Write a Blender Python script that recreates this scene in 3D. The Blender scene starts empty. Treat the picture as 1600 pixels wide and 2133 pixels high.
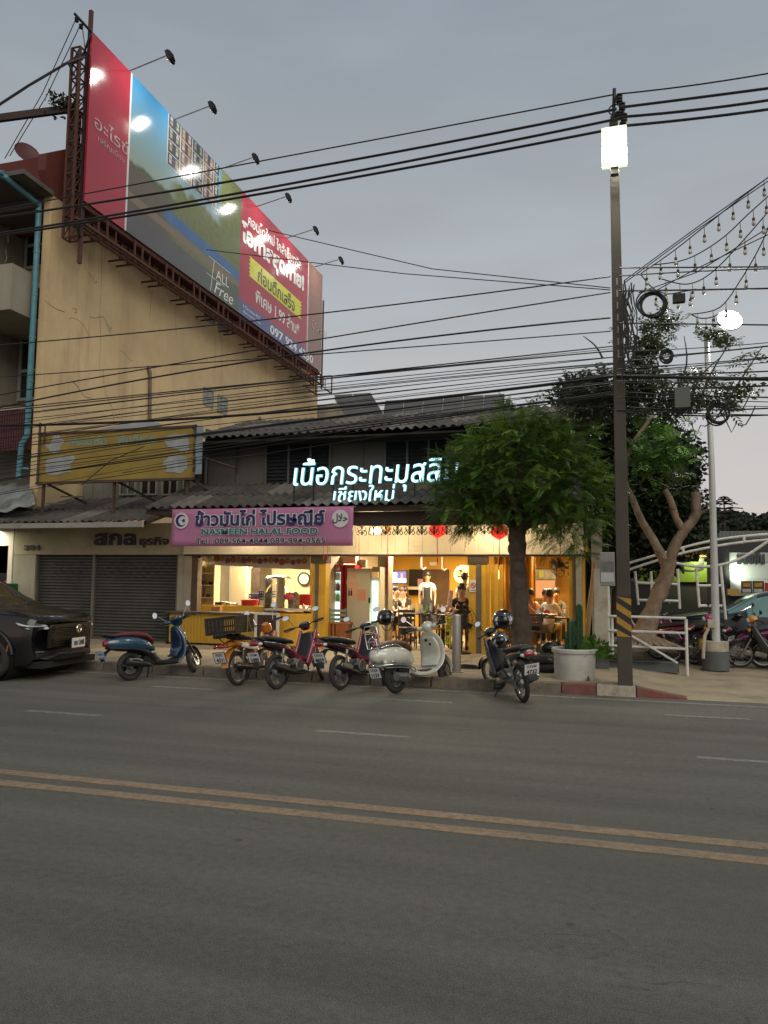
import bpy, math, random
from mathutils import Vector as V, Matrix, Euler
random.seed(7)
R=math.radians; PI=math.pi
sc=bpy.context.scene
col=sc.collection
# ---------------------------------------------------------------- camera, sky, sun, exposure
FOC=1605.; CAMH=1.65
cam_d=bpy.data.cameras.new('camera'); cam=bpy.data.objects.new('camera',cam_d); col.objects.link(cam)
cam_d.sensor_fit='HORIZONTAL'; cam_d.sensor_width=36; cam_d.lens=FOC/1600*36; cam_d.clip_start=.05; cam_d.clip_end=3000
CR=Matrix.Rotation(R(16.5),3,'Z')@Matrix.Rotation(PI/2+R(5.1),3,'X')@Matrix.Rotation(R(.6),3,'Z')
cam.matrix_world=Matrix.Translation((0,0,CAMH))@CR.to_4x4(); sc.camera=cam
w=bpy.data.worlds.new('World'); sc.world=w; w.use_nodes=True
nt=w.node_tree; nt.nodes.clear()
def wn(t,**k):
    n=nt.nodes.new(t)
    for a,b in k.items(): setattr(n,a,b)
    return n
wo=wn('ShaderNodeOutputWorld'); bg=wn('ShaderNodeBackground'); tc=wn('ShaderNodeTexCoord'); sx=wn('ShaderNodeSeparateXYZ')
rp=wn('ShaderNodeValToRGB'); nt.links.new(tc.outputs['Generated'],sx.inputs[0]); nt.links.new(sx.outputs[2],rp.inputs[0])
cr=rp.color_ramp; cr.elements[0].position=0.0; cr.elements[0].color=(.46,.385,.365,1)
cr.elements[1].position=1; cr.elements[1].color=(.165,.192,.235,1)
for p,c in ((.09,(.44,.39,.375,1)),(.20,(.375,.37,.375,1)),(.36,(.285,.30,.315,1)),(.58,(.205,.23,.262,1))):
    e=cr.elements.new(p); e.color=c
# soft cloud streaks low in the sky
mp=wn('ShaderNodeMapping'); mp.inputs['Scale'].default_value=(2.2,2.2,9); ns=wn('ShaderNodeTexNoise'); ns.inputs['Scale'].default_value=1.6; ns.inputs['Detail'].default_value=5; ns.inputs['Roughness'].default_value=.5
cr2=wn('ShaderNodeValToRGB'); cr2.color_ramp.elements[0].position=.44; cr2.color_ramp.elements[0].color=(0,0,0,1); cr2.color_ramp.elements[1].position=.7
mr=wn('ShaderNodeMapRange'); mr.inputs[1].default_value=.02; mr.inputs[2].default_value=.5; mr.inputs[3].default_value=1.; mr.inputs[4].default_value=.18
mm=wn('ShaderNodeMath',operation='MULTIPLY'); mx=wn('ShaderNodeMix',data_type='RGBA'); mx.inputs[7].default_value=(.33,.375,.41,1)
nt.links.new(tc.outputs['Generated'],mp.inputs[0]); nt.links.new(mp.outputs[0],ns.inputs[0]); nt.links.new(ns.outputs[0],cr2.inputs[0])
nt.links.new(sx.outputs[2],mr.inputs[0]); nt.links.new(cr2.outputs[0],mm.inputs[0]); nt.links.new(mr.outputs[0],mm.inputs[1])
nt.links.new(mm.outputs[0],mx.inputs[0]); nt.links.new(rp.outputs[0],mx.inputs[6])
sky=wn('ShaderNodeTexSky',sky_type='NISHITA'); sky.sun_disc=False; sky.sun_elevation=R(2); sky.sun_rotation=R(200)
bg2=wn('ShaderNodeBackground'); nt.links.new(sky.outputs[0],bg2.inputs[0]); bg2.inputs[1].default_value=.01
ad=wn('ShaderNodeAddShader'); nt.links.new(mx.outputs[2],bg.inputs[0]); bg.inputs[1].default_value=1.15
nt.links.new(bg.outputs[0],ad.inputs[0]); nt.links.new(bg2.outputs[0],ad.inputs[1]); nt.links.new(ad.outputs[0],wo.inputs[0])
# the last glow of the sunken sun, behind the camera
sd=bpy.data.lights.new('sun','SUN'); sd.energy=1.15; sd.angle=R(45); sd.color=(1,.92,.76)
so=bpy.data.objects.new('sun',sd); col.objects.link(so); so.rotation_euler=(R(55),0,R(38)); so.location=(0,-10,20)
sc.view_settings.view_transform='Standard'; sc.view_settings.look='None'; sc.view_settings.exposure=.32; sc.view_settings.gamma=1
sc.render.engine='CYCLES'; sc.cycles.use_denoising=True; sc.cycles.max_bounces=5; sc.cycles.diffuse_bounces=3; sc.cycles.glossy_bounces=3; sc.cycles.transparent_max_bounces=8
sc.cycles.transmission_bounces=4; sc.cycles.sample_clamp_indirect=4; sc.cycles.caustics_reflective=False; sc.cycles.caustics_refractive=False
try: sc.cycles.denoiser='OPENIMAGEDENOISE'
except Exception: pass
# ---------------------------------------------------------------- pixel of the photograph -> point of the place
CAM=V((0,0,CAMH))
def ray(x,y): return CR@V(((x-800)/FOC,-(y-1066.5)/FOC,-1))
def PY(x,y,Y): d=ray(x,y); return CAM+d*(Y/d.y)
def PX(x,y,X): d=ray(x,y); return CAM+d*(X/d.x)
def PZ(x,y,Z=0): d=ray(x,y); return CAM+d*((Z-CAMH)/d.z)
# ---------------------------------------------------------------- mesh builder
def frame(d,up=V((0,0,1))):
    d=V(d).normalized()
    if abs(d.dot(up))>.98: up=V((1,0,0))
    s=d.cross(up).normalized(); return s,s.cross(d).normalized()
class MB:
    def __init__(s): s.v=[]; s.f=[]; s.m=[]; s.cm=0
    def add(s,vs,fs):
        b=len(s.v); s.v+= [tuple(p) for p in vs]
        for f in fs: s.f.append(tuple(b+i for i in f)); s.m.append(s.cm)
    def box(s,x0,x1,y0,y1,z0,z1):
        s.add([(x0,y0,z0),(x1,y0,z0),(x1,y1,z0),(x0,y1,z0),(x0,y0,z1),(x1,y0,z1),(x1,y1,z1),(x0,y1,z1)],
          [(0,3,2,1),(4,5,6,7),(0,1,5,4),(1,2,6,5),(2,3,7,6),(3,0,4,7)]); return s
    def obox(s,c,sz,rot=(0,0,0)):
        M=Euler(rot).to_matrix() if not isinstance(rot,Matrix) else rot; c=V(c); a,b,d=[q/2 for q in sz]
        s.add([c+M@V(p) for p in ((-a,-b,-d),(a,-b,-d),(a,b,-d),(-a,b,-d),(-a,-b,d),(a,-b,d),(a,b,d),(-a,b,d))],
          [(0,3,2,1),(4,5,6,7),(0,1,5,4),(1,2,6,5),(2,3,7,6),(3,0,4,7)]); return s
    def beam(s,p,q,w,h=None,up=V((0,0,1))):
        h=h or w; p=V(p);q=V(q); a,b=frame(q-p,up); a=a*w/2;b=b*h/2
        s.add([p-a-b,p+a-b,p+a+b,p-a+b,q-a-b,q+a-b,q+a+b,q-a+b],[(0,1,2,3),(7,6,5,4),(0,4,5,1),(1,5,6,2),(2,6,7,3),(3,7,4,0)]); return s
    def tube(s,pts,r,n=6,cap=True):
        pts=[V(p) for p in pts]; k=len(pts); vs=[]; up=None
        for i,p in enumerate(pts):
            d=(pts[min(i+1,k-1)]-pts[max(i-1,0)])
            if d.length<1e-9: d=V((0,0,1))
            d.normalize()
            if up is None: a,up=frame(d)
            a=d.cross(up)
            if a.length<1e-6: a,_=frame(d)
            a.normalize(); up=a.cross(d).normalized()
            rr=r[i] if isinstance(r,(list,tuple)) else r
            for j in range(n):
                t=2*PI*j/n; vs.append(p+a*math.cos(t)*rr+up*math.sin(t)*rr)
        fs=[(i*n+j,i*n+(j+1)%n,(i+1)*n+(j+1)%n,(i+1)*n+j) for i in range(k-1) for j in range(n)]
        if cap: fs+=[tuple(reversed(range(n))),tuple((k-1)*n+j for j in range(n))]
        s.add(vs,fs); return s
    def cyl(s,p,q,r,r1=None,n=16): return s.tube([p,q],[r,r if r1 is None else r1],n)
    def lathe(s,prof,c=(0,0,0),n=20,axis=(0,0,1)):
        c=V(c); ax=V(axis).normalized(); a,b=frame(ax); vs=[]
        for r,z in prof:
            for j in range(n):
                t=2*PI*j/n; vs.append(c+ax*z+a*math.cos(t)*r+b*math.sin(t)*r)
        k=len(prof); fs=[(i*n+j,i*n+(j+1)%n,(i+1)*n+(j+1)%n,(i+1)*n+j) for i in range(k-1) for j in range(n)]
        s.add(vs,fs); return s
    def torus(s,c,axis,Rr,r,n=32,m=8,sq=1.):
        c=V(c); ax=V(axis).normalized(); a,b=frame(ax); vs=[]
        for i in range(n):
            t=2*PI*i/n; d=a*math.cos(t)+b*math.sin(t)
            for j in range(m):
                u=2*PI*j/m; vs.append(c+d*(Rr+r*math.cos(u))+ax*r*sq*math.sin(u))
        s.add(vs,[(i*m+j,i*m+(j+1)%m,((i+1)%n)*m+(j+1)%m,((i+1)%n)*m+j) for i in range(n) for j in range(m)]); return s
    def ell(s,c,rad,rot=(0,0,0),nu=14,nv=9):
        M=Euler(rot).to_matrix(); c=V(c); vs=[]
        for i in range(nv+1):
            f=PI*i/nv
            for j in range(nu):
                t=2*PI*j/nu; vs.append(c+M@V((rad[0]*math.sin(f)*math.cos(t),rad[1]*math.sin(f)*math.sin(t),rad[2]*math.cos(f))))
        s.add(vs,[(i*nu+j,(i+1)*nu+j,(i+1)*nu+(j+1)%nu,i*nu+(j+1)%nu) for i in range(nv) for j in range(nu)]); return s
    def sweep(s,path,n=14,p=2.6,side=V((0,1,0)),sub=3,y0=0.):
        """body swept along (x,z,half width,half thickness); section is a superellipse"""
        q=[]; k=len(path)
        for i in range(k-1):
            a=path[max(i-1,0)];b=path[i];c=path[i+1];d=path[min(i+2,k-1)]
            for j in range(sub):
                t=j/sub
                q.append([.5*((2*b[m])+(-a[m]+c[m])*t+(2*a[m]-5*b[m]+4*c[m]-d[m])*t*t+(-a[m]+3*b[m]-3*c[m]+d[m])*t**3) for m in range(4)])
        q.append(path[-1]); K=len(q); vs=[]
        for i,c in enumerate(q):
            e=q[min(i+1,K-1)];g=q[max(i-1,0)]; tx,tz=e[0]-g[0],e[1]-g[1]; L=math.hypot(tx,tz) or 1; nx,nz=-tz/L,tx/L
            for j in range(n):
                t=2*PI*j/n; ct,st=math.cos(t),math.sin(t)
                cw=math.copysign(abs(ct)**(2/p),ct)*max(c[2],.002); ch=math.copysign(abs(st)**(2/p),st)*max(c[3],.002)
                vs.append((c[0]+nx*ch,y0+cw,c[1]+nz*ch))
        fs=[(i*n+j,i*n+(j+1)%n,(i+1)*n+(j+1)%n,(i+1)*n+j) for i in range(K-1) for j in range(n)]
        fs+=[tuple(reversed(range(n))),tuple((K-1)*n+j for j in range(n))]
        s.add(vs,fs); return s
    def prism(s,poly,fn,d):
        """closed outline poly (2D) mapped by fn, extruded along d"""
        n=len(poly); a=[V(fn(*p)) for p in poly]; d=V(d)
        s.add(a+[p+d for p in a],[tuple(range(n)),tuple(reversed(range(n,2*n)))]+[(i,n+i,n+(i+1)%n,(i+1)%n) for i in range(n)]); return s
    def grid(s,fn,nu,nv):
        s.add([fn(i/nu,j/nv) for i in range(nu+1) for j in range(nv+1)],
          [(i*(nv+1)+j,(i+1)*(nv+1)+j,(i+1)*(nv+1)+j+1,i*(nv+1)+j+1) for i in range(nu) for j in range(nv)]); return s
    def quad(s,*p): s.add(p,[tuple(range(len(p)))]); return s
    def mesh(s,name,mat,off=(0,0,0),smooth=None):
        me=bpy.data.meshes.new(name); o=V(off)
        me.from_pydata([(a-o.x,b-o.y,c-o.z) for a,b,c in s.v],[],s.f)
        ms=mat if isinstance(mat,(list,tuple)) else [mat]
        for m in ms: me.materials.append(m)
        if len(ms)>1: me.polygons.foreach_set('material_index',s.m)
        if smooth is not None:
            me.polygons.foreach_set('use_smooth',[True]*len(me.polygons)); me.set_sharp_from_angle(angle=R(smooth))
        me.update(); return me
    def build(s,name,mat,parent=None,smooth=None,bevel=0,local=False,kind=None,label=None,cat=None,group=None,origin=None):
        off=V((0,0,0))
        if parent is not None and not local:
            q=parent
            while q.parent: q=q.parent
            off=q.location
        if parent is None and not local:
            if origin is not None: off=V(origin)
            elif s.v:
                n=len(s.v); off=V((sum(p[0] for p in s.v)/n,sum(p[1] for p in s.v)/n,min(p[2] for p in s.v)))
        me=s.mesh(name,mat,off,smooth); o=bpy.data.objects.new(name,me); col.objects.link(o)
        if parent is not None: o.parent=parent
        elif not local: o.location=off
        if bevel:
            b=o.modifiers.new('bevel','BEVEL'); b.width=bevel; b.segments=2; b.limit_method='ANGLE'; b.angle_limit=R(40)
        return tag(o,label,cat,group,kind)
def tag(o,label=None,cat=None,group=None,kind=None):
    for k,x in (('label',label),('category',cat),('group',group),('kind',kind)):
        if x: o[k]=x
    return o
def T(name,label,cat,loc=(0,0,0),rz=0,group=None,rot=None):
    o=bpy.data.objects.new(name,None); col.objects.link(o); o.location=loc
    o.rotation_euler=rot if rot else (0,0,rz); o.empty_display_size=.1
    return tag(o,label,cat,group)
def copy_tree(o,parent=None):
    c=o.copy(); col.objects.link(c); c.parent=parent
    for ch in list(o.children): copy_tree(ch,c)
    return c
def bx(name,mat,parent,*a,**k):
    m=MB(); m.box(*a); return m.build(name,mat,parent,**k)
# ---------------------------------------------------------------- text -> mesh
def text_mesh(s,w,h,ext=.01,bold=0.,shear=0.):
    cu=bpy.data.curves.new('t','FONT'); cu.body=s; cu.size=1; cu.resolution_u=3; cu.offset=bold; cu.shear=shear; cu.fill_mode='FRONT'
    ob=bpy.data.objects.new('t',cu); me=bpy.data.meshes.new_from_object(ob); bpy.data.objects.remove(ob); bpy.data.curves.remove(cu)
    vs=[v.co.copy() for v in me.vertices]; fs=[tuple(p.vertices) for p in me.polygons]; bpy.data.meshes.remove(me)
    if not vs: return [],[]
    x0=min(v.x for v in vs);x1=max(v.x for v in vs);y0=min(v.y for v in vs);y1=max(v.y for v in vs)
    sx_=w/(x1-x0) if w else h/(y1-y0); sy_=h/(y1-y0) if h else sx_
    vs=[V(((v.x-x0)*sx_,(v.y-y0)*sy_,0)) for v in vs]
    for k,fl in enumerate(islands(vs,fs)):      # neighbouring marks never share a plane
        for i in {i for f in fl for i in f}: vs[i].z=(k%4)*.0006
    if ext>0:
        ed={}
        for f in fs:
            for i in range(len(f)):
                a,b=f[i],f[(i+1)%len(f)]; k=(min(a,b),max(a,b)); ed.setdefault(k,[]).append((a,b))
        n=len(vs); fr=[V((v.x,v.y,ext+v.z)) for v in vs]
        nf=list(fs)+[(e[0][1],e[0][0],n+e[0][0],n+e[0][1]) for e in ed.values() if len(e)==1]
        # front ring carries the faces, back ring closes the sides
        return fr+vs,nf
    return vs,fs
def islands(vs,fs):
    par=list(range(len(vs)))
    def fd(a):
        while par[a]!=a: par[a]=par[par[a]]; a=par[a]
        return a
    for f in fs:
        for i in f[1:]: par[fd(i)]=fd(f[0])
    g={}
    for f in fs: g.setdefault(fd(f[0]),[]).append(f)
    return list(g.values())
def text(name,s,mat,parent,o,u,v,w,h,ext=.006,bold=0.,shear=0.,split=False,local=False,label=None,cat=None):
    vs,fs=text_mesh(s,w,h,ext,bold,shear); o=V(o);u=V(u).normalized();v=V(v).normalized();nn=u.cross(v)
    P=[o+u*p.x+v*p.y+nn*p.z for p in vs]; outs=[]
    if split:
        gs=[]
        for fl in islands(vs,fs):
            xs=[vs[i].x for f in fl for i in f]; gs.append([min(xs),max(xs),list(fl)])
        gs.sort(key=lambda a:a[0]); mg=[]
        for g in gs:
            if mg and min(mg[-1][1],g[1])-max(mg[-1][0],g[0])>.45*min(g[1]-g[0],mg[-1][1]-mg[-1][0]): mg[-1][2]+=g[2]; mg[-1][1]=max(mg[-1][1],g[1])
            else: mg.append(g)
        groups=[g[2] for g in mg]
    else: groups=[fs]
    for fl in groups:
        idx={};vv=[];ff=[]
        for f in fl:
            t=[]
            for i in f:
                if i not in idx: idx[i]=len(vv); vv.append(P[i])
                t.append(idx[i])
            ff.append(t)
        m=MB(); m.add(vv,ff); outs.append(m.build(name,mat,parent,local=local,label=label,cat=cat))
    return outs
# ---------------------------------------------------------------- materials
MATS={}
def M(name,c,rough=.6,metal=0.,var=.12,scale=3.,bump=0.,bscale=40.,coat=0.,spec=.5,dirt=None,dscale=1.2,damt=.5,emit=None,es=0.,alpha=1.,trans=0.,streak=0.,sub=0.):
    if name in MATS: return MATS[name]
    m=bpy.data.materials.new(name); m.use_nodes=True; t=m.node_tree; N=t.nodes; L=t.links
    b=N['Principled BSDF']; c4=(*c,1)
    b.inputs['Roughness'].default_value=rough; b.inputs['Metallic'].default_value=metal; b.inputs['Coat Weight'].default_value=coat
    b.inputs['Specular IOR Level'].default_value=spec; b.inputs['Alpha'].default_value=alpha; b.inputs['Transmission Weight'].default_value=trans
    b.inputs['Base Color'].default_value=c4; b.inputs['Coat Roughness'].default_value=.08
    g=N.new('ShaderNodeNewGeometry'); src=None
    if var>0:
        n=N.new('ShaderNodeTexNoise'); n.inputs['Scale'].default_value=scale; n.inputs['Detail'].default_value=6; n.inputs['Roughness'].default_value=.6
        L.new(g.outputs['Position'],n.inputs['Vector'])
        mr=N.new('ShaderNodeMapRange'); mr.inputs[1].default_value=.3; mr.inputs[2].default_value=.7; mr.inputs[3].default_value=1-var; mr.inputs[4].default_value=1+var
        L.new(n.outputs[0],mr.inputs[0]); h=N.new('ShaderNodeVectorMath'); h.operation='SCALE'; h.inputs[0].default_value=c; L.new(mr.outputs[0],h.inputs['Scale'])
        src=h.outputs[0]
        r2=N.new('ShaderNodeMapRange'); r2.inputs[1].default_value=.3; r2.inputs[2].default_value=.7; r2.inputs[3].default_value=max(0,rough-.08); r2.inputs[4].default_value=min(1,rough+.1)
        L.new(n.outputs[0],r2.inputs[0]); L.new(r2.outputs[0],b.inputs['Roughness'])
    if dirt:
        mpn=N.new('ShaderNodeMapping'); mpn.inputs['Scale'].default_value=(1,1,1-streak); L.new(g.outputs['Position'],mpn.inputs[0])
        n2=N.new('ShaderNodeTexNoise'); n2.inputs['Scale'].default_value=dscale; n2.inputs['Detail'].default_value=9; n2.inputs['Roughness'].default_value=.68
        L.new(mpn.outputs[0],n2.inputs['Vector'])
        rr=N.new('ShaderNodeValToRGB'); rr.color_ramp.elements[0].position=.47; rr.color_ramp.elements[1].position=.72
        rr.color_ramp.elements[1].color=(damt,)*3+(1,); rr.color_ramp.elements[0].color=(0,0,0,1)
        L.new(n2.outputs[0],rr.inputs[0]); mxx=N.new('ShaderNodeMix'); mxx.data_type='RGBA'; mxx.inputs[7].default_value=(*dirt,1)
        if src: L.new(src,mxx.inputs[6])
        else: mxx.inputs[6].default_value=c4
        L.new(rr.outputs[0],mxx.inputs[0]); src=mxx.outputs[2]
    if src: L.new(src,b.inputs['Base Color'])
    if bump>0:
        n3=N.new('ShaderNodeTexNoise'); n3.inputs['Scale'].default_value=bscale; n3.inputs['Detail'].default_value=4; L.new(g.outputs['Position'],n3.inputs['Vector'])
        bp=N.new('ShaderNodeBump'); bp.inputs['Strength'].default_value=min(1,bump); bp.inputs['Distance'].default_value=.01; L.new(n3.outputs[0],bp.inputs['Height']); L.new(bp.outputs[0],b.inputs['Normal'])
    if emit: b.inputs['Emission Color'].default_value=(*emit,1); b.inputs['Emission Strength'].default_value=es
    if sub: 
        b.inputs['Subsurface Weight'].default_value=sub; b.inputs['Subsurface Scale'].default_value=.02
    MATS[name]=m; return m
def glass(name,c=(.9,.95,.95),rough=.02,a=.25):
    """thin pane: mostly clear with a sharp reflection"""
    if name in MATS: return MATS[name]
    m=bpy.data.materials.new(name); m.use_nodes=True; t=m.node_tree; N=t.nodes; L=t.links; N.clear()
    o=N.new('ShaderNodeOutputMaterial'); tr=N.new('ShaderNodeBsdfTransparent'); tr.inputs[0].default_value=(*c,1)
    gl=N.new('ShaderNodeBsdfGlossy'); gl.inputs['Roughness'].default_value=rough; fr=N.new('ShaderNodeFresnel'); fr.inputs[0].default_value=1.5
    ad=N.new('ShaderNodeMath'); ad.operation='ADD'; ad.inputs[1].default_value=a*.2; mxs=N.new('ShaderNodeMixShader')
    L.new(fr.outputs[0],ad.inputs[0]); L.new(ad.outputs[0],mxs.inputs[0]); L.new(tr.outputs[0],mxs.inputs[1]); L.new(gl.outputs[0],mxs.inputs[2]); L.new(mxs.outputs[0],o.inputs[0])
    MATS[name]=m; return m
def light(kind,loc,energy,color,size=.3,size_y=None,rot=None,to=None,spread=None,name='lamp_light',radius=None,parent=None,angle=None,blend=.5):
    d=bpy.data.lights.new(name,kind); d.energy=energy; d.color=color
    if kind=='AREA':
        d.size=size
        if size_y: d.shape='RECTANGLE'; d.size_y=size_y
        if spread: d.spread=spread
    if kind in('POINT','SPOT'): d.shadow_soft_size=radius or size
    if kind=='SPOT': d.spot_size=angle or R(100); d.spot_blend=blend
    o=bpy.data.objects.new(name,d); col.objects.link(o); loc=V(loc)
    if to is not None: o.rotation_euler=(V(to)-loc).to_track_quat('-Z','Y').to_euler()
    elif rot: o.rotation_euler=rot
    if parent is not None:
        o.parent=parent; o.location=loc-parent.location
    else: o.location=loc
    return o
black=M('black_plastic',(.012,.012,.013),.45,var=.3,scale=9)
rubber=M('tyre_rubber',(.022,.021,.02),.8,var=.3,scale=14,bump=.3,bscale=90,dirt=(.11,.09,.07),dscale=6,damt=.35)
steel=M('brushed_steel',(.42,.42,.41),.32,1.,var=.15,scale=20)
chrome=M('chrome',(.75,.75,.74),.12,1.,var=.08,scale=20)
alu=M('cast_aluminium',(.33,.33,.32),.45,.85,var=.2,scale=18,dirt=(.08,.07,.06),dscale=12,damt=.5)
dark_metal=M('dark_metal',(.03,.03,.032),.5,.6,var=.25,scale=15)
rust=M('rusty_painted_steel',(.095,.036,.025),.75,.2,var=.3,scale=5,dirt=(.06,.022,.014),dscale=5,damt=.8)
white_paint=M('white_painted_metal',(.62,.62,.59),.5,var=.1,scale=8,dirt=(.24,.20,.16),dscale=5,damt=.5)
plate_white=M('plate_white',(.62,.63,.62),.45,var=.04)
ink=M('black_ink',(.015,.015,.02),.6,var=0)
X=V((1,0,0));Yv=V((0,1,0));Z=V((0,0,1))
# ================================================================ GROUND
def node_mat(name):
    m=bpy.data.materials.new(name); m.use_nodes=True; MATS[name]=m; return m,m.node_tree.nodes,m.node_tree.links,m.node_tree.nodes['Principled BSDF']
def noise(N,L,src,scale,det=5,rough=.6,map_=None):
    n=N.new('ShaderNodeTexNoise'); n.inputs['Scale'].default_value=scale; n.inputs['Detail'].default_value=det; n.inputs['Roughness'].default_value=rough
    if map_:
        q=N.new('ShaderNodeMapping'); q.inputs['Scale'].default_value=map_; L.new(src,q.inputs[0]); src=q.outputs[0]
    L.new(src,n.inputs['Vector']); return n.outputs[0]
def rng(N,L,src,a,b,c,d):
    n=N.new('ShaderNodeMapRange'); n.inputs[1].default_value=a;n.inputs[2].default_value=b;n.inputs[3].default_value=c;n.inputs[4].default_value=d; L.new(src,n.inputs[0]); return n.outputs[0]
def mul(N,L,a,b):
    n=N.new('ShaderNodeMath'); n.operation='MULTIPLY'; L.new(a,n.inputs[0]); L.new(b,n.inputs[1]); return n.outputs[0]
def scalec(N,L,c,s):
    n=N.new('ShaderNodeVectorMath'); n.operation='SCALE'; L.new(s,n.inputs['Scale'])
    if isinstance(c,tuple): n.inputs[0].default_value=c
    else: L.new(c,n.inputs[0])
    return n.outputs[0]
def mixc(N,L,f,a,b):
    n=N.new('ShaderNodeMix'); n.data_type='RGBA'
    for i,x in ((0,f),(6,a),(7,b)):
        if isinstance(x,(tuple,float)): n.inputs[i].default_value=(*x,1) if isinstance(x,tuple) else x
        else: L.new(x,n.inputs[i])
    return n.outputs[2]
def bumpn(N,L,h,st,dist,b,prev=None):
    n=N.new('ShaderNodeBump'); n.inputs['Strength'].default_value=st; n.inputs['Distance'].default_value=dist; L.new(h,n.inputs['Height'])
    if prev: L.new(prev,n.inputs['Normal'])
    L.new(n.outputs[0],b.inputs['Normal']); return n.outputs[0]
def asphalt_mat(name,base,paint=None,wear=(.42,.6)):
    m,N,L,b=node_mat(name); g=N.new('ShaderNodeNewGeometry').outputs['Position']
    f1=rng(N,L,noise(N,L,g,150,3,.7),.32,.68,.45,1.65)
    f2=rng(N,L,noise(N,L,g,18,6,.7),.3,.7,.80,1.2)
    f3=rng(N,L,noise(N,L,g,.55,5,.55,(.35,1.6,1)),.3,.7,.86,1.14)
    f4=rng(N,L,noise(N,L,g,1.2,3,.5,(.03,2.2,1)),.35,.65,.88,1.1)
    c=scalec(N,L,base,mul(N,L,mul(N,L,f1,f2),mul(N,L,f3,f4)))
    vo=N.new('ShaderNodeTexVoronoi'); vo.inputs['Scale'].default_value=75; L.new(g,vo.inputs['Vector'])
    st=rng(N,L,vo.outputs['Distance'],.12,.2,.75,0)
    c=mixc(N,L,st,c,(.22,.20,.175))
    cw=noise(N,L,g,.7,4,.6,(.25,1.3,1)); cs=N.new('ShaderNodeMath'); cs.operation='SUBTRACT'; L.new(cw,cs.inputs[0]); cs.inputs[1].default_value=.5; ca=N.new('ShaderNodeMath'); ca.operation='ABSOLUTE'; L.new(cs.outputs[0],ca.inputs[0])
    ck=mul(N,L,rng(N,L,ca.outputs[0],.0,.0022,.6,0),rng(N,L,noise(N,L,g,.45,2),.52,.6,0,1)); c=mixc(N,L,ck,c,(.03,.029,.025))
    pt=rng(N,L,noise(N,L,g,.22,3,.5,(.6,1.5,1)),.53,.56,0,.3); c=mixc(N,L,pt,c,scalec(N,L,(.085,.082,.070),f1))
    # dark tar spots
    v2=N.new('ShaderNodeTexVoronoi'); v2.inputs['Scale'].default_value=3.1; L.new(g,v2.inputs['Vector'])
    sp=rng(N,L,v2.outputs['Distance'],.06,.1,.5,0); sp=mul(N,L,sp,rng(N,L,noise(N,L,g,.9,2),.5,.6,0,1)); c=mixc(N,L,sp,c,(.025,.024,.022))
    if paint:
        wr=rng(N,L,noise(N,L,g,14,8,.75),wear[0],wear[1],1,.0)
        wr2=mul(N,L,wr,rng(N,L,noise(N,L,g,1.3,3),.3,.7,1,.6)); c=mixc(N,L,wr2,c,scalec(N,L,paint,f2))
    L.new(c,b.inputs['Base Color']); b.inputs['Roughness'].default_value=.82; b.inputs['Specular IOR Level'].default_value=.35
    bumpn(N,L,noise(N,L,g,120,4,.7),.9,.006,b); return m
asph=asphalt_mat('asphalt',(.112,.106,.091))
yel_line=asphalt_mat('yellow_road_paint',(.112,.106,.091),(.34,.235,.145),(.46,.74))
wh_line=asphalt_mat('white_road_paint',(.112,.106,.091),(.27,.26,.24),(.42,.7))
def sheet(name,mat,x0,x1,y0,y1,z,parent=None,n=1,m=1,kind='structure'):
    b=MB(); b.grid(lambda u,v:(x0+(x1-x0)*u,y0+(y1-y0)*v,z(x0+(x1-x0)*u,y0+(y1-y0)*v) if callable(z) else z),n,m)
    return b.build(name,mat,parent,kind=kind)
dust=M('dusty_ground',(.13,.115,.09),.9,var=.25,scale=2,bump=.4,bscale=50,dirt=(.20,.17,.13),dscale=.9,damt=.6)
sheet('ground',dust,-700,700,-300,1100,-.06)
sheet('road',asph,-120,90,-14,11.98,0)
road=bpy.data.objects['road']
def mark(name,mat,x0,x1,yc,wd):
    b=MB(); b.box(x0,x1,yc-wd/2,yc+wd/2,.001,.005); b.build(name,mat,road)
mark('yellow_line',yel_line,-100,80,5.235,.135); mark('yellow_line',yel_line,-100,80,5.52,.135)
mark('edge_line',wh_line,-100,80,11.62,.09)
for a,b_,yy in ((40,200,8.08),(660,855,8.08),(1447,1660,8.08),(312,435,10.52),(795,940,10.52),(1385,1565,10.52)):
    y=1489+(a-120)*.06 if yy<9 else 1434+(a-373)*.055
    x0=PZ(a,y).x; x1=PZ(b_,y+(b_-a)*.06).x; mark('lane_dash',wh_line,x0,x1,yy,.10 if yy<9 else .09)
for k in range(1,5): mark('lane_dash',wh_line,-6.9-3.9*k,-6-3.9*k,8.08,.10)
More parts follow.
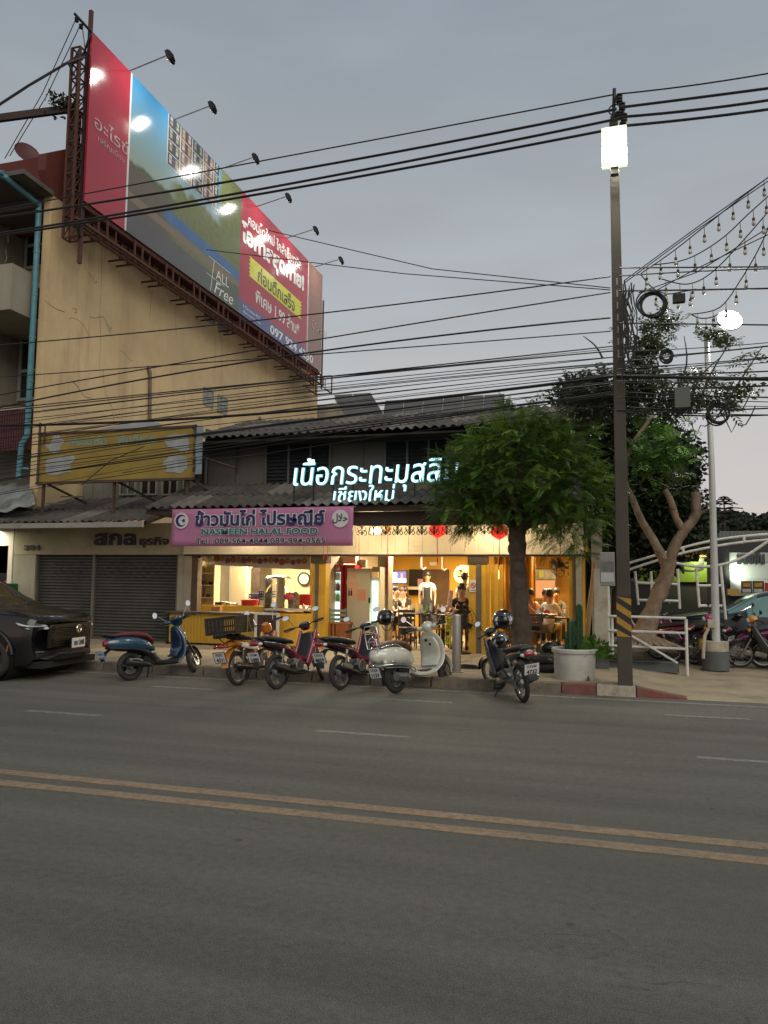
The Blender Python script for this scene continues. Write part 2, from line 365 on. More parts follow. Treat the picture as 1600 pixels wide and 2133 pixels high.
# pavement, kerb and the driveway beside it
conc=M('pavement_concrete',(.31,.25,.17),.88,var=.22,scale=1.6,bump=.5,bscale=35,dirt=(.11,.09,.062),dscale=1.3,damt=.7)
kerbm=M('kerb_concrete',(.15,.125,.095),.85,var=.3,scale=5,bump=.5,bscale=30,dirt=(.06,.048,.036),dscale=4,damt=.7)
kerbred=M('kerb_red_paint',(.16,.048,.040),.8,var=.3,scale=7,bump=.4,bscale=30,dirt=(.13,.09,.07),dscale=5,damt=.75)
kerbwhite=M('kerb_white_paint',(.36,.31,.24),.8,var=.2,scale=7,bump=.4,bscale=30,dirt=(.14,.11,.085),dscale=5,damt=.8)
xr2_=PY(1326,1440,12).x
pv=sheet('pavement',conc,-60,xr2_,12.16,16.4,.15,n=60,m=4)
cache={}
def kstone(i,x0,x1,mat,zt=.15,zt2=None):
    m=MB(); zt2=zt if zt2 is None else zt2; y0,y1=11.96,12.158
    m.add([(x0,y0,-.05),(x1,y0,-.05),(x1,y1,-.05),(x0,y1,-.05),(x0,y0+.02,zt),(x1,y0+.02,zt2),(x1,y1,zt),(x0,y1,zt)] if False else
      [(x0,y0,-.05),(x1,y0,-.05),(x1,y1,-.05),(x0,y1,-.05),(x0,y0+.025,zt),(x1,y0+.025,zt2),(x1,y1,zt2+.001),(x0,y1,zt+.001)],
      [(0,3,2,1),(4,5,6,7),(0,1,5,4),(1,2,6,5),(2,3,7,6),(3,0,4,7)])
    return m.build('kerb_stone',mat,pv,bevel=.012)
xk=-.98-1.0*22
xr0=PY(1170,1440,12).x; xr1=PY(1243,1440,12).x; xr2=PY(1326,1440,12).x; xr3=PY(1432,1448,12).x
x=xr0
i=0
while x>-24:
    kstone(i,x-.99,x-.01,kerbm); x-=1.0; i+=1
kstone(0,xr0,xr1-.01,kerbred); kstone(0,xr1,xr2-.01,kerbwhite); kstone(0,xr2,xr3,kerbred,.15,.02)
bx('kerb_stone',kerbm,pv,-60,x,11.97,12.158,-.05,.15,kind='stuff')
def dz_(x,y):
    f=min(1,max(0,(x-xr2)/(xr3-xr2))); return .15*(1-f)+(.02+(y-12.16)*.02)*f
dd=sheet('driveway',conc,xr2,40,12.16,16.4,dz_,n=160,m=12)
sheet('driveway_lip',conc,xr3-.02,40,11.98,12.16,lambda x,y:.003+(y-11.98)/.18*(dz_(x,12.16)-.003),n=160,m=3)
fc=M('forecourt_concrete',(.27,.225,.165),.9,var=.25,scale=1.2,bump=.5,bscale=30,dirt=(.09,.075,.055),dscale=1.1,damt=.7)
sheet('forecourt',fc,-.3,60,16.4,60,.1045,n=30,m=30)
sheet('shop_floor_slab',fc,-60,-.301,16.41,40,.146)
# fallen leaves and grit along the gutter
lf=MB(); rr=random.Random(3)
for k in range(420):
    x=rr.uniform(-13,1.2); y=11.92-abs(rr.gauss(0,.09)) if rr.random()<.5 else rr.uniform(12.2,14.5); z=.012 if y<12 else .163
    s=rr.uniform(.008,.028); a=rr.uniform(0,6.3); c,d=math.cos(a)*s,math.sin(a)*s
    lf.quad((x-c,y-d,z),(x+d*.5,y-c*.5,z+s*.3),(x+c,y+d,z+.002),(x-d*.5,y+c*.5,z))
lf.build('leaf_litter',M('dry_leaf',(.13,.085,.04),.8,var=.4,scale=9),kind='stuff',label='dry leaves and grit lying along the kerb and pavement',cat='leaf litter')

# ================================================================ APARTMENT BUILDING WITH THE BEIGE SIDE WALL
def wall_mat(name,c,crack=True):
    m,N,L,b=node_mat(name); g=N.new('ShaderNodeNewGeometry').outputs['Position']
    f=mul(N,L,rng(N,L,noise(N,L,g,.35,6,.6),.3,.7,.84,1.12),rng(N,L,noise(N,L,g,3,7,.7),.3,.7,.93,1.06))
    cc=scalec(N,L,c,f)
    stn=mul(N,L,rng(N,L,noise(N,L,g,1.1,6,.7,(1,1,.14)),.49,.67,0,.6),rng(N,L,noise(N,L,g,.2,2),.35,.65,0,1))
    cc=mixc(N,L,stn,cc,(.23,.155,.085))
    st2=mul(N,L,rng(N,L,noise(N,L,g,.8,8,.75),.6,.7,0,.45),rng(N,L,noise(N,L,g,.33,2),.5,.6,0,1)); cc=mixc(N,L,st2,cc,(.30,.27,.22))
    L.new(cc,b.inputs['Base Color']); b.inputs['Roughness'].default_value=.85; bumpn(N,L,noise(N,L,g,9,6),.3,.01,b); return m
beige=wall_mat('beige_render',(.62,.46,.255))
crackm=M('crack_stain',(.12,.07,.035),.9,var=.3)
XW=-14.1
apt=T('apartment_building','tall beige apartment building with cracked side wall and recessed front balconies','building',(XW,16.3,0))
m=MB(); zt=PX(120,402,XW).z-.15; yb=35.6
m.box(XW-.25,XW,16.3,yb,0,zt); m.build('side_wall',beige,apt)
redp=M('red_painted_wall',(.135,.028,.02),.8,var=.2,scale=1,dirt=(.07,.02,.015),dscale=2)
m=MB(); zr=PY(155,314,17.5).z
m.prism([(16.3,zt+.002),(17.55,zt+.002),(17.55,zr),(17.35,zr),(16.0,zt+1.0),(16.0,zt+.55)],lambda a,b:(XW-.25,a,b),(.255,0,0)); m.build('gable_wall',redp,apt)
bx('parapet',redp,apt,-40,XW-.002,17.5,17.7,zt-.3,zr,)
bx('parapet',redp,apt,XW-.25,XW+.003,17.7,yb,zt+.002,zt+.9)
bx('roof_slab',M('grey_soffit',(.11,.10,.09),.9,var=.2),apt,-40,XW-.255,16.3,yb,zt-.2,zt-.02)
cream=M('cream_render',(.30,.275,.215),.85,var=.15,scale=.8,dirt=(.16,.14,.10),dscale=.7,damt=.7,streak=.85)
YF=17.9
m=MB(); m.box(-40,XW-.26,YF,YF+.2,0,zt-.2); m.build('front_wall',cream,apt)
for zz in (9.35,6.1,): bx('floor_slab',cream,apt,-40,XW-.26,16.32,YF-.002,zz-.1,zz)
# awning slab over the top floor
za=PY(98,410,16.3).z; zb=PY(68,352,15.2).z
m=MB(); m.prism([(16.29,za),(16.29,za+.12),(15.2,zb+.05),(15.2,zb-.07)],lambda a,b:(-40,a,b),(25.95,0,0)); m.build('awning_slab',M('grey_soffit',(.11,.10,.09)),apt)
bx('awning_wall',cream,apt,-40,XW-.26,16.31,16.4,za+.1,zt-.21)
# balconies
def zpy(x,y,Y): return PY(x,y,Y).z
for y0,y1 in ((542,638),):
    zb0,zb1=zpy(70,y1,15.6),zpy(70,y0,15.6)
    m=MB(); m.box(-40,-14.62,15.6,15.7,zb0,zb1); m.box(-14.72,-14.62,15.7,16.3,zb0,zb1); m.box(-40,-14.72,15.7,17.9,zb0,zb0+.12); m.build('balcony',cream,apt)
glassd=M('dark_window_glass',(.018,.02,.02),.12,var=.1,spec=.7)
frm=M('aged_window_frame',(.30,.285,.24),.7,var=.15,dirt=(.14,.12,.09),dscale=3)
def window(parent,x0,x1,z0,z1,Y,nx=1,nz=1,fw=.06,dep=.06,gm=None,fm=None,name='window',split=None):
    """frame standing proud of plane Y with real panes behind it"""
    f=MB(); y0,y1=Y-dep,Y-.002
    f.box(x0,x1,y0,y1,z0,z0+fw); f.box(x0,x1,y0,y1,z1-fw,z1); f.box(x0,x0+fw,y0+.001,y1,z0+fw,z1-fw); f.box(x1-fw,x1,y0+.001,y1,z0+fw,z1-fw)
    for i in range(1,nx): xx=x0+(x1-x0)*i/nx; f.box(xx-fw/2,xx+fw/2,y0+.004,y1,z0+fw,z1-fw)
    for j in range(1,nz):
        zz=z0+(z1-z0)*j/nz
        if split: zz=z0+(z1-z0)*split
        f.box(x0+fw,x1-fw,y0+.008,y1,zz-fw/2,zz+fw/2)
    w_=f.build(name,fm or frm,parent)
    for i in range(nx):
        a=x0+(x1-x0)*i/nx; b=x0+(x1-x0)*(i+1)/nx; g=MB(); g.box(a+fw*.6,b-fw*.6,Y-dep*.35,Y-.004,z0+fw*.6,z1-fw*.6); g.build('pane',gm or glassd,w_)
    return w_
def wpx(parent,x0,y0,x1,y1,Y,**k):
    a=PY((x0+x1)/2,y1,Y); b=PY((x0+x1)/2,y0,Y); return window(parent,PY(x0,y1,Y).x,PY(x1,y1,Y).x,a.z,b.z,Y,**k)
wpx(apt,52,443,106,560,YF,nx=1,nz=2,split=.42,fw=.09)
wpx(apt,-60,440,18,560,YF,nx=2,nz=2,split=.42,fw=.08)
wpx(apt,38,688,84,835,YF,nx=1,nz=2,split=.42,fw=.09)
wpx(apt,-70,690,8,835,YF,nx=1,nz=2,split=.42,fw=.08)
bx('pilaster',cream,apt,PY(-4,600,17.2).x,PY(8,600,17.2).x,16.9,17.895,5.2,zt-.22)
clad=M('dark_red_cladding',(.075,.016,.016),.55,var=.2,scale=2,dirt=(.03,.012,.01),dscale=2,damt=.6)
m=MB(); za_,zb_=zpy(40,938,16.35),zpy(40,842,16.35); xa=-18.
n=46
for i in range(n):
    x=xa+(-14.4-xa)*i/n; m.box(x,x+.05,16.33,16.37,za_,zb_); m.box(x+.05,x+(-14.4-xa)/n,16.35,16.375,za_,zb_)
m.build('cladding_sheet',clad,apt)
# rubbish and wires hanging on the balcony wall
m=MB(); rr=random.Random(5)
for k in range(5):
    p=PY(8+rr.uniform(-6,8),430+k*28,17.2); m.tube([p,p+V((rr.uniform(-.1,.1),0,-.35)),p+V((rr.uniform(-.15,.1),0,-.7))],.02,5)
m.build('hanging_cloth',M('pale_cloth',(.45,.43,.38),.9),apt)
# blue drain pipe
bluep=M('blue_pvc_pipe',(.075,.22,.27),.45,var=.2,scale=4,dirt=(.05,.09,.10),dscale=2.5,damt=.6)
m=MB(); xx=-14.42
pp=[V((-14.75,15.15,zb-.02)),V((-14.6,15.2,zb-.1)),V((xx,16.2,za-.25)),V((xx,16.2,za-.5)),V((xx,16.2,zpy(62,905,16.2))),V((xx-.16,16.2,zpy(55,925,16.2))),V((xx-.2,16.2,zpy(55,998,16.2)))]
m.tube(pp,.075,12)
for k in range(7):
    z=4.4+k*1.15; m.cyl((xx,16.2,z),(xx,16.2,z+.05),.086,n=12)
m.build('drain_pipe',bluep,apt,smooth=40)
m=MB(); m.tube([V((-40,15.12,zb+.0)),V((-14.6,15.12,zb-.02))],.07,8); m.build('gutter',bluep,apt,smooth=40)
# satellite dish
m=MB(); p=PY(55,322,18.); m.lathe([(0,0),(.2,.02),(.36,.09),(.37,.09),(.2,.035),(0,.02)],p,16,(.8,-.5,.35)); m.cyl(p-V((0,0,.5)),p,.03); 
tag(m.build('satellite_dish',M('red_dish',(.10,.025,.025),.6),smooth=40),'dark red satellite dish standing on the apartment roof','dish')
# cracks: recessed seams in the render
m=MB(); rr=random.Random(11)
def crack(pts,wd=.018):
    for a,b in zip(pts,pts[1:]):
        n=3
        A=PX(*a,XW+.002);B=PX(*b,XW+.002)
        last=A
        for i in range(1,n+1):
            q=A.lerp(B,i/n)+V((0,rr.uniform(-.05,.05),rr.uniform(-.05,.05)))*(i<n); q.x=XW+.002+rr.uniform(0,.001); d=(q-last); nn=V((0,-d.z,d.y)).normalized()*wd*rr.uniform(.4,1)
            m.quad(last-nn,q-nn,q+nn,last+nn); last=q
for c in ([(213,492),(211,600),(206,770)],[(178,555),(198,590),(202,585)],[(250,730),(270,748),(277,752)],[(368,608),(367,700)],[(215,770),(220,820),(245,870)],[(305,760),(316,775)],
   [(145,665),(165,668),(190,705)],[(187,660),(215,660),(228,690)],[(152,795),(175,825),(195,832)],[(448,700),(449,850)],[(463,705),(464,845)],[(553,740),(553,850)],[(318,590),(312,660)],[(228,842),(240,890)],[(92,625),(135,650)],[(150,640),(160,645),(155,650)],[(222,675),(232,685),(228,695)]):
    crack(c,.009)
m.build('crack',crackm,apt)
# vent blocks in the wall: grids of four small glass openings
vm=M('vent_glass',(.20,.215,.21),.4,var=.5,scale=7)
for (cx,cy) in ((434,828),(463,843),(437,655),(466,675)):
    f=MB(); g=MB()
    q0=PX(cx-10,cy-6,XW+.01); q1=PX(cx+10,cy+8,XW+.01); y0,y1=q0.y,q1.y; zc=PX(cx,cy,XW).z; hh=.33
    f.box(XW-.01,XW+.03,y0,y1,zc-hh,zc-hh+.05); f.box(XW-.01,XW+.03,y0,y1,zc+hh-.05,zc+hh); f.box(XW-.01,XW+.03,y0,y1,zc-.025,zc+.025)
    for y in (y0,(y0+y1)/2,y1): f.box(XW-.009,XW+.029,y-.03,y+.03,zc-hh+.051,zc+hh-.051)
    v=f.build('vent_window',frm,apt); g.box(XW+.001,XW+.012,y0+.03,y1-.03,zc-hh+.04,zc+hh-.04); g.build('pane',vm,v)
# riser pipe
m=MB(); m.tube([PX(307,765,XW+.02),PX(313,777,XW+.07),PX(312,895,XW+.07)],.055,8); m.build('riser_pipe',M('stained_pipe',(.16,.12,.085),.7,var=.3,scale=5),apt,smooth=40); m=MB(); m.tube([PX(540,868,XW+.02),PX(543,873,XW+.07),PX(543,905,XW+.07)],.05,8)
m.build('riser_pipe',M('stained_pipe',(.16,.12,.085),.7,var=.3,scale=5),apt,smooth=40)
# narrow grey block behind the far end
m=MB(); m.box(-14.4,-13.2,36,38,3,PY(680,842,36).z); m.build('rear_block',M('stained_rear_wall',(.27,.24,.19),.9,var=.2,dirt=(.1,.09,.07),dscale=1),apt)

# ================================================================ BILLBOARD
XB=-13.2; YB0,YB1=16.45,33.7; ZB0,ZB1=11.55,16.3
bb=T('billboard','huge red and photo printed billboard mounted along the beige side wall under floodlights','billboard',(XB,YB0,ZB0))
def gloss(name,c,**k): return M(name,c,.13,var=.05,scale=.6,spec=.55,coat=.35,**k)
bred=gloss('billboard_red',(.36,.018,.035)); bnavy=gloss('billboard_navy',(.07,.085,.25)); bbrown=gloss('billboard_brown',(.24,.11,.07))
# printed picture: road, pool edge and a block of flats, as flat print
f1v=PX(455,400,XB).y
def photo_mat():
    m,N,L,b=node_mat('billboard_photo_print'); g=N.new('ShaderNodeNewGeometry').outputs['Position']; s=N.new('ShaderNodeSeparateXYZ'); L.new(g,s.inputs[0])
    dy=s.outputs[1]; dz=s.outputs[2]
    n1=noise(N,L,g,1.2,6,.6); n2=noise(N,L,g,5,5,.7)
    def lin(a,b_,c):
        q=N.new('ShaderNodeMath'); q.operation='MULTIPLY_ADD'; L.new(dy,q.inputs[0]); q.inputs[1].default_value=a; q.inputs[2].default_value=c
        q2=N.new('ShaderNodeMath'); q2.operation='MULTIPLY_ADD'; L.new(dz,q2.inputs[0]); q2.inputs[1].default_value=b_; L.new(q.outputs[0],q2.inputs[2]); return q2.outputs[0]
    def addn(a,n_,k):
        q=N.new('ShaderNodeMath'); q.operation='MULTIPLY_ADD'; L.new(n_,q.inputs[0]); q.inputs[1].default_value=k; L.new(a,q.inputs[2]); return q.outputs[0]
    skyc=mixc(N,L,rng(N,L,dz,13.8,16.2,0,1),(.26,.33,.28),(.04,.26,.52))
    tree=mixc(N,L,n2,(.035,.05,.025),(.12,.13,.06))
    hill=rng(N,L,addn(lin(0,1,-13.75),n1,.5),.2,.3,1,0)
    c=mixc(N,L,hill,skyc,tree)
    wood=rng(N,L,addn(lin(.10,1,-15.6),n1,.2),0,.05,1,0); c=mixc(N,L,wood,c,mixc(N,L,n2,(.13,.095,.06),(.085,.07,.045)))
    tr2=rng(N,L,addn(lin(0,1,-14.4),n1,1.2),.35,.5,1,0); tr2=mul(N,L,tr2,rng(N,L,dy,20.3,20.9,0,1)); q9=rng(N,L,addn(lin(1,0,-f1v),n1,.8),.4,.7,0,1); mxn=N.new('ShaderNodeMath'); mxn.operation='MAXIMUM'; L.new(tr2,mxn.inputs[0]); L.new(q9,mxn.inputs[1]); tr2=mxn.outputs[0]; c=mixc(N,L,tr2,c,mixc(N,L,n2,(.05,.08,.025),(.22,.22,.06)))
    pool=mul(N,L,rng(N,L,lin(.02,1,-13.62),-.45,-.4,0,1),rng(N,L,lin(.02,1,-13.62),-.02,.02,1,0)); c=mixc(N,L,mul(N,L,pool,rng(N,L,dy,20,20.4,0,1)),c,mixc(N,L,n1,(.05,.07,.24),(.05,.20,.34)))
    deck=mul(N,L,rng(N,L,lin(.02,1,-13.62),-.75,-.7,0,1),rng(N,L,lin(.02,1,-13.62),-.5,-.45,1,0)); c=mixc(N,L,deck,c,(.20,.14,.09))
    fl=rng(N,L,addn(lin(.02,1,-12.75),n1,.15),0,.1,1,0); c=mixc(N,L,fl,c,mixc(N,L,n1,(.075,.068,.065),(.115,.105,.11)))
    bush=mul(N,L,rng(N,L,addn(lin(-.12,1,-9.6),n2,.3),0,.1,1,0),rng(N,L,dy,21,24,0,1)); c=mixc(N,L,bush,c,mixc(N,L,n2,(.035,.05,.03),(.12,.14,.09)))
    L.new(c,b.inputs['Base Color']); b.inputs['Roughness'].default_value=.14; b.inputs['Coat Weight'].default_value=.3; return m
def bpt(x,y): return PX(x,y,XB)
ya=bpt(268,300).y; yc=bpt(498,600).y; yd=bpt(641,650).y
def panel(name,mat,y0,y1,z0,z1,dx=0): return bx(name,mat,bb,XB-.06,XB+dx,y0,y1,z0,z1)
panel('red_panel',bred,YB0,ya-.03,ZB0,ZB1); panel('trim_strip',M('white_trim',(.6,.6,.6),.4),ya-.03,ya+.05,ZB0,ZB1,.004)
panel('photo_panel',photo_mat(),ya+.05,yc,ZB0,ZB1); zn=bpt(600,715).z; zn=ZB0+.55
panel('red_panel',bred,yc,yd-.05,zn,ZB1); panel('navy_panel',bnavy,yc,yd-.05,ZB0,zn)
panel('trim_strip',MATS['white_trim'],yd-.05,yd+.05,ZB0,ZB1,.004); panel('end_panel',bbrown,yd+.05,YB1,ZB0,ZB1)
# printed block of flats on the photo panel (flat print with window grid)
f0=bpt(349,300).y; f1=bpt(455,400).y
pm=M('print_dark',(.055,.05,.07),.2); pw=M('print_white',(.42,.42,.42),.2,var=0); pr=M('print_brick',(.20,.085,.06),.2); pg=M('print_glow',(.30,.32,.2),.2)
m=MB(); m.box(XB,XB+.003,f0,f1,14.6,ZB1-.02); fb=m.build('printed_facade',pm,bb)
mw=MB(); mg=MB(); mr_=MB(); nc=9
for i in range(0,nc+1,2):
    y=f0+(f1-f0)*i/nc; mw.box(XB+.003,XB+.0062,y-.03,y+.03,14.6,ZB1-.03)
for j in range(4):
    z=14.72+j*.42
    for i in range(nc):
        y=f0+(f1-f0)*(i+.5)/nc; wd=(f1-f0)/nc*.2
        if i in(2,3,6,7): mr_.box(XB+.003,XB+.0045,y-wd*1.6,y+wd*1.6,z-.1,z+.3)
        for a in (-1,1):
            (mg if (i*3+j*5)%4 else mw).box(XB+.005,XB+.0066,y+a*wd*.5-wd*.4,y+a*wd*.5+wd*.4,z,z+.13); (mg if (i+j)%3 else mw).box(XB+.005,XB+.0066,y+a*wd*.5-wd*.4,y+a*wd*.5+wd*.4,z+.15,z+.27)
    mw.box(XB+.0064,XB+.0074,f0,f1,z-.12,z-.09)
mw.build('printed_lines',pw,bb); mg.build('printed_windows',pg,bb); mr_.build('printed_brick',pr,bb)
WT=M('print_lettering',(.72,.72,.70),.3,var=0); DKT=M('print_dark_lettering',(.05,.05,.06),.4,var=0); YLW=M('print_yellow',(.62,.62,.05),.3,var=.05); FT=M('print_faint_lettering',(.42,.30,.28),.3,var=0)
def btz(s,x0,x1,z0,z1,h,mat,bold=0.):
    y0,y1=bpt(x0,300).y,bpt(x1,500).y; text('lettering',s,mat,bb,(XB+.008,y0,z0),(0,1,(z1-z0)/(y1-y0)),Z,y1-y0,h,.003,bold)
btz('อะไรซ์',194,260,13.75,13.75,.42,FT); btz('เจริญเมือง',203,252,13.42,13.42,.2,FT)
btz('คอนโดใหม่ ใกล้เซ็นทรัล',521,628,15.2,15.5,.5,WT,.02)
btz('โอกาสสุดท้าย!',508,635,14.12,14.42,1.08,WT,.05)
# torn yellow ticket strip
a=bpt(524,545);b=bpt(512,566); c=bpt(632,635); d=bpt(623,668)
mm_=MB(); tz=[(a.y,a.z)]; 
def zig(p,q,k,amp):
    out=[]
    for i in range(k+1):
        t=i/k; out.append((p[0]+(q[0]-p[0])*t+(amp if i%2 else 0),p[1]+(q[1]-p[1])*t))
    return out
y0,y1=bpt(518,555).y,bpt(628,650).y; z0,z1=bpt(518,572).z,bpt(524,530).z
z0,z1=13.26,14.05
poly=zig((y0,z1),(y0,z0),10,.16)+zig((y1,z0),(y1,z1),10,-.16)
mm_.prism(poly,lambda a,b:(XB+.006,a,b),(-.005,0,0)); mm_.build('ticket_strip',YLW,bb)
text('lettering','ก่อนตึกเสร็จ',DKT,bb,(XB+.008,y0+.8,z0+.08),Yv,Z,y1-y0-1.6,.64,.003,.012)
ym=(yc+yd)/2
text('lettering','พิเศษ 1.99 ล้าน*',WT,bb,(XB+.006,ym-2.0,12.42),Yv,Z,4.4,.62,.003,.02)
text('lettering','097 924 4230',WT,bb,(XB+.006,yc+2.75,ZB0+.08),Yv,Z,4.7,.38,.003,.03)
text('lettering','f Ornsirin PLC',WT,bb,(XB+.006,yc+.35,ZB0+.30),Yv,Z,1.5,.14,.003); text('lettering','@ornsirin.co.th',WT,bb,(XB+.006,yc+.35,ZB0+.10),Yv,Z,1.5,.13,.003)
text('lettering','ALL',WT,bb,(XB+.006,yc-1.75,ZB0+.62),Yv,Z,.95,.34,.003); text('lettering','Free',WT,bb,(XB+.006,yc-1.85,ZB0+.08),Yv,Z,1.4,.44,.003,0,.3)
m=MB(); q=XB+.006; m.beam((q,yc-2.1,ZB0+.05),(q,yc-1.9,ZB0+1.2),.006,.02,X); m.beam((q,yc-2.4,ZB0+.56),(q,yc-1.1,ZB0+.56),.006,.02); m.beam((q,yc-2.3,ZB0+1.2),(q,yc-.7,ZB0+1.2),.006,.02); m.build('printed_rule',WT,bb)
text('lettering','อรสิริน',FT,bb,(XB+.006,yd+.5,13.3),Yv,Z,1.9,.5,.003)
# steel frame behind and under the boards
m=MB()
zl=10.95
for y in (YB0+.1,): m.beam((XB-.15,y,9.9),(XB-.15,y,17.),.09)
m.beam((XB-.1,YB0,ZB0-.08),(XB-.1,YB1,ZB0-.08),.1,.12); m.beam((XB-.12,YB0,ZB1),(XB-.12,YB1,ZB1),.06)
m.beam((XB,YB0-.3,zl),(XB,YB1+.1,zl),.07); m.beam((XB-.35,YB0-.3,zl),(XB-.35,YB1+.1,zl),.05); m.beam((XB-.35,YB0-.3,zl+.12),(XB-.35,YB1+.1,zl+.12),.05)
m.build('walkway_rail',rust,bb)
for k in range(11):
    y=YB0+.6+k*1.66; b_=MB(); h=ZB0-.1
    for dy in (0,.38): b_.beam((XB,y+dy,zl-.02),(XB,y+dy,h),.045); b_.beam((XB-.88,y+dy,zl-.02),(XB,y+dy,zl-.02),.045); b_.beam((XB-.5,y+dy,zl),(XB-.5,y+dy,h),.04)
    b_.beam((XB,y+.38,zl-.02),(XB,y,zl-.02),.045); b_.beam((XB-.85,y,h),(XB,y,h),.05); b_.beam((XB-.1,y+.9,h),(XB-.1,y+.9,zl),.035)
    b_.build('bracket',rust,bb)
# end cage at the far end
m=MB(); y1=YB1; 
for dx in (0,.8):
    m.beam((XB-.2+dx,y1-.1,zl-.5),(XB-.2+dx,y1-.1,zl+.35),.05); m.beam((XB-.2+dx,y1-1,zl-.5),(XB-.2+dx,y1-.1,zl-.5),.05)
m.beam((XB-.2,y1-.1,zl-.5),(XB+.6,y1-.1,zl-.5),.05); m.beam((XB-.2,y1-.1,zl+.35),(XB+.6,y1-.1,zl+.35),.05); m.tube([(XB,YB1+.12,ZB0-.8),(XB+.02,YB1+.12,ZB1-1.2)],.04,6)
m.build('end_cage',rust,bb)
# lattice tower at the near end
tw=MB(); tx0,tx1,ty0,ty1=XB-.46,XB-.2,YB0-.2,YB0+.06; za0,za1=10.5,PY(172,108,YB0).z
for a in (tx0,tx1):
    for b in (ty0,ty1): tw.beam((a,b,za0),(a,b,za1),.06)
nz=12
for i in range(nz+1):
    z=za0+(za1-za0)*i/nz
    tw.beam((tx0,ty0,z),(tx1,ty0,z),.035); tw.beam((tx1,ty0,z),(tx1,ty1,z),.035); tw.beam((tx0,ty1,z),(tx1,ty1,z),.035); tw.beam((tx0,ty0,z),(tx0,ty1,z),.035)
    if i<nz:
        z2=z+(za1-za0)/nz; tw.beam((tx0,ty0,z),(tx1,ty0,z2),.025); tw.beam((tx1,ty0,z),(tx1,ty1,z2),.025)
tw.build('lattice_tower',rust,bb)
m=MB(); m.beam((XB-.1,YB0,10.6),(XB-.1,YB0,PX(190,62,XB).z),.06,.05); p=PX(155,28,XB); q=PX(190,66,XB); m.beam(p,q,.05); m.beam(q,PX(170,125,XB-.3),.04); m.beam(PY(178,118,16.3),PY(130,135,16),.045); m.beam(PY(142,132,16.1),PY(160,165,16.3),.035); m.build('top_arm',dark_metal,bb)
m=MB(); 
for (x,y) in ((160,38),(169,52)):
    p=PX(x,y,XB); 
    for k in range(4): m.ell(p+V((0,0,-.03*k)),(.06-.008*(k%2),.06-.008*(k%2),.014),nu=8,nv=5)
m.build('insulator',dark_metal,bb,smooth=60)
m=MB(); m.beam(PY(-30,250,16.2),PY(150,226,16.6),.10,.2); m.box(PY(143,300,16.9).x,PY(157,300,16.9).x,16.8,17.1,11.2,PY(150,225,16.9).z); m.build('outrigger',M('dark_rusty_beam',(.05,.032,.026),.85,var=.3),bb)
# floodlights: arm from the top edge, lamp head turned back on the print
lampm=M('floodlight_glass',(.9,.9,.85),.3,var=0,emit=(1,.98,.9),es=19)
FL=[]
for (bx_,by_,lx,ly,bg_) in ((203,79,246,86,1),(270,148,337,152,1.1),(365,249,438,251,1),(462,350,527,355,1),(536,431,594,437,1),(598,498,651,502,1),(655,560,702,560,1)):
    if lx==246: continue
    y=bpt(bx_,by_).y; p=V((XB,y,ZB1)); q=PY(lx,ly,y); xl=max(min(q.x,XB+2.6),XB+1.3); q=V((xl,y,q.z)); zq=ZB1+.25; q.z=zq
    a=MB(); a.tube([p,q],.02,6); ar=a.build('lamp_arm',steel,bb)
    h=MB(); hr=Euler((0,R(-20),0)).to_matrix(); h.obox(q+V((.04,0,-.08)),(.06,.26,.32),hr)
    cq=q+V((.04,0,-.08))
    for a_,s_ in (((-.05,.126,0),(.045,.008,.32)),((-.05,-.126,0),(.045,.008,.32)),((-.05,0,.156),(.045,.244,.008)),((-.05,0,-.156),(.045,.244,.008))): h.obox(cq+hr@V(a_),s_,hr)
    for j in range(6): h.obox(q+V((.085,-.10+j*.04,-.055)),(.04,.008,.26),hr)
    fl=h.build('floodlight',black,bb); g=MB(); g.obox(q+V((.04,0,-.08))+hr@V((-.034,0,0)),(.008,.20,.26),hr); g.build('lamp_glass',lampm,fl); FL.append(q)
    light('AREA',q+V((-.03,0,-.2)),28,(1,.97,.88),.3,.4,to=(XB,y,14.2),name='floodlight_beam',parent=None)
# ivy at the tower foot
iv=MB(); rr=random.Random(2)
for k in range(260):
    p=PY(135+rr.gauss(0,14),218+rr.gauss(0,9),16.6)+V((0,rr.uniform(-.3,.3),0)); s=rr.uniform(.04,.09); a=V((rr.gauss(0,1),rr.gauss(0,1),rr.gauss(0,1))).normalized()*s; b=a.cross(V((rr.gauss(0,1),rr.gauss(0,1),rr.gauss(0,1)))).normalized()*s*.6
    iv.quad(p-a,p+b,p+a,p-b)
iv.build('creeper_plant',M('dark_creeper_leaf',(.035,.045,.02),.7,var=.4,scale=8),label='dark creeper growing on the steel beam beside the billboard tower',cat='plant')
def cable_thing(name,pts,r,label,cat='cable',group=None,mat=None,n=5):
    m=MB(); m.tube(pts,r,n); return m.build(name,mat or black,None,label=label,cat=cat,group=group)
wm=M('cable_black',(.012,.012,.013),.6,var=0)
cable_thing('guy_cable',[PY(-40,243,15.),PY(60,178,15.5),PY(172,112,16.3)],.035,'thick dark guy cable slanting from the lattice tower out of the left edge',mat=wm)
for a,c,lb in (((158,40),(10,330),'outer thin slack wire from the billboard top arm down to the roof'),((166,55),(20,325),'inner thin slack wire from the billboard top arm down to the roof'),((172,60),(174,120),'short thin wire hanging from the top arm to the lattice tower')):
    p=PX(*a,XB); cable_thing('guy_cable',[p,PY((a[0]+c[0])/2+4,(a[1]+c[1])/2+10,16.4),PY(*c,16.6)],.012,lb,group='slack wires at the billboard tower',mat=wm)
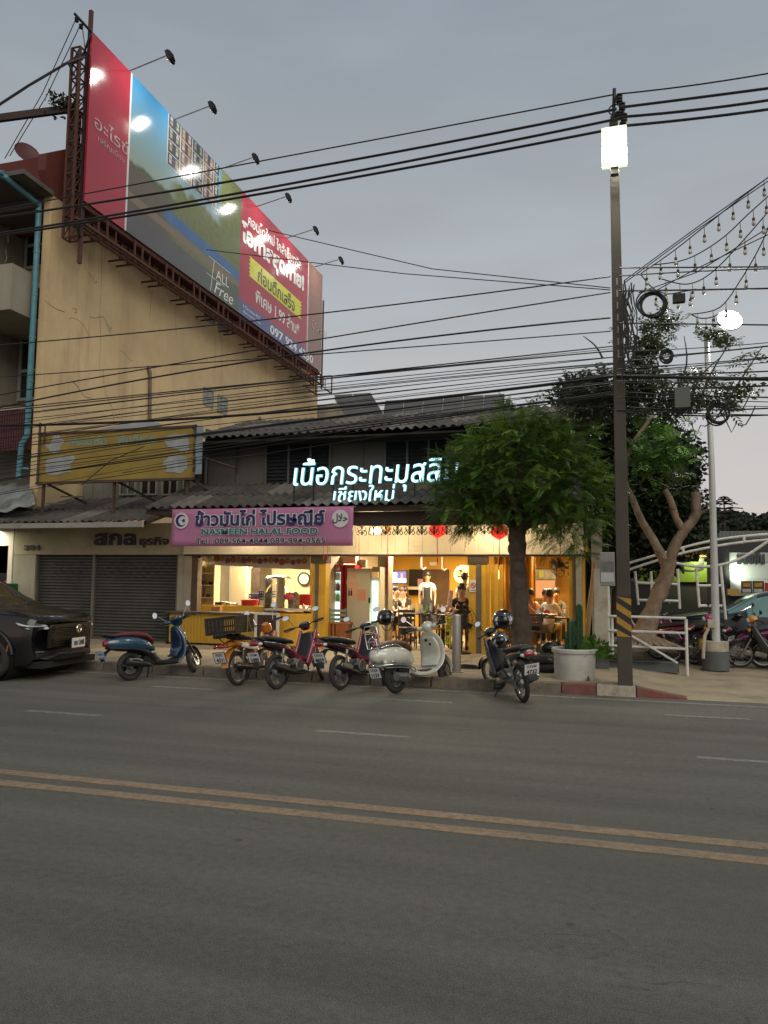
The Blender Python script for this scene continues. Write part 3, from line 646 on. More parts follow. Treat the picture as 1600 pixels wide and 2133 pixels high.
# ================================================================ SHOP ROW
F=16.3
roofm=M('corrugated_cement',(.080,.069,.060),.9,var=.35,scale=4,bump=.5,bscale=25,dirt=(.028,.024,.022),dscale=2.2,damt=.8)
roofp=M('corrugated_cement_pale',(.16,.145,.125),.9,var=.3,scale=5,bump=.5,bscale=25,dirt=(.07,.06,.05),dscale=2.5,damt=.8)
SHEETS={}
def rsheet(w,l,waves,mat,amp=.025):
    k=(round(w,2),round(l,2),waves,mat.name)
    if k in SHEETS: return SHEETS[k]
    m=MB(); n=waves*6; th=.012
    def pt(u,v,d): return (u*w,v*l,amp*math.sin(u*waves*2*PI)+d)
    vs=[];fs=[]
    for d in (0,-th):
        for j in (0,1):
            for i in range(n+1): vs.append(pt(i/n,j,d))
    N1=n+1
    for i in range(n):
        fs.append((i,i+1,N1+i+1,N1+i)); fs.append((2*N1+i,3*N1+i,3*N1+i+1,2*N1+i+1))
        fs.append((i,2*N1+i,2*N1+i+1,i+1)); fs.append((N1+i,N1+i+1,3*N1+i+1,3*N1+i))
    fs.append((0,N1,3*N1,2*N1)); fs.append((n,2*N1+n,3*N1+n,N1+n))
    m.add(vs,fs); SHEETS[k]=m.mesh('roof_sheet',mat,smooth=50); return SHEETS[k]
def corr_roof(parent,p0,x1,run,rise,sw=.6,waves=3,rows=2,mats=None,skip=(),jit=.012,seed=1,amp=.025,name='roof_sheet'):
    """roof of single corrugated sheets from eave corner p0 to x1, going back by run and up by rise"""
    rr=random.Random(seed); L=math.hypot(run,rise); a=math.atan2(rise,run); n=max(1,round((x1-p0[0])/sw)); w_=(x1-p0[0])/n; l=L/rows
    root=parent.location
    for j in range(rows):
        for i in range(n):
            if (i,j) in skip: continue
            mt=(mats or [roofm])[int(rr.random()**2*len(mats or [roofm]))]
            o=bpy.data.objects.new(name,rsheet(w_*1.03,l*1.07,waves,mt,amp)); col.objects.link(o); o.parent=parent
            s=j*l-rr.uniform(0,jit*2)-(0.07 if j==0 else 0)*0; 
            o.location=V((p0[0]+i*w_,p0[1]+math.cos(a)*s,p0[2]+math.sin(a)*s+.016*j+rr.uniform(0,.006)+(.003 if i%2 else 0)))-root
            o.rotation_euler=(a+rr.uniform(-.008,.004),rr.uniform(-.006,.006),rr.uniform(-jit,jit))
            
# --- closed shop 384
shop=T('shophouse','closed shop numbered 384 with grey roller shutters under a low corrugated roof','building',(-12,F,.15))
plaster=M('stained_shop_plaster',(.36,.33,.25),.85,var=.15,scale=1.2,dirt=(.15,.12,.08),dscale=1.3,damt=.75,streak=.8)
fas=M('shop_fascia_plaster',(.36,.325,.215),.85,var=.12,scale=1.5,dirt=(.19,.15,.09),dscale=1.6,damt=.6)
zf0=2.22; xl=PY(31,1150,F).x; xm0=PY(69,1300,F).x; xs=PY(188,1300,F).x; xr=PY(366,1300,F).x
bx('fascia',fas,shop,xl,xr+.2,F-.04,F+.3,zf0,2.98)
bx('pillar',plaster,shop,xl,xm0,F-.03,F+.35,.15,zf0-.002); bx('pillar',plaster,shop,xr+.01,xr+.2,F+.0,F+.3,.15,zf0-.002)
shm=M('roller_shutter_steel',(.092,.090,.082),.6,.3,var=.2,scale=1.5,dirt=(.045,.042,.038),dscale=1.6,damt=.6)
shm2=M('roller_shutter_steel_pale',(.14,.135,.125),.6,.3,var=.2,scale=2)
def shutter(x0,x1,nm='shutter'):
    m=MB(); z=.16; 
    while z<zf0-.01:
        m.prism([(F+.12,z),(F+.085,z+.02),(F+.085,z+.05),(F+.12,z+.073)],lambda a,b:(x0,a,b),(x1-x0,0,0)); z+=.075
    m.box(x0,x1,F+.119,F+.125,.16,zf0)
    m.box(x0,x1,F+.06,F+.10,.152,.21)
    s=m.build(nm,shm,shop,kind=None)
    h=MB(); rr=random.Random(4)
    for k in range(4):
        z=1.66+k*.112; x=x0+.3+(k%2)*.12
        while x<x1-.3: h.box(x,x+.13,F+.078,F+.086,z,z+.032); x+=.25
    h.build('vent_slot',ink,s,kind='stuff'); return s
shutter(xm0+.03,xs-.04); shutter(xs+.04,xr-.01)
bx('shutter_post',shm2,shop,xs-.038,xs+.038,F+.03,F+.13,.15,zf0-.003); bx('shutter_rail',shm2,shop,xr-.04,xr+.008,F+.02,F+.1,.15,zf0-.004); bx('shutter_rail',shm2,shop,xm0+.002,xm0+.035,F+.02,F+.1,.15,zf0-.004)
LT=M('old_dark_letter',(.022,.014,.03),.6,var=.3,scale=15)
a=PY(196,1136,F-.05); b=PY(283,1136,F-.05); text('letter','สกล',LT,shop,(a.x,F-.045,a.z-.0),X,Z,b.x-a.x,.30,.03,.03,split=True)
a=PY(290,1138,F-.05); b=PY(352,1138,F-.05); text('letter','ธุรกิจ',LT,shop,(a.x,F-.045,a.z-.03),X,Z,b.x-a.x,.25,.03,.02,split=True)
a=PY(50,1146,F-.05); b=PY(84,1146,F-.05); text('letter','384',LT,shop,(a.x,F-.045,a.z),X,Z,b.x-a.x,.13,.02,.04,split=True)
# upper storey: timber wall and casements
zr0=3.55
tim=M('greyed_timber_board',(.20,.19,.165),.85,var=.2,scale=2,dirt=(.12,.10,.08),dscale=2.2,damt=.7)
YU=17.6
m=MB(); xa,xb_=PY(172,1010,YU).x,PY(500,1010,YU).x
nb=14
for i in range(nb): 
    q=MB(); x0=xa+(xb_-xa)*i/nb; q.box(x0,x0+(xb_-xa)/nb-.012,YU+(i%2)*.012,YU+.06,3.4,5.2); q.build('wall_board',tim,shop)
bx('wall_backing',M('dark_timber',(.03,.025,.022),.9),shop,xa,xb_,YU+.07,YU+.12,3.4,5.2)
for i in range(4):
    x0=250+i*44; wpx(shop,x0,995,x0+34,1032,YU,nx=2,nz=1,fw=.04,gm=glassd)
# low roof
P0=PY(0,1086,15.0)
ze=2.95
corr_roof(shop,(-15.9,15.0,ze),-9.95,2.5,.78,rows=2,mats=[roofm,roofm,roofp],seed=3)
bx('gutter',M('grey_gutter',(.30,.29,.265),.7,var=.2,scale=4,dirt=(.14,.12,.1),dscale=4),shop,-16,-10.05,14.9,14.99,ze-.16,ze-.045)
bx('soffit',M('dark_timber',(.03,.025,.022),.9),shop,-16,-9.9,15.05,17.4,2.985,3.0) if False else None
for k in range(8): x=-15.8+k*.82; bt=MB(); bt.beam((x,15.05,ze-.06),(x,17.4,ze+.66),.05,.09); bt.build('rafter',M('dark_timber',(.03,.025,.022)),shop)
# broken sheet pieces lying on the roof
m=MB(); 
for (x,y,w_,dd) in ((118,1052,.5,.05),(90,1060,.35,.1),(150,1038,.6,.06)):
    p=PY(x,y,16.); m.obox(p+V((0,0,.04)),(w_,.14,.012),(R(18),0,R(12)))
m.build('broken_sheet',roofp,shop)
# --- sliver of the neighbour at the left edge
ns_=T('neighbour_shop','bright open shop with white frame at the left edge beside the closed shop','building',(-15.5,F,.15))
wf=M('lit_white_frame',(.66,.62,.52),.6,var=.06)
xk=PY(29,1150,F).x-.02; xj=PY(13,1250,F).x
bx('frame_post',wf,ns_,xj,xk,F-.02,F+.2,.15,2.45); bx('frame_lintel',wf,ns_,-20,xk,F-.02,F+.2,2.452,2.9)
bx('inner_wall',M('grey_green_wall',(.13,.18,.155),.7),ns_,-20,xk-.05,F+1.6,F+1.7,.15,2.9)
bx('counter',M('black_counter',(.01,.01,.01),.5),ns_,-20,xj-.01,F+.5,F+.9,1.55,1.75)
bx('display',M('red_display',(.55,.03,.02),.5,var=.5,scale=6,dirt=(.6,.25,.02),dscale=6,damt=1),ns_,-20,xj-.01,F+.45,F+.85,1.0,1.54)
m=MB(); p=PY(0,1215,F-.5); q=PY(26,1238,F-.5); m.box(-17,q.x,F-.7,F-.3,.152,p.z)
tag(m.build('green_bin',M('green_plastic',(.01,.11,.03),.5,var=.1),bevel=.03),'dark green plastic bin at the left edge behind the black car','bin')
light('AREA',(-15.4,F-.45,2.82),30,(1,.92,.72),.5,1.0,rot=(0,0,0),name='shop_light')
# torn metal sheet canopy over it
m=MB(); rr=random.Random(9)
def fn(u,v):
    p=PY(-60,1082,15.2).lerp(PY(72,1050,15.2),u); q=PY(-60,1010,16.6).lerp(PY(66,1005,16.6),u); r=p.lerp(q,v); return r+V((0,0,.035*math.sin(u*19+v*7)+.02*math.sin(v*23)))
m.grid(fn,24,10); zs=m.build('metal_canopy',M('crumpled_zinc',(.30,.31,.30),.5,.35,var=.3,scale=2,dirt=(.12,.11,.10),dscale=3,damt=.8),label='crumpled grey zinc canopy over the shop at the left edge',cat='canopy',smooth=40); zs.modifiers.new('s','SOLIDIFY').thickness=.015
# --- tattered yellow hoarding
yb_=T('hoarding','tattered ochre hoarding with torn white patches standing on the low roof','billboard',(-12.2,15.6,3.5))
YH=15.55; och=M('ochre_faded_print',(.27,.185,.035),.7,var=.2,scale=1.5,dirt=(.19,.13,.025),dscale=2,damt=.6)
hx0,hx1=PY(80,950,YH).x,PY(406,950,YH).x; hz0,hz1=PY(250,999,YH).z,PY(250,898,YH).z
bx('printed_sheet',och,yb_,hx0,hx1,YH,YH+.03,hz0,hz1)
hf=M('rusty_angle_iron',(.075,.045,.03),.85,var=.3)
m=MB(); m.box(hx0-.03,hx1+.03,YH-.03,YH+.06,hz0-.06,hz0-.001); m.box(hx0-.03,hx1+.03,YH-.03,YH+.06,hz1+.001,hz1+.05); m.build('frame_rail',hf,yb_)
for x in (hx0+.15,(hx0+hx1)/2,hx1-.2): q=MB(); q.box(x-.03,x+.03,YH+.035,YH+.09,3.15,hz0-.002); q.beam((x,YH+.07,hz0),(x+.7,YH+.8,3.5),.05); q.build('post',hf,yb_)
q=MB(); q.tube([(hx0+.05,YH-.05,hz0),(hx0+.05,YH-.05,hz1+.3)],.03,6); q.tube([(hx0+.2,YH-.05,hz1-.2),(hx0+.2,YH-.05,hz1+.25)],.02,6); q.build('post',hf,yb_)
torn=M('torn_white_backing',(.29,.30,.30),.8,var=.2,scale=4,dirt=(.25,.26,.27),dscale=5)
def blob(pts,nm='torn_patch',mat=torn,Y=YH-.004):
    r_=random.Random(len(pts)); pp2=[]
    for i in range(len(pts)):
        a=pts[i];b=pts[(i+1)%len(pts)]
        for k in range(4): f=k/4; pp2.append((a[0]+(b[0]-a[0])*f+r_.uniform(-1.6,1.6),a[1]+(b[1]-a[1])*f+r_.uniform(-1.6,1.6)))
    m=MB(); m.prism([(PY(x,y,Y).x,PY(x,y,Y).z) for x,y in pp2],lambda a,b:(a,Y,b),(0,-.006,0)); m.build(nm,mat,yb_)
blob([(112,908),(124,907),(135,921),(128,925),(125,940),(118,946),(108,944),(97,933),(95,928),(108,922)])
blob([(100,953),(155,949),(158,957),(148,965),(148,984),(105,990),(95,985),(96,963)])
blob([(342,912),(362,905),(392,905),(396,935),(388,944),(372,936),(350,930),(343,920)]); blob([(352,950),(372,946),(390,955),(391,975),(380,985),(345,984),(348,972),(338,970),(342,962)])
blob([(190,897),(235,888),(318,876),(338,886),(345,897)],Y=YH+.05)
fw=M('faded_print_letters',(.20,.245,.17),.7,var=.2,scale=6)
a=PY(140,930,YH);b=PY(222,930,YH); text('lettering','เฟรชมาร์ท',fw,yb_,(a.x,YH-.003,a.z),X,Z,b.x-a.x,.22,.004,.06)
a=PY(245,927,YH);b=PY(325,927,YH); text('lettering','พื้นที่ขาย',fw,yb_,(a.x,YH-.003,a.z),X,Z,b.x-a.x,.26,.004,.04)
# narrow upright sign at the hoarding's right end
m=MB(); x0=PY(406,940,15.4).x; m.box(x0,x0+.16,15.42,15.46,hz0+.05,hz1+.0); vs_=m.build('side_sign',M('narrow_sign',(.20,.24,.27),.6,var=.3,scale=6),yb_)
for k,c in enumerate('ขายที่'): pass
text('lettering','แชล่',ink,yb_,(x0+.02,15.415,hz0+.1),Z,-X,1.1,.11,.003,.03)

# ================================================================ RESTAURANT BUILDING
rs=T('restaurant_building','low two storey restaurant building with corrugated roofs, pale fascia and yellow pillars','building',(-5,F,.15))
RX0,RX1=-9.78,-.55
# inner shell
floor_m=M('restaurant_floor_tile',(.30,.24,.16),.4,var=.15,scale=2,dirt=(.16,.12,.08),dscale=1.5)
inw=M('cream_inner_wall',(.60,.50,.32),.7,var=.06); yw=M('yellow_wall_paint',(.60,.34,.03),.6,var=.1,scale=1.2)
YBk=22.0
m=MB(); nf=15
for i in range(nf):
    for j in range(9):
        if i>=0:
            x0=RX0+.1+i*.61; y0=16.45+j*.61; o=None
flm=MB(); flm.box(0,.6,0,.6,0,.012); fme=flm.mesh('floor_tile',floor_m)
for i in range(-3,15):
    for j in range(9):
        if i<0 and j<1: continue
        o=bpy.data.objects.new('floor_tile',fme); col.objects.link(o); o.parent=rs; o.location=V((RX0+.05+i*.608,16.43+j*.608,.148))-rs.location
bx('back_wall',yw,rs,-6.3,RX1,YBk,YBk+.1,.15,2.6); bx('back_wall',inw,rs,-11.4,-6.302,20.6,20.7,.15,2.6)
bx('party_wall',inw,rs,-6.42,-6.30,16.62,YBk,.15,2.6); bx('party_wall',plaster,rs,RX0-.06,RX0+.06,16.35,16.62,.15,2.6); bx('party_wall',plaster,rs,RX0-.06,RX0+.06,16.35,21,2.67,5.0); bx('party_wall',inw,rs,-11.5,-11.4,16.65,20.7,.15,2.6); bx('front_inner_wall',inw,rs,-11.4,RX0-.062,16.65,16.72,.15,2.6); bx('party_wall',yw,rs,-2.68,-2.60,18.4,YBk,.15,2.6)
bx('end_wall',yw,rs,RX1-.12,RX1,16.62,YBk,.15,2.6)
bx('ceiling',M('pale_ceiling',(.55,.50,.40),.8,var=.05),rs,RX0+.07,RX1,16.45,YBk+.1,2.6,2.66); bx('ceiling',MATS['pale_ceiling'],rs,-11.5,RX0+.065,16.63,YBk+.1,2.6,2.66)
fascm=M('pale_fascia_panel',(.62,.57,.43),.65,var=.07,scale=2,dirt=(.33,.27,.17),dscale=2,damt=.5)
n=30; zB,zT=2.25,2.93
for i in range(n):
    x0=RX0+(RX1-RX0)*i/n; q=MB(); q.box(x0,x0+(RX1-RX0)/n-.006,F-.05-(i%2)*.004,F+.02,zB+.03,zT); q.build('fascia_board',fascm,rs)
bx('fascia_trim',M('cream_trim',(.62,.56,.42),.5),rs,RX0,RX1,F-.07,F+.03,zB-.02,zB+.028); bx('lintel',M('dark_lintel',(.06,.045,.03),.7),rs,RX0,RX1,F-.03,F+.25,zB-.06,zB-.022)
bx('soffit_band',M('dark_brown_timber',(.05,.035,.028),.8,var=.3,scale=3,dirt=(.025,.018,.015),dscale=3),rs,RX0,RX1,F-.12,F+.1,zT+.002,3.72)
bx('soffit',MATS['dark_brown_timber'],rs,RX0,RX1,14.75,16.1,3.05,3.07)
pil=M('yellow_pillar_paint',(.62,.36,.03),.55,var=.1,scale=3,dirt=(.28,.16,.03),dscale=2.5,damt=.4); psteel=M('folding_door_steel',(.16,.15,.13),.5,.6,var=.2,scale=6)
def pillar(px0,px1,seam0,seam1):
    a,b=PY(px0,1250,F).x,PY(px1,1250,F).x; s0,s1=PY(seam0,1250,F).x,PY(seam1,1250,F).x
    m=MB(); m.box(a,s0-.003,F+.02,F+.28,.15,zB-.065); m.box(s1+.003,b,F+.02,F+.28,.15,zB-.065); m.build('pillar',pil,rs); bx('pillar_seam',psteel,rs,s0,s1,F+.0,F+.26,.15,zB-.066)
    bx('pillar_cap',M('dark_lintel',(.06,.045,.03)),rs,a-.02,b+.02,F-.01,F+.3,zB-.22,zB-.062)
pillar(648,677,656,662); pillar(976,1012,992,1002)
m=MB(); a=PY(1012,1250,F+.05).x; 
nf=4
for k in range(4): x0=a+.0+k*.09; q=MB(); q.box(x0,x0+.08,F+.08+(k%2)*.05,F+.13+(k%2)*.05,.16,zB-.23); q.build('folded_door_leaf',pil,rs)
# left frame of the kitchen bay and right end posts
stp=M('stained_plaster_post',(.36,.33,.25),.85,var=.2,scale=4,dirt=(.14,.11,.08),dscale=4,damt=.7); dbr=M('dark_brown_post',(.09,.06,.035),.7,var=.2,scale=5)
a,b,c=PY(383,1250,F).x,PY(397,1250,F).x,PY(410,1250,F).x
bx('post',stp,rs,a,b,F-.02,F+.22,.15,zB-.065); bx('post',dbr,rs,b+.003,c,F+.0,F+.2,.15,zB-.065)
a,b,c=PY(1193,1250,F).x,PY(1200,1250,F).x,PY(1213,1250,F).x
bx('post',dbr,rs,a,b,F+.0,F+.2,.15,zB-.065); bx('post',stp,rs,b+.003,c,F-.02,F+.2,.15,zB-.065)
bx('post',M('yellow_pillar_paint',(.5,.29,.035)),rs,PY(1186,1250,F+.1).x,a-.003,F+.1,F+.22,.15,zB-.065)
# no-smoking notice on the pillar
p=PY(978,1233,F-.01); nsb=T('notice_sign','small white no smoking notice fixed to the yellow pillar','sign',(p.x+.06,F,p.z))
m=MB(); m.box(p.x,p.x+.16,F+.0,F+.015,p.z,p.z+.25); m.build('board',plate_white,nsb)
m=MB(); m.torus((p.x+.08,F-.003,p.z+.14),Yv,.05,.008,20,5); m.obox((p.x+.08,F-.004,p.z+.14),(.1,.005,.012),(0,R(45),0)); m.build('ring',M('sign_red',(.5,.03,.03),.5,var=0),nsb)
m=MB(); m.obox((p.x+.08,F-.001,p.z+.14),(.055,.004,.012)); m.obox((p.x+.08,F-.001,p.z+.035),(.11,.004,.012)); m.build('mark',ink,nsb)
# lower corrugated roof over the pavement
EZ=3.19; corr_roof(rs,(-9.82,14.6,EZ),-.55,1.9,.68,sw=.6,waves=3,rows=2,mats=[roofm,roofm,roofm,roofp],seed=8,amp=.032)
for k in range(13): x=-9.7+k*.75; bt=MB(); bt.beam((x,14.66,EZ-.07),(x,16.4,EZ+.55),.05,.10); bt.build('rafter',MATS['dark_brown_timber'],rs)
bx('eave_batten',MATS['dark_brown_timber'],rs,-9.8,-.55,14.68,14.74,EZ-.14,EZ-.035)
# upper storey
YU2=16.55; uw=M('grey_board_wall',(.115,.108,.095),.85,var=.2,scale=1.6,dirt=(.075,.065,.058),dscale=1.6,damt=.7)
UX0=PY(430,950,YU2).x
zu0,zu1=3.72,5.15
nb=11
for i in range(nb):
    x0=UX0+(RX1-UX0)*i/nb; q=MB(); q.box(x0,x0+(RX1-UX0)/nb-.012,YU2+(i%2)*.006,YU2+.06,zu0,zu1); q.build('wall_panel',uw,rs)
bx('wall_backing',M('dark_timber',(.03,.025,.022)),rs,UX0,RX1,YU2+.068,YU2+.12,zu0,zu1); bx('side_wall',uw,rs,UX0-.05,UX0+.0,YU2,20.5,3.7,5.3)
def louvre(px0,px1,py0,py1):
    x0,x1=PY(px0,py1,YU2).x,PY(px1,py1,YU2).x; z0,z1=PY((px0+px1)/2,py1,YU2).z,PY((px0+px1)/2,py0,YU2).z
    f=MB()
    for x in (x0,x0+(x1-x0)/3*1.05,x0+(x1-x0)*.68,x1-.05): f.box(x,x+.05,YU2-.05,YU2-.003,z0,z1)
    f.box(x0,x1,YU2-.051,YU2-.004,z0-.05,z0); f.box(x0,x1,YU2-.051,YU2-.004,z1,z1+.05); w_=f.build('window',M('grey_window_frame',(.10,.095,.085),.7,var=.2),rs)
    bx('window_void',M('dark_void',(.006,.006,.007),.6),w_,x0+.02,x1-.02,YU2-.012,YU2-.004,z0,z1)
    b=MB(); z=z0+.03
    while z<z1-.03: b.obox(((x0+x1)/2,YU2-.03,z),(x1-x0-.1,.006,.085),(R(-28),0,0)); z+=.085
    b.build('louvre_blade',M('louvre_glass',(.028,.032,.033),.15,var=.2,scale=8,spec=.8),w_,kind='stuff')
louvre(552,690,922,1014); louvre(800,935,918,1012); louvre(1040,1170,915,1010)
corr_roof(rs,(UX0-.15,15.75,4.93),-.35,3.3,1.0,sw=.62,waves=3,rows=4,mats=[roofm,roofm,roofp],seed=12,amp=.03,jit=.02)
bx('eave_board',MATS['dark_brown_timber'],rs,UX0-.1,-.35,15.85,16.5,4.8,4.84); bx('rear_roof_wall',uw,rs,UX0,RX1,18.95,19.05,4.9,5.88)
m=MB(); m.tube([PY(418,950,16.2),PY(430,955,16.),PY(490,975,16.2)],.03,6); m.tube([PY(497,925,16.5),PY(495,980,16.45)],.02,6); m.build('awning_bracket',hf,rs)
m=MB(); m.tube([PY(420,895,15.7),PY(417,960,15.7),PY(408,1000,15.7)],.04,6); m.tube([PY(430,960,15.9),PY(428,1010,15.9)],.05,6); m.build('rain_pipe',dark_metal,rs)
# --- solar panels on the ridge
so_=T('solar_array','row of dark solar panels on a steel rack above the restaurant roof','solar panels',(-5,20.2,6))
pb=M('solar_panel_back',(.10,.10,.10),.5,var=.15,scale=2); st=M('galvanised_rail',(.42,.42,.40),.5,.6,var=.1)
YS=20.3
def spanel(xa_,ya_,xb_,yb_,n,slant=.0,dy=.9):
    pass
x0=PY(692,820,YS).x; x1=PY(1045,815,YS).x
base=PY(700,870,YS+.0).z
def rack(x0,x1,zlo,zhi,n,y0,y1,lean=0.):
    for i in range(n):
        a=x0+(x1-x0)*i/n; b=x0+(x1-x0)*(i+1)/n-.02; q=MB()
        A,B,C_,D=V((a+lean,y0,zlo)),V((b+lean,y0,zlo)),V((b,y1,zhi)),V((a,y1,zhi)); nn=V((0,-.03,.04)); nn=(B-A).cross(D-A).normalized()*.035
        q.add([A,B,C_,D,A+nn,B+nn,C_+nn,D+nn],[(0,3,2,1),(4,5,6,7),(0,1,5,4),(1,2,6,5),(2,3,7,6),(3,0,4,7)]); q.build('solar_panel',pb,so_)
        if i%1==0: r=MB(); r.beam(A+V((0,.02,-.05)),D+V((0,.02,-.05)),.04); r.build('rail',st,so_)
        if i%2==0: r=MB(); r.beam((a+.4,y0+.25,zlo-.35),(a+.4,y0+.25,zlo+.32),.035); r.build('strut',st,so_)
rack(PY(735,870,YS).x,PY(790,820,YS).x+.55,PY(740,868,YS).z,PY(740,816,YS-.9).z+.1,3,YS,YS-.9,lean=.0) if False else None
zl_=PY(870,872,YS).z
rack(PY(798,850,YS).x,PY(1050,850,YS).x,zl_,PY(900,826,YS).z,6,YS,YS+.25)
rack(PY(690,850,YS-.3).x,PY(768,850,YS-.3).x,PY(740,872,YS-.3).z,PY(720,818,YS-.3).z,2,YS-.3,YS-.05,lean=.5)
# --- fretwork valance
gold=M('dark_fretwork',(.035,.022,.012),.6,var=.2); xv0,xv1=PY(742,1105,14.85).x,-.6; per=.25
def fret_mesh():
    m=MB(); zt=.0
    def arc(cx,cz,r,a0,a1,n=9,t=.011,r1=None):
        pts=[]
        for i in range(n+1):
            a=a0+(a1-a0)*i/n; rr_=r+((r1 if r1 is not None else r)-r)*i/n; pts.append((cx+math.cos(a)*rr_,0,cz+math.sin(a)*rr_))
        for p,q in zip(pts,pts[1:]): m.beam(p,q,.012,t*2,Yv)
    m.box(0,per,-.006,.006,-.012,0)
    for s in (0,1):
        f=(lambda x:x) if s==0 else (lambda x:per-x)
        for (cx,cz,r,a0,a1,r1) in ((.065,-.065,.06,PI*.6,-PI*1.3,.022),(.06,-.15,.05,PI*1.6,-.5*PI,.018),(.115,-.10,.065,PI*.9,PI*2.0,.03)):
            pts=[]
            for i in range(11):
                a=a0+(a1-a0)*i/10; q=r+(r1-r)*i/10; pts.append((f(cx+math.cos(a)*q),0,cz+math.sin(a)*q))
            for p,q in zip(pts,pts[1:]): m.beam(p,q,.012,.026,Yv)
    m.beam((per/2,0,0),(per/2,0,-.19),.012,.02,Yv); m.add([(per/2-.03,-.006,-.17),(per/2,-.006,-.21),(per/2+.03,-.006,-.17),(per/2,-.006,-.13)],[(0,1,2,3)])
    return m.mesh('fret_panel',gold)
fm_=fret_mesh(); n=int((xv1-xv0)/per); zfr=PY(900,1093,14.85).z
for i in range(n):
    o=bpy.data.objects.new('fret_panel',fm_); col.objects.link(o); o.parent=rs; o.location=V((xv0+i*per,14.85,zfr))-rs.location
bx('valance_board',MATS['dark_brown_timber'],rs,xv0-.6,xv1,14.84,14.87,zfr+.001,EZ-.15)
# --- lanterns with tassels and unlit bulbs
red=M('lantern_red',(.6,.02,.02),.5,var=.1,emit=(1,.05,.03),es=.7); red2=M('red_cord',(.45,.03,.02),.7,var=0); warmb=M('warm_bulb',(1,.9,.7),.3,var=0,emit=(1,.72,.34),es=14)
YL=15.35
def lantern(px,py,r,lab,mat=red,tl=.42):
    p=PY(px,py,YL); t=T('paper_lantern',lab,'lantern',(p.x,p.y,p.z))
    m=MB()
    nr=10
    for k in range(nr+1): pass
    m.lathe([(.02,-r),(r*.55,-r*.92)]+[(r*1.15*math.sin(PI*(k+.5)/9)*(1-.04*(k%2)),-r*.9*math.cos(PI*(k+.5)/9)) for k in range(9)]+[(.02,r)],p,14); m.build('shade',mat,t,smooth=30)
    q=MB(); q.cyl(p+V((0,0,r)),(p.x,p.y,3.04),.006,n=4); q.cyl(p+V((0,0,-r)),p+V((0,0,-r-tl)),.007,n=4); q.cyl(p+V((0,0,-r-tl)),p+V((0,0,-r-tl-.09)),.02,.012,n=6); q.build('tassel',red2,t)
lantern(912,1104,.16,'larger red paper lantern glowing behind the fretwork left of the street tree'); lantern(1040,1107,.16,'red paper lantern glowing right beside the tree trunk top')
lantern(808,1101,.07,'small orange lantern behind the fretwork over the restaurant door',M('lantern_orange',(.6,.2,.03),.5,var=.1,emit=(1,.35,.05),es=.5),.6)
for i,(x0,y0,y1) in enumerate(((748,1112,1160),(674,1136,1158),(682,1136,1162),(1168,1135,1160))):
    a=PY(x0,y0,15.2); b=PY(x0,y1,15.2); m=MB(); m.tube([(a.x,a.y,3.05),a,b],.006,4); m.cyl(b,b-V((0,0,.08)),.018,.01,n=6)
    m.build('red_tassel',red2,label=('red tassel cord hanging just right of the pink banner','left red cord dangling below the pink banner','right red cord dangling below the pink banner','short red tassel under the leaves near the wall fan')[i],cat='tassel')
for i,x in enumerate((745,800,860)):
    p=PY(x,1068,14.95); t=T('light_bulb',('unlit hanging bulb under the eave beside the pink banner','unlit hanging bulb under the eave, middle of three','unlit hanging bulb under the eave beside the tree')[i],'bulb',p)
    m=MB(); m.lathe([(.0,-.09),(.03,-.075),(.04,-.04),(.03,0),(.018,.03),(.018,.06)],p,12); m.build('glass',glass('bulb_glass',(.8,.78,.7),.05,.8),t,smooth=60); m=MB(); m.cyl(p+V((0,0,.03)),p+V((0,0,.08)),.02,n=8); m.cyl(p+V((0,0,.08)),p+V((0,0,.2)),.004,n=4); m.build('socket',white_paint,t)
p=PY(783,1106,15.6); t=T('eave_lamp','lit warm lamp under the eave behind the fretwork','lamp',p); m=MB(); m.ell(p,(.13,.1,.07)); m.build('bulb',warmb,t,smooth=60)
light('POINT',p+V((0,-.25,0)),75,(1,.8,.48),radius=.15,name='eave_lamp_light')
light('POINT',V((-2.3,15.5,2.75)),65,(1,.8,.48),radius=.15,name='eave_lamp_light'); light('POINT',V((-8.0,15.7,2.9)),34,(1,.82,.55),radius=.15,name='eave_lamp_light')
# --- pink banner
bn=T('banner','pink halal food banner with dark blue lettering, crescent badge and telephone numbers','banner',(-7,14.45,2.3))
YP=14.45; q0,q1,q2,q3=PY(356,1138,YP),PY(735,1137,YP),PY(735,1056,YP),PY(355,1060,YP)
pk=M('banner_pink',(.45,.17,.31),.55,var=.06,scale=2,dirt=(.34,.15,.29),dscale=1.2,damt=.7)
bx0,bx1=q0.x,q1.x; bz0,bz1=(q0.z+q1.z)/2,(q2.z+q3.z)/2; Hh=bz1-bz0; W_=bx1-bx0
m=MB(); m.grid(lambda u,v:(bx0+W_*u,YP+.006*math.sin(u*17+v*3)+.003*math.sin(u*41),bz0+Hh*v),40,6); 
bs=m.build('printed_sheet',pk,bn,smooth=60); bs.modifiers.new('s','SOLIDIFY').thickness=.012
YT=YP-.02
def btx(s,fx0,fx1,fz0,fz1,mat,bold,e=.0,dy=0,sh=0):
    text('lettering',s,mat,bn,(bx0+W_*fx0-e,YT-dy,bz0+Hh*fz0-e),X,Z,W_*(fx1-fx0)+2*e,Hh*(fz1-fz0)+2*e,.003,bold,sh)
navy=M('banner_navy',(.012,.018,.11),.5,var=0); teal=M('banner_teal',(.01,.13,.14),.5,var=0); bwh=M('banner_white',(.62,.60,.62),.5,var=0); bk=M('banner_black',(.012,.012,.03),.5,var=0)
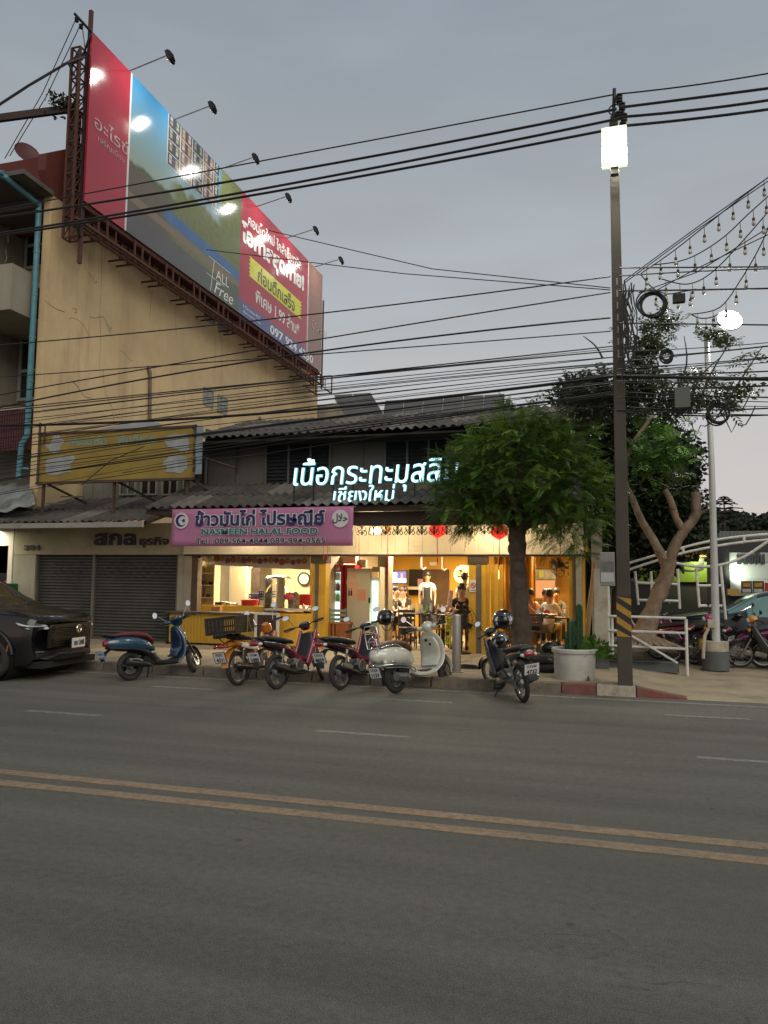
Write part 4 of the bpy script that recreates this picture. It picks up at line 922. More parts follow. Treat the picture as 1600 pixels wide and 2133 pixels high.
# white keylines first, colour a few millimetres proud
for s,a,b,c,d,mt,bo in (('ข้าวมันไก่ ไปรษณีย์',.14,.855,.53,.965,navy,.034),('NASMEEN HALAL FOOD',.18,.82,.30,.47,teal,.03),('Tel : 089-564-4844,089-994-0565',.15,.86,.04,.21,bk,.012)):
    btx(s,a,b,c,d,bwh,bo+.05,{navy:.0145,teal:.010,bk:.008}[mt]); btx(s,a,b,c,d,mt,bo,0,.006)
def disc(cx,cz,r,mat,y,n=36,nm='badge'):
    m=MB(); m.prism([(cx+r*math.cos(2*PI*i/n),cz+r*math.sin(2*PI*i/n)) for i in range(n)],lambda a,b:(a,y,b),(0,-.003,0)); return m.build(nm,mat,bn)
c1=(bx0+W_*.06,bz0+Hh*.69); disc(*c1,Hh*.215,bwh,YT-.001)
# crescent and star
n=26; po=[(c1[0]-.005+Hh*.165*math.cos(a),c1[1]+Hh*.165*math.sin(a)) for a in [R(32)+(R(296))*i/n for i in range(n+1)]]; pi_=[(c1[0]+.03+Hh*.125*math.cos(a),c1[1]+Hh*.125*math.sin(a)) for a in [R(320)-(R(280))*i/n for i in range(n+1)]]
m=MB(); yq=YT-.009
for i in range(n): m.quad((po[i][0],yq,po[i][1]),(po[i+1][0],yq,po[i+1][1]),(pi_[n-1-i][0],yq,pi_[n-1-i][1]),(pi_[n-i][0],yq,pi_[n-i][1]))
st_=[]; sxc=c1[0]+.055
for i in range(10): a=PI/2+i*PI/5+.2; r_=.06 if i%2==0 else .024; st_.append((sxc+r_*math.cos(a),yq,c1[1]+r_*math.sin(a)))
for i in range(10): m.quad((sxc,yq,c1[1]),st_[i],st_[(i+1)%10])
m.build('crescent',navy,bn)
c2=(bx0+W_*.935,bz0+Hh*.69); disc(*c2,Hh*.225,bwh,YT-.001)
text('lettering','\uFEDD\uFEFC\uFEA3',bk,bn,(c2[0]-.16,YT-.008,c2[1]-.1),X,Z,.32,.2,.002,.02)
m=MB()
for k in range(5): x=bx0+W_*k/4; m.tube([(x,YP,bz1),(x,14.7,EZ-.06)],.006,4)
m.build('tie_cord',M('cord_pale',(.3,.3,.28),.7),bn)
# --- neon letters
nn_=T('neon_sign','glowing white blue channel letters on a dark rail frame in front of the upper storey','sign',(-5,14.78,3.3))
YN=14.78; glow=M('neon_face',(.8,.95,1),.4,var=0,emit=(.62,.92,1.0),es=1.15); edge=M('neon_side',(.25,.6,.65),.5,var=0,emit=(.10,.5,.55),es=.35)
def neon(s,x0,y0,x1,y1,bold,sh=0.):
    a=PY(x0,y0,YN); b=PY(x1,y0,YN); zt_=PY((x0+x1)/2,y1,YN).z; zb_=PY((x0+x1)/2,y0,YN).z
    text('letter',s,glow,nn_,(a.x,YN,zb_),X,Z,b.x-a.x,zt_-zb_,.02,bold,sh,split=True)
    text('letter_return',s,edge,nn_,(a.x-.006,YN+.05,zb_-.006),X,Z,b.x-a.x+.012,zt_-zb_+.012,.045,bold+.014,sh)
neon('เนื้อกระทะมุสลิม',611,1024,955,950,-.006,.12); neon('เชียงใหม่',694,1045,822,1010,-.006,.12)
m=MB(); xa,xb_=PY(608,1000,YN).x,PY(950,1000,YN).x
for z in (PY(780,1004,YN).z,PY(780,978,YN).z): m.box(xa,xb_,YN+.06,YN+.085,z,z+.03)
for k in range(9): x=xa+(xb_-xa)*k/8; m.box(x,x+.025,YN+.09,YN+.11,3.30,PY(780,965,YN).z)
m.build('rail_frame',black,nn_)
# ================================================================ MOTORCYCLES  (x forward, y left, origin under the rear axle)
def xf(m,Mx,i0=0):
    for i in range(i0,len(m.v)): m.v[i]=tuple(Mx@V(m.v[i]))
mirror_g=M('mirror_glass',(.75,.80,.86),.04,1.,var=0); seatm=M('black_seat_vinyl',(.02,.02,.02),.55,var=.2,scale=20)
lampc=M('lamp_lens_clear',(.55,.55,.53),.12,var=.05,spec=.8); taill=M('tail_lens_red',(.30,.008,.02),.12,var=.05,coat=1.); amber=M('indicator_amber',(.6,.2,.02),.2,var=.05,coat=.6)
def wheel(root,x,ro,tw,kind,Mx=None,disc=True,rimm=None):
    """tyre > rim, spoke..."""
    c=(x,0,ro); t=MB(); t.torus(c,Yv,ro-tw/2,tw/2,40,10,1.05)
    for k in range(0): pass
    if Mx: xf(t,Mx)
    ty=t.build('wheel',rubber,root,smooth=60,local=True); rimm=rimm or steel
    r=MB(); rr_=ro-tw*.95
    r.lathe([(rr_+.004,-.024),(rr_-.012,-.02),(rr_-.02,0),(rr_-.012,.02),(rr_+.004,.024)],c,36,(0,1,0)); r.torus(c,Yv,rr_-.004,.008,36,6)
    if Mx: xf(r,Mx)
    r.build('rim',rimm,ty,smooth=50,local=True)
    s=MB()
    s.cyl((x,-.05,ro),(x,.05,ro),.04 if kind=='spoke' else .05,n=14)
    if kind=='spoke':
        s.cyl((x,-.028,ro),(x,.03,ro),.066,n=18)
        for k in range(32):
            a=2*PI*k/32; b=a+(.5 if k%2 else -.5); yy=.028 if k%4<2 else -.028
            s.tube([(x+math.cos(b)*.055,yy,ro+math.sin(b)*.055),(x+math.cos(a)*(rr_-.01),0,ro+math.sin(a)*(rr_-.01))],.0028,4,False)
    else:
        for k in range(5):
            a=2*PI*k/5+.3
            for da in (-.13,.13):
                s.beam((x+math.cos(a)*.04,0,ro+math.sin(a)*.04),(x+math.cos(a+da)*(rr_-.01),0,ro+math.sin(a+da)*(rr_-.01)),.028,.022,Yv)
    if Mx: xf(s,Mx)
    s.build('spokes',alu if kind=='spoke' else (rimm if kind!='cast' else alu),ty,smooth=40,local=True)
    if disc:
        d=MB(); d.lathe([(.05,-.062),(.10,-.062),(.10,-.058),(.05,-.058),(.05,-.062)],c,30,(0,1,0)); d.obox((x-.05,-.065,ro+.075),(.07,.04,.05))
        if Mx: xf(d,Mx)
        d.build('brake_disc',steel,ty,local=True)
    return ty
def plate(root,x,z,tilt,l1,l2,fm=None,w_=.22,h_=.17,y=0):
    """license plate facing backwards, leaning by tilt"""
    Rm=Euler((0,tilt,0)).to_matrix(); c=V((x,y,z)); m=MB(); m.obox(c,(.006,w_,h_),Rm); p=m.build('license_plate',plate_white,root,local=True)
    f=MB(); 
    for s in (-1,1): f.obox(c+Rm@V((0,s*(w_/2+.004),0)),(.012,.008,h_+.016),Rm)
    for s in (-1,1): f.obox(c+Rm@V((0,0,s*(h_/2+.004))),(.012,w_,.008),Rm)
    f.build('plate_frame',fm or black,p,local=True)
    u=Rm@V((0,-1,0)); v=Rm@V((0,0,1)); o=c+Rm@V((-.0045,0,0))
    text('lettering',l1,ink,p,o-u*w_*.3+v*h_*.12,u,v,w_*.6,h_*.28,.001,.02,local=True); text('lettering',l2,ink,p,o-u*w_*.36-v*h_*.42,u,v,w_*.72,h_*.36,.001,.03,local=True)
def mirrors(root,Mx,x,y,z,h,rx=.055,rz_=.045,lean=.08,left=True,right=True,face=-1):
    for s in ((1,) if left else ())+((-1,) if right else ()):
        a=MB(); p=V((x,s*y,z)); q=V((x-.02,s*(y+lean),z+h)); a.tube([p,p.lerp(q,.5)+V((.01,s*-.01,0)),q],.006,6); xf(a,Mx); st=a.build('mirror_stalk',black if rz_<.05 else chrome,root,local=True,smooth=50)
        b=MB(); c=q+V((.0,s*.02,.02)); b.ell(c,(.018,rx,rz_),(0,0,0),18,8); xf(b,Mx); b.build('mirror',black,st,local=True,smooth=60)
        g=MB(); n=20; cc=c+V((-.0185,0,0)); vs=[cc]+[cc+V((.001,math.cos(2*PI*i/n)*rx*.9,math.sin(2*PI*i/n)*rz_*.9)) for i in range(n)]; g.add(vs,[(0,(i+1)%n+1,i+1) for i in range(n)]); xf(g,Mx); g.build('mirror_glass',mirror_g,st,local=True)
def spring(root,p,q,r=.026):
    m=MB(); p,q=V(p),V(q); a,b=frame(q-p); n=60; m.tube([p+(q-p)*(.12+.65*i/n)+(a*math.cos(i*.85)+b*math.sin(i*.85))*r for i in range(n+1)],.006,4,False)
    m.cyl(p,q,.011,n=8); m.cyl(p.lerp(q,.8),q,.027,n=10); return m.build('shock_absorber',alu,root,local=True,smooth=50)
def bars(root,Mx,x,z,w_=.34,sweep=.05,cover=None,levers=True):
    m=MB(); m.tube([(x-sweep,w_-.12,z+.0),(x,.14,z),(x,0,z-.03),(x,-.14,z),(x-sweep,-(w_-.12),z)],.011,8); xf(m,Mx); hb=m.build('handlebar',dark_metal,root,local=True,smooth=50)
    for s in (1,-1):
        g=MB(); g.tube([(x-sweep,s*(w_-.14),z),(x-sweep-.03,s*w_,z-.005)],.017,8); g.cyl((x-sweep-.03,s*w_,z-.005),(x-sweep-.033,s*(w_+.02),z-.006),.02,n=8); xf(g,Mx); g.build('grip',rubber,hb,local=True,smooth=50)
        if levers: l=MB(); l.tube([(x+.0,s*(w_-.17),z-.01),(x+.02,s*(w_-.1),z-.02),(x-.02,s*(w_),z-.03)],.007,6); xf(l,Mx); l.build('brake_lever',chrome if cover else black,hb,local=True,smooth=50)
    return hb
def steer(ax,az,rake,ang):
    p=V((ax,0,az)); d=V((-math.sin(rake),0,math.cos(rake))); return Matrix.Translation(p)@Matrix.Rotation(ang,4,d)@Matrix.Translation(-p)
def stand(root,x=.5,side=1):
    m=MB(); m.tube([(x,.1*side,.24),(x+.05,.2*side,.12),(x+.06,.27*side,.012)],.011,6); m.obox((x+.06,.275*side,.008),(.07,.05,.012)); m.build('side_stand',black,root,local=True,smooth=40)
BS=.94
GB='scooters and motorcycles parked at the kerb'
def underbone(name,label,loc,rz,c1,c2,txt,lean=R(7),st=R(30),tail='L',trim=None,headc=None,drum=True,group=GB,cat='motorcycle'):
    t=T(name,label,cat,loc,rot=Euler((-lean,0,rz),'XYZ'),group=group); t.rotation_mode='XYZ'
    # lean to the left about the local x axis, then head along rz
    t.rotation_euler=(Matrix.Rotation(rz,3,'Z')@Matrix.Rotation(-lean,3,'X')).to_euler(); t.scale=(BS,)*3
    Wb=1.23; rw=.278; Mx=steer(.95,.8,R(26),st)
    wheel(t,0,rw,.068,'spoke',None,False,steel); wheel(t,Wb,rw-.003,.058,'spoke',Mx,True,steel)
    m=MB(); m.lathe([(0,-.075),(.075,-.07),(.095,-.045),(.095,-.03),(0,-.03)],(0,0,rw),20,(0,1,0)); m.build('hub_drum',alu,t,local=True,smooth=40)
    # seat
    m=MB(); m.sweep([(-.42,.83,.055,.012),(-.30,.835,.10,.035),(-.05,.80,.125,.05),(.18,.765,.125,.045),(.36,.745,.09,.04),(.47,.71,.05,.02)],p=2.4); m.build('seat',seatm,t,local=True,smooth=60)
    # tail body (upper colour) and side covers
    m=MB(); m.sweep([(-.52,.80,.04,.02),(-.42,.775,.075,.04),(-.2,.735,.10,.06),(.05,.68,.115,.075),(.28,.62,.11,.08),(.44,.56,.07,.06)],p=2.8); m.build('tail_body',c2,t,local=True,smooth=50)
    m=MB(); m.sweep([(-.40,.755,.088,.012),(-.15,.71,.112,.017),(.12,.65,.125,.026),(.34,.58,.12,.035),(.48,.50,.10,.05),(.60,.43,.10,.055),(.72,.43,.10,.055)],p=2.8); m.build('side_cover',c1,t,local=True,smooth=50)
    m=MB()
    for s in (1,-1): m.tube([(-.38,s*.10,.775),(-.1,s*.122,.735),(.15,s*.13,.68)],.006,5)
    m.build('side_stripe',trim or chrome,t,local=True)
    m=MB(); m.tube([(-.35,.09,.80),(-.50,.09,.845),(-.52,0,.85),(-.50,-.09,.845),(-.35,-.09,.80)],.011,7); m.build('grab_rail',black,t,local=True,smooth=50)
    # leg shield
    m=MB()
    for s in (1,-1): m.sweep([(.66,.33,.03,.05),(.78,.46,.035,.075),(.90,.66,.035,.07),(.97,.82,.03,.05),(.98,.9,.02,.03)],p=2.2,y0=s*.155)
    m.build('leg_shield',c1,t,local=True,smooth=50)
    m=MB(); m.sweep([(.70,.40,.13,.05),(.80,.52,.14,.05),(.90,.68,.14,.05),(.95,.84,.12,.05)],p=3); m.build('inner_shield',black,t,local=True,smooth=50)
    m=MB(); m.sweep([(1.0,.55,.08,.03),(1.04,.72,.12,.05),(1.02,.86,.10,.05)],p=2.2); m.build('front_cowl',headc or c1,t,local=True,smooth=50)
    for s in (1,-1):
        q=MB(); q.ell((1.05,s*.13,.78),(.035,.05,.035),(0,0,0),12,7); q.build('indicator',amber,t,local=True,smooth=60)
    # handlebar cowl with headlight
    m=MB(); m.sweep([(1.06,.93,.07,.045),(1.02,.985,.10,.06),(.95,1.0,.10,.05),(.90,.99,.06,.03)],p=2.3); xf(m,Mx); hc=m.build('handlebar_cowl',c2,t,local=True,smooth=50)
    m=MB(); m.ell((1.07,0,.96),(.04,.075,.05)); xf(m,Mx); m.build('headlight',lampc,hc,local=True,smooth=60)
    m=MB(); m.ell((.905,0,1.02),(.03,.06,.025)); xf(m,Mx); m.build('instrument',M('instrument_glass',(.05,.12,.16),.1,var=.2),hc,local=True,smooth=60)
    bars(t,Mx,.95,1.0); mirrors(t,Mx,.94,.17,1.01,.17,.065,.042)
    m=MB()
    for s in (1,-1): m.tube([(.99,s*.075,.72),(1.13,s*.075,.45),(Wb,s*.07,rw)],[.021,.021,.026],9)
    xf(m,Mx); m.build('fork',alu if drum else black,t,local=True,smooth=50)
    m=MB(); m.sweep([(Wb+math.cos(a)*(rw+.028),rw+math.sin(a)*(rw+.028),.05,.008) for a in [R(15+20*i) for i in range(8)]],p=3,n=10); xf(m,Mx); m.build('front_fender',c1,t,local=True,smooth=60)
    # rear fender + lights
    m=MB(); m.sweep([(-.05,.62,.05,.01),(-.22,.66,.055,.012),(-.38,.64,.06,.012),(-.48,.52,.07,.01),(-.50,.38,.065,.008)],p=3); m.build('rear_fender',black,t,local=True,smooth=60)
    m=MB(); m.ell((-.50,0,.755),(.05,.085,.04),(0,R(25),0)); m.build('tail_light',taill,t,local=True,smooth=60)
    for s in (1,-1): q=MB(); q.ell((-.47,s*.095,.745),(.045,.03,.028)); q.build('indicator',lampc if tail=='L' else amber,t,local=True,smooth=60)
    plate(t,-.525,.55,R(-22),*txt)
    # engine, exhaust, swing arm
    m=MB(); m.obox((.52,0,.36),(.22,.16,.20)); m.cyl((.50,-.12,.33),(.50,.12,.33),.105,n=18); m.cyl((.60,-.09,.36),(.60,.09,.36),.06,n=14)
    for k in range(6): m.obox((.66+k*.022,0,.40),(.010,.15,.13))
    m.obox((.80,0,.40),(.05,.1,.1)); m.build('engine',alu if c2 is not black else dark_metal,t,local=True,smooth=40,bevel=.01)
    m=MB(); m.tube([(.80,-.05,.35),(.74,-.12,.22),(.5,-.15,.2),(.28,-.15,.22)],.016,8); m.tube([(.30,-.155,.225),(.18,-.155,.26),(-.24,-.155,.375)],[.032,.047,.043],14); m.tube([(-.24,-.155,.375),(-.255,-.155,.379)],.028,10); ex=m.build('exhaust',dark_metal,t,local=True,smooth=50)
    m=MB(); m.sweep([(.08,.33,.012,.04),(-.05,.365,.012,.045),(-.18,.395,.012,.035)],y0=-.205,p=3); m.build('heat_shield',steel,ex,local=True,smooth=50)
    m=MB()
    for s in (1,-1): m.beam((.42,s*.09,.34),(-.03,s*.085,rw),.022,.045)
    m.build('swing_arm',dark_metal,t,local=True)
    for s in (1,-1): spring(t,(0,s*.105,rw+.02),(.10,s*.11,.63))
    m=MB(); m.sweep([(-.06,rw,.012,.06),(.2,.31,.012,.05),(.46,.33,.012,.06)],y0=.11,p=3); m.build('chain_case',steel,t,local=True,smooth=50)
    for s in (1,-1):
        q=MB(); q.cyl((.44,s*.12,.24),(.44,s*.27,.24),.018,n=8); q.cyl((.16,s*.12,.36),(.16,s*.22,.36),.015,n=8); q.beam((.16,s*.13,.36),(.3,s*.13,.44),.015,.03); q.build('foot_peg',rubber,t,local=True,smooth=40)
    m=MB(); m.tube([(.5,-.13,.28),(.66,-.17,.22),(.72,-.2,.235)],.009,6); m.tube([(.46,-.13,.30),(.40,-.2,.42),(.36,-.22,.44)],.009,6); m.build('pedal',steel,t,local=True,smooth=40)
    stand(t); return t,Mx
def paint(n,c,**k): return M(n,c,.22,var=.05,scale=6,coat=1.,spec=.6,**k)
def heading(px,wb,rear,z=0.):
    """heading for which the front wheel stands at column px of the photograph"""
    best=None
    for k in range(0,1400):
        a=R(10+k*.1); p=rear+V((math.cos(a),math.sin(a),0))*wb*BS; q=CR.transposed()@(V((p.x,p.y,z))-CAM); xx=800+FOC*q.x/-q.z
        if best is None or abs(xx-px)<best[0]: best=(abs(xx-px),a)
    return best[1]
def at(x,y): return PZ(x,y,0)
dkred=paint('wine_red_paint',(.22,.008,.035)); org=paint('orange_paint',(.50,.17,.015)); blk=paint('gloss_black_paint',(.010,.010,.012)); silver_t=M('silver_trim',(.5,.5,.5),.3,.8)
# wine red and black underbone, centre
p=at(578,1436); a=heading(668,1.23,p)
u1,_=underbone('motorcycle','wine red motorcycle',p,a,dkred,blk,('1กผ','2480'),st=R(32))
u1['label']='left of two wine red and black motorcycles, standing right beside the orange one'
p=at(711,1437); a=heading(795,1.23,p)
u2,Mu2=underbone('motorcycle','right of the two wine red and black motorcycles, with a black helmet on its mirror',p,a,dkred,blk,('1กบ','8839'),st=R(32),headc=blk)
p=at(1091,1463); a=R(117)
u3,Mu3=underbone('motorcycle','all black motorcycle seen from behind beside the street tree',p,a,blk,blk,('1กย','4732'),lean=R(8),st=R(25),tail='L')
# ---- orange motorcycle with the black crate
def orange_bike(loc,rz):
    t=T('motorcycle','orange motorcycle carrying a black plastic crate on its tail','motorcycle',loc,group=GB); t.rotation_euler=(Matrix.Rotation(rz,3,'Z')@Matrix.Rotation(R(-7),3,'X')).to_euler(); t.scale=(BS,)*3
    Wb=1.22; rw=.285; Mx=steer(.92,.82,R(26),R(30)); wheel(t,0,rw,.07,'spoke'); wheel(t,Wb,rw,.06,'spoke',Mx,False)
    m=MB(); m.lathe([(0,-.07),(.07,-.065),(.085,-.04),(.085,-.02),(0,-.02)],(0,0,rw),20,(0,1,0)); m.build('hub_drum',dark_metal,t,local=True,smooth=40)
    m=MB(); m.sweep([(math.cos(a)*(rw+.05),rw+math.sin(a)*(rw+.05),.07,.010) for a in [R(175-18*i) for i in range(9)]],p=3,n=10); m.build('rear_fender',org,t,local=True,smooth=60)
    m=MB(); m.sweep([(-.30,.66,.09,.03),(-.1,.70,.11,.06),(.12,.66,.11,.075),(.32,.58,.10,.07),(.44,.48,.07,.06)],p=2.6); m.build('tail_body',org,t,local=True,smooth=50)
    m=MB(); m.sweep([(.42,.52,.07,.06),(.60,.50,.06,.05),(.78,.60,.06,.05),(.90,.76,.06,.05)],p=2.6); m.build('frame_tube',org,t,local=True,smooth=50)
    m=MB(); 
    for s in (1,-1): m.sweep([(.70,.36,.03,.04),(.82,.52,.03,.07),(.92,.70,.03,.06),(.96,.84,.03,.04)],p=2.2,y0=s*.14)
    m.build('leg_shield',org,t,local=True,smooth=50)
    m=MB(); m.sweep([(-.1,.795,.10,.03),(.1,.79,.125,.045),(.3,.765,.11,.04),(.42,.74,.06,.02)]); m.build('seat',seatm,t,local=True,smooth=60)
    m=MB()
    for y in (-.1,0,.1): m.beam((-.42,y,.80),(.02,y,.80),.012)
    for x in (-.40,-.22,-.02): m.beam((x,-.12,.83),(x,.12,.83),.05)
    m.beam((-.3,.1,.8),(-.12,.1,.68),.012);m.beam((-.3,-.1,.8),(-.12,-.1,.68),.012); m.build('luggage_rack',dark_metal,t,local=True)
    m=MB(); m.beam((.40,-.09,.36),(-.02,-.085,rw),.025,.05); m.beam((.40,.09,.36),(-.02,.085,rw),.025,.05); m.build('swing_arm',org,t,local=True)
    for s in (1,-1): spring(t,(0,s*.105,rw+.02),(.08,s*.11,.64))
    m=MB(); m.obox((.52,0,.38),(.22,.15,.2)); m.cyl((.5,-.11,.35),(.5,.11,.35),.10,n=16)
    for k in range(5): m.obox((.66+k*.024,0,.42),(.011,.14,.13))
    m.build('engine',alu,t,local=True,bevel=.01)
    m=MB(); m.tube([(.75,-.05,.36),(.6,-.14,.24),(.35,-.15,.25)],.016,8); m.tube([(.36,-.15,.25),(-.25,-.16,.33)],[.035,.042],14); ex=m.build('exhaust',dark_metal,t,local=True,smooth=50)
    m=MB(); m.sweep([(.42,.58,.016,.03),(.20,.62,.018,.045),(.0,.66,.016,.035)],y0=-.135); m.build('side_cover',white_paint,t,local=True,smooth=50)
    m=MB(); m.sweep([(1.02,.86,.08,.05),(.97,.95,.09,.06),(.90,.98,.05,.03)]); xf(m,Mx); hc=m.build('handlebar_cowl',org,t,local=True,smooth=50)
    m=MB(); m.ell((1.04,0,.9),(.04,.075,.07)); xf(m,Mx); m.build('headlight',lampc,hc,local=True,smooth=60)
    bars(t,Mx,.93,1.0,.33,cover=1); mirrors(t,Mx,.94,.15,1.0,.24,.055,.05)
    m=MB()
    for s in (1,-1): m.tube([(.97,s*.075,.78),(Wb,s*.07,rw)],.022,8)
    xf(m,Mx); m.build('fork',alu,t,local=True,smooth=50)
    m=MB(); m.sweep([(Wb+math.cos(a)*(rw+.03),rw+math.sin(a)*(rw+.03),.05,.008) for a in [R(25+20*i) for i in range(7)]],p=3,n=10); xf(m,Mx); m.build('front_fender',org,t,local=True,smooth=60)
    m=MB(); m.ell((-.40,0,.665),(.045,.07,.035)); m.build('tail_light',taill,t,local=True,smooth=60)
    for s in (1,-1): q=MB(); q.ell((-.39,s*.12,.66),(.04,.03,.03)); q.build('indicator',taill,t,local=True,smooth=60)
    plate(t,-.43,.49,R(-20),'กขต','4531',black); stand(t)
    for s in (1,-1): q=MB(); q.cyl((.44,s*.12,.26),(.44,s*.27,.26),.018,n=8); q.cyl((.16,s*.12,.34),(.16,s*.22,.34),.015,n=8); q.build('foot_peg',rubber,t,local=True)
    # crate: slatted walls
    cr_=T('crate','black slatted plastic crate tied on the tail of the orange motorcycle','crate',loc); cr_.rotation_euler=t.rotation_euler; cr_.scale=(BS,)*3
    m=MB(); x0,x1,y0,y1,z0,z1=-.38,.12,-.31,.31,.86,1.14
    m.box(x0,x1,y0,y1,z0,z0+.015)
    for z,h in ((z0+.016,.03),(z1-.035,.035),(z0+.12,.015)):
        m.box(x0,x1,y0,y0+.012,z,z+h); m.box(x0,x1,y1-.012,y1,z,z+h); m.box(x0,x0+.012,y0+.012,y1-.012,z,z+h); m.box(x1-.012,x1,y0+.012,y1-.012,z,z+h)
    m.build('crate_shell',black,cr_,local=True)
    for k in range(15):
        q=MB(); x=x0+(x1-x0-.02)*k/14
        q.box(x,x+.02,y0+.001,y0+.01,z0+.02,z1-.01); q.box(x,x+.02,y1-.01,y1-.001,z0+.02,z1-.01)
        q.build('slat',black,cr_,local=True)
    for k in range(15):
        q=MB(); y=y0+(y1-y0-.02)*k/14
        q.box(x0+.001,x0+.01,y,y+.02,z0+.02,z1-.01); q.build('slat',black,cr_,local=True)
    m=MB(); m.tube([(-.05,-.32,z1),(-.06,-.325,.98),(-.1,-.33,.86)],.006,5); m.tube([(-.04,-.32,z1),(.0,-.325,.98),(.04,-.33,.86)],.006,5); m.tube([(-.05,-.32,z1),(-.02,.31,z1+.01)],.006,5); m.build('tie_cord',M('straw_cord',(.28,.18,.06),.8),cr_,local=True)
    return t
p=at(497,1428); orange_bike(p,heading(585,1.22,p))
# ---- blue scooter and cream classic scooter
def scooter(kind,name,label,loc,rz,cm,seat_m,st,lean,txt,pf=None):
    t=T(name,label,'scooter',loc,group=GB); t.rotation_euler=(Matrix.Rotation(rz,3,'Z')@Matrix.Rotation(-lean,3,'X')).to_euler(); t.scale=(BS,)*3
    cl=kind=='classic'; Wb=1.29 if not cl else 1.30; rw=.245 if not cl else .235; tw=.095 if not cl else .105
    Mx=steer(1.02,.85,R(26),st); wheel(t,0,rw,tw,'cast',None,False,dark_metal if not cl else steel); wheel(t,Wb,rw,tw*.95,'cast',Mx,True,dark_metal if not cl else steel)
    if not cl:
        body=[(-.47,.65,.05,.04),(-.38,.65,.11,.095),(-.2,.645,.165,.125),(.02,.625,.185,.135),(.22,.59,.17,.12),(.36,.55,.13,.08),(.44,.49,.09,.05)]
        m=MB(); m.sweep(body,n=20,p=2.3,sub=4); m.build('rear_body',cm,t,local=True,smooth=60)
        m=MB(); m.sweep([(-.42,.575,.07,.02),(-.2,.55,.145,.035),(.05,.525,.165,.04),(.3,.45,.15,.06),(.42,.36,.14,.07),(.52,.28,.14,.06)],n=16); m.build('lower_body',black,t,local=True,smooth=60)
        m=MB(); m.sweep([(-.40,.765,.10,.02),(-.2,.785,.135,.04),(.1,.775,.15,.05),(.3,.735,.13,.05),(.41,.66,.10,.035),(.43,.6,.07,.02)],p=2.5); m.build('seat',seat_m,t,local=True,smooth=60)
        m=MB(); m.tube([(-.3,.11,.76),(-.44,.10,.79),(-.49,0,.79),(-.44,-.10,.79),(-.3,-.11,.76)],.02,8); m.build('grab_rail',black,t,local=True,smooth=60)
        m=MB(); m.sweep([(.42,.30,.15,.04),(.6,.265,.16,.045),(.8,.27,.165,.045),(.92,.31,.15,.04)],p=4); m.build('floorboard',black,t,local=True,smooth=50)
        m=MB(); m.sweep([(.86,.24,.17,.025),(.965,.35,.205,.03),(1.0,.5,.22,.03),(.98,.68,.20,.03),(.93,.84,.13,.03),(.92,.90,.09,.02)],p=3,n=18); m.build('leg_shield',cm,t,local=True,smooth=60)
        m=MB(); m.sweep([(.83,.36,.15,.012),(.93,.5,.175,.015),(.93,.68,.16,.015),(.9,.82,.10,.02)],p=3); m.build('inner_shield',paint('deep_blue_inner',(.012,.03,.07)) ,t,local=True,smooth=60)
        m=MB(); m.sweep([(1.02,.45,.12,.03),(1.075,.6,.13,.05),(1.04,.78,.11,.05),(.98,.88,.07,.03)],p=2.3); m.build('front_panel',cm,t,local=True,smooth=60)
        m=MB(); m.sweep([(1.04,.93,.09,.05),(.99,1.0,.12,.06),(.92,1.03,.11,.045),(.86,1.02,.07,.025)],p=2.3); 
        for s in (1,-1): m.ell((.93,s*.15,1.0),(.05,.09,.04))
        xf(m,Mx); hc=m.build('handlebar_cowl',cm,t,local=True,smooth=60)
        m=MB(); m.ell((1.05,0,.96),(.04,.08,.06)); xf(m,Mx); m.build('headlight',lampc,hc,local=True,smooth=60)
        bars(t,Mx,.93,1.0,.33,.04); mirrors(t,Mx,.93,.16,1.02,.17,.05,.062,lean=.16)
        m=MB(); m.ell((-.445,0,.655),(.035,.09,.06),(0,R(20),0)); m.build('tail_light',taill,t,local=True,smooth=60)
        m=MB(); m.sweep([(-.30,.56,.06,.012),(-.42,.52,.075,.012),(-.50,.42,.075,.01),(-.50,.36,.07,.008)],p=3); m.build('rear_fender',black,t,local=True,smooth=60)
        plate(t,-.53,.44,R(-24),*txt,pf)
        m=MB(); m.tube([(.40,-.10,.24),(.25,-.17,.22)],.02,8); m.tube([(.28,-.18,.235),(.1,-.185,.275),(-.2,-.185,.31)],[.04,.06,.052],16); ex=m.build('exhaust',black,t,local=True,smooth=50)
        m=MB(); m.sweep([(.10,.31,.008,.03),(-.02,.33,.01,.035),(-.14,.34,.008,.025)],y0=-.243); m.build('heat_shield',chrome,ex,local=True,smooth=50)
        m=MB(); m.sweep([(-.06,.25,.05,.08),(.15,.27,.05,.08),(.38,.3,.06,.09)],y0=.12,p=3); m.obox((.32,0,.33),(.2,.2,.14)); m.build('engine_case',dark_metal,t,local=True,smooth=50)
        m=MB(); m.ell((.36,-.185,.44),(.06,.02,.03),(0,R(25),0)); m.build('pillion_peg',alu,t,local=True,smooth=60)
    else:
        m=MB(); m.sweep([(-.44,.50,.06,.06),(-.40,.56,.12,.14),(-.28,.575,.19,.17),(-.08,.575,.225,.175),(.12,.55,.21,.165),(.27,.50,.16,.15),(.34,.44,.12,.12)],n=24,p=2.3,sub=5); m.build('rear_body',cm,t,local=True,smooth=60)
        m=MB(); m.sweep([(-.36,.745,.10,.02),(-.18,.775,.135,.04),(.08,.77,.145,.05),(.26,.735,.12,.05),(.37,.68,.10,.04),(.40,.62,.06,.02)],p=2.5); m.build('seat',seat_m,t,local=True,smooth=60)
        m=MB(); m.sweep([(-.40,.70,.105,.012),(-.1,.725,.155,.02),(.2,.70,.145,.02)],p=3); m.build('seat_base',seatm,t,local=True,smooth=60)
        m=MB()
        for s in (1,-1): m.tube([(.05,s*.15,.71),(-.1,s*.17,.755),(-.3,s*.15,.74),(-.38,s*.1,.72)],.010,7)
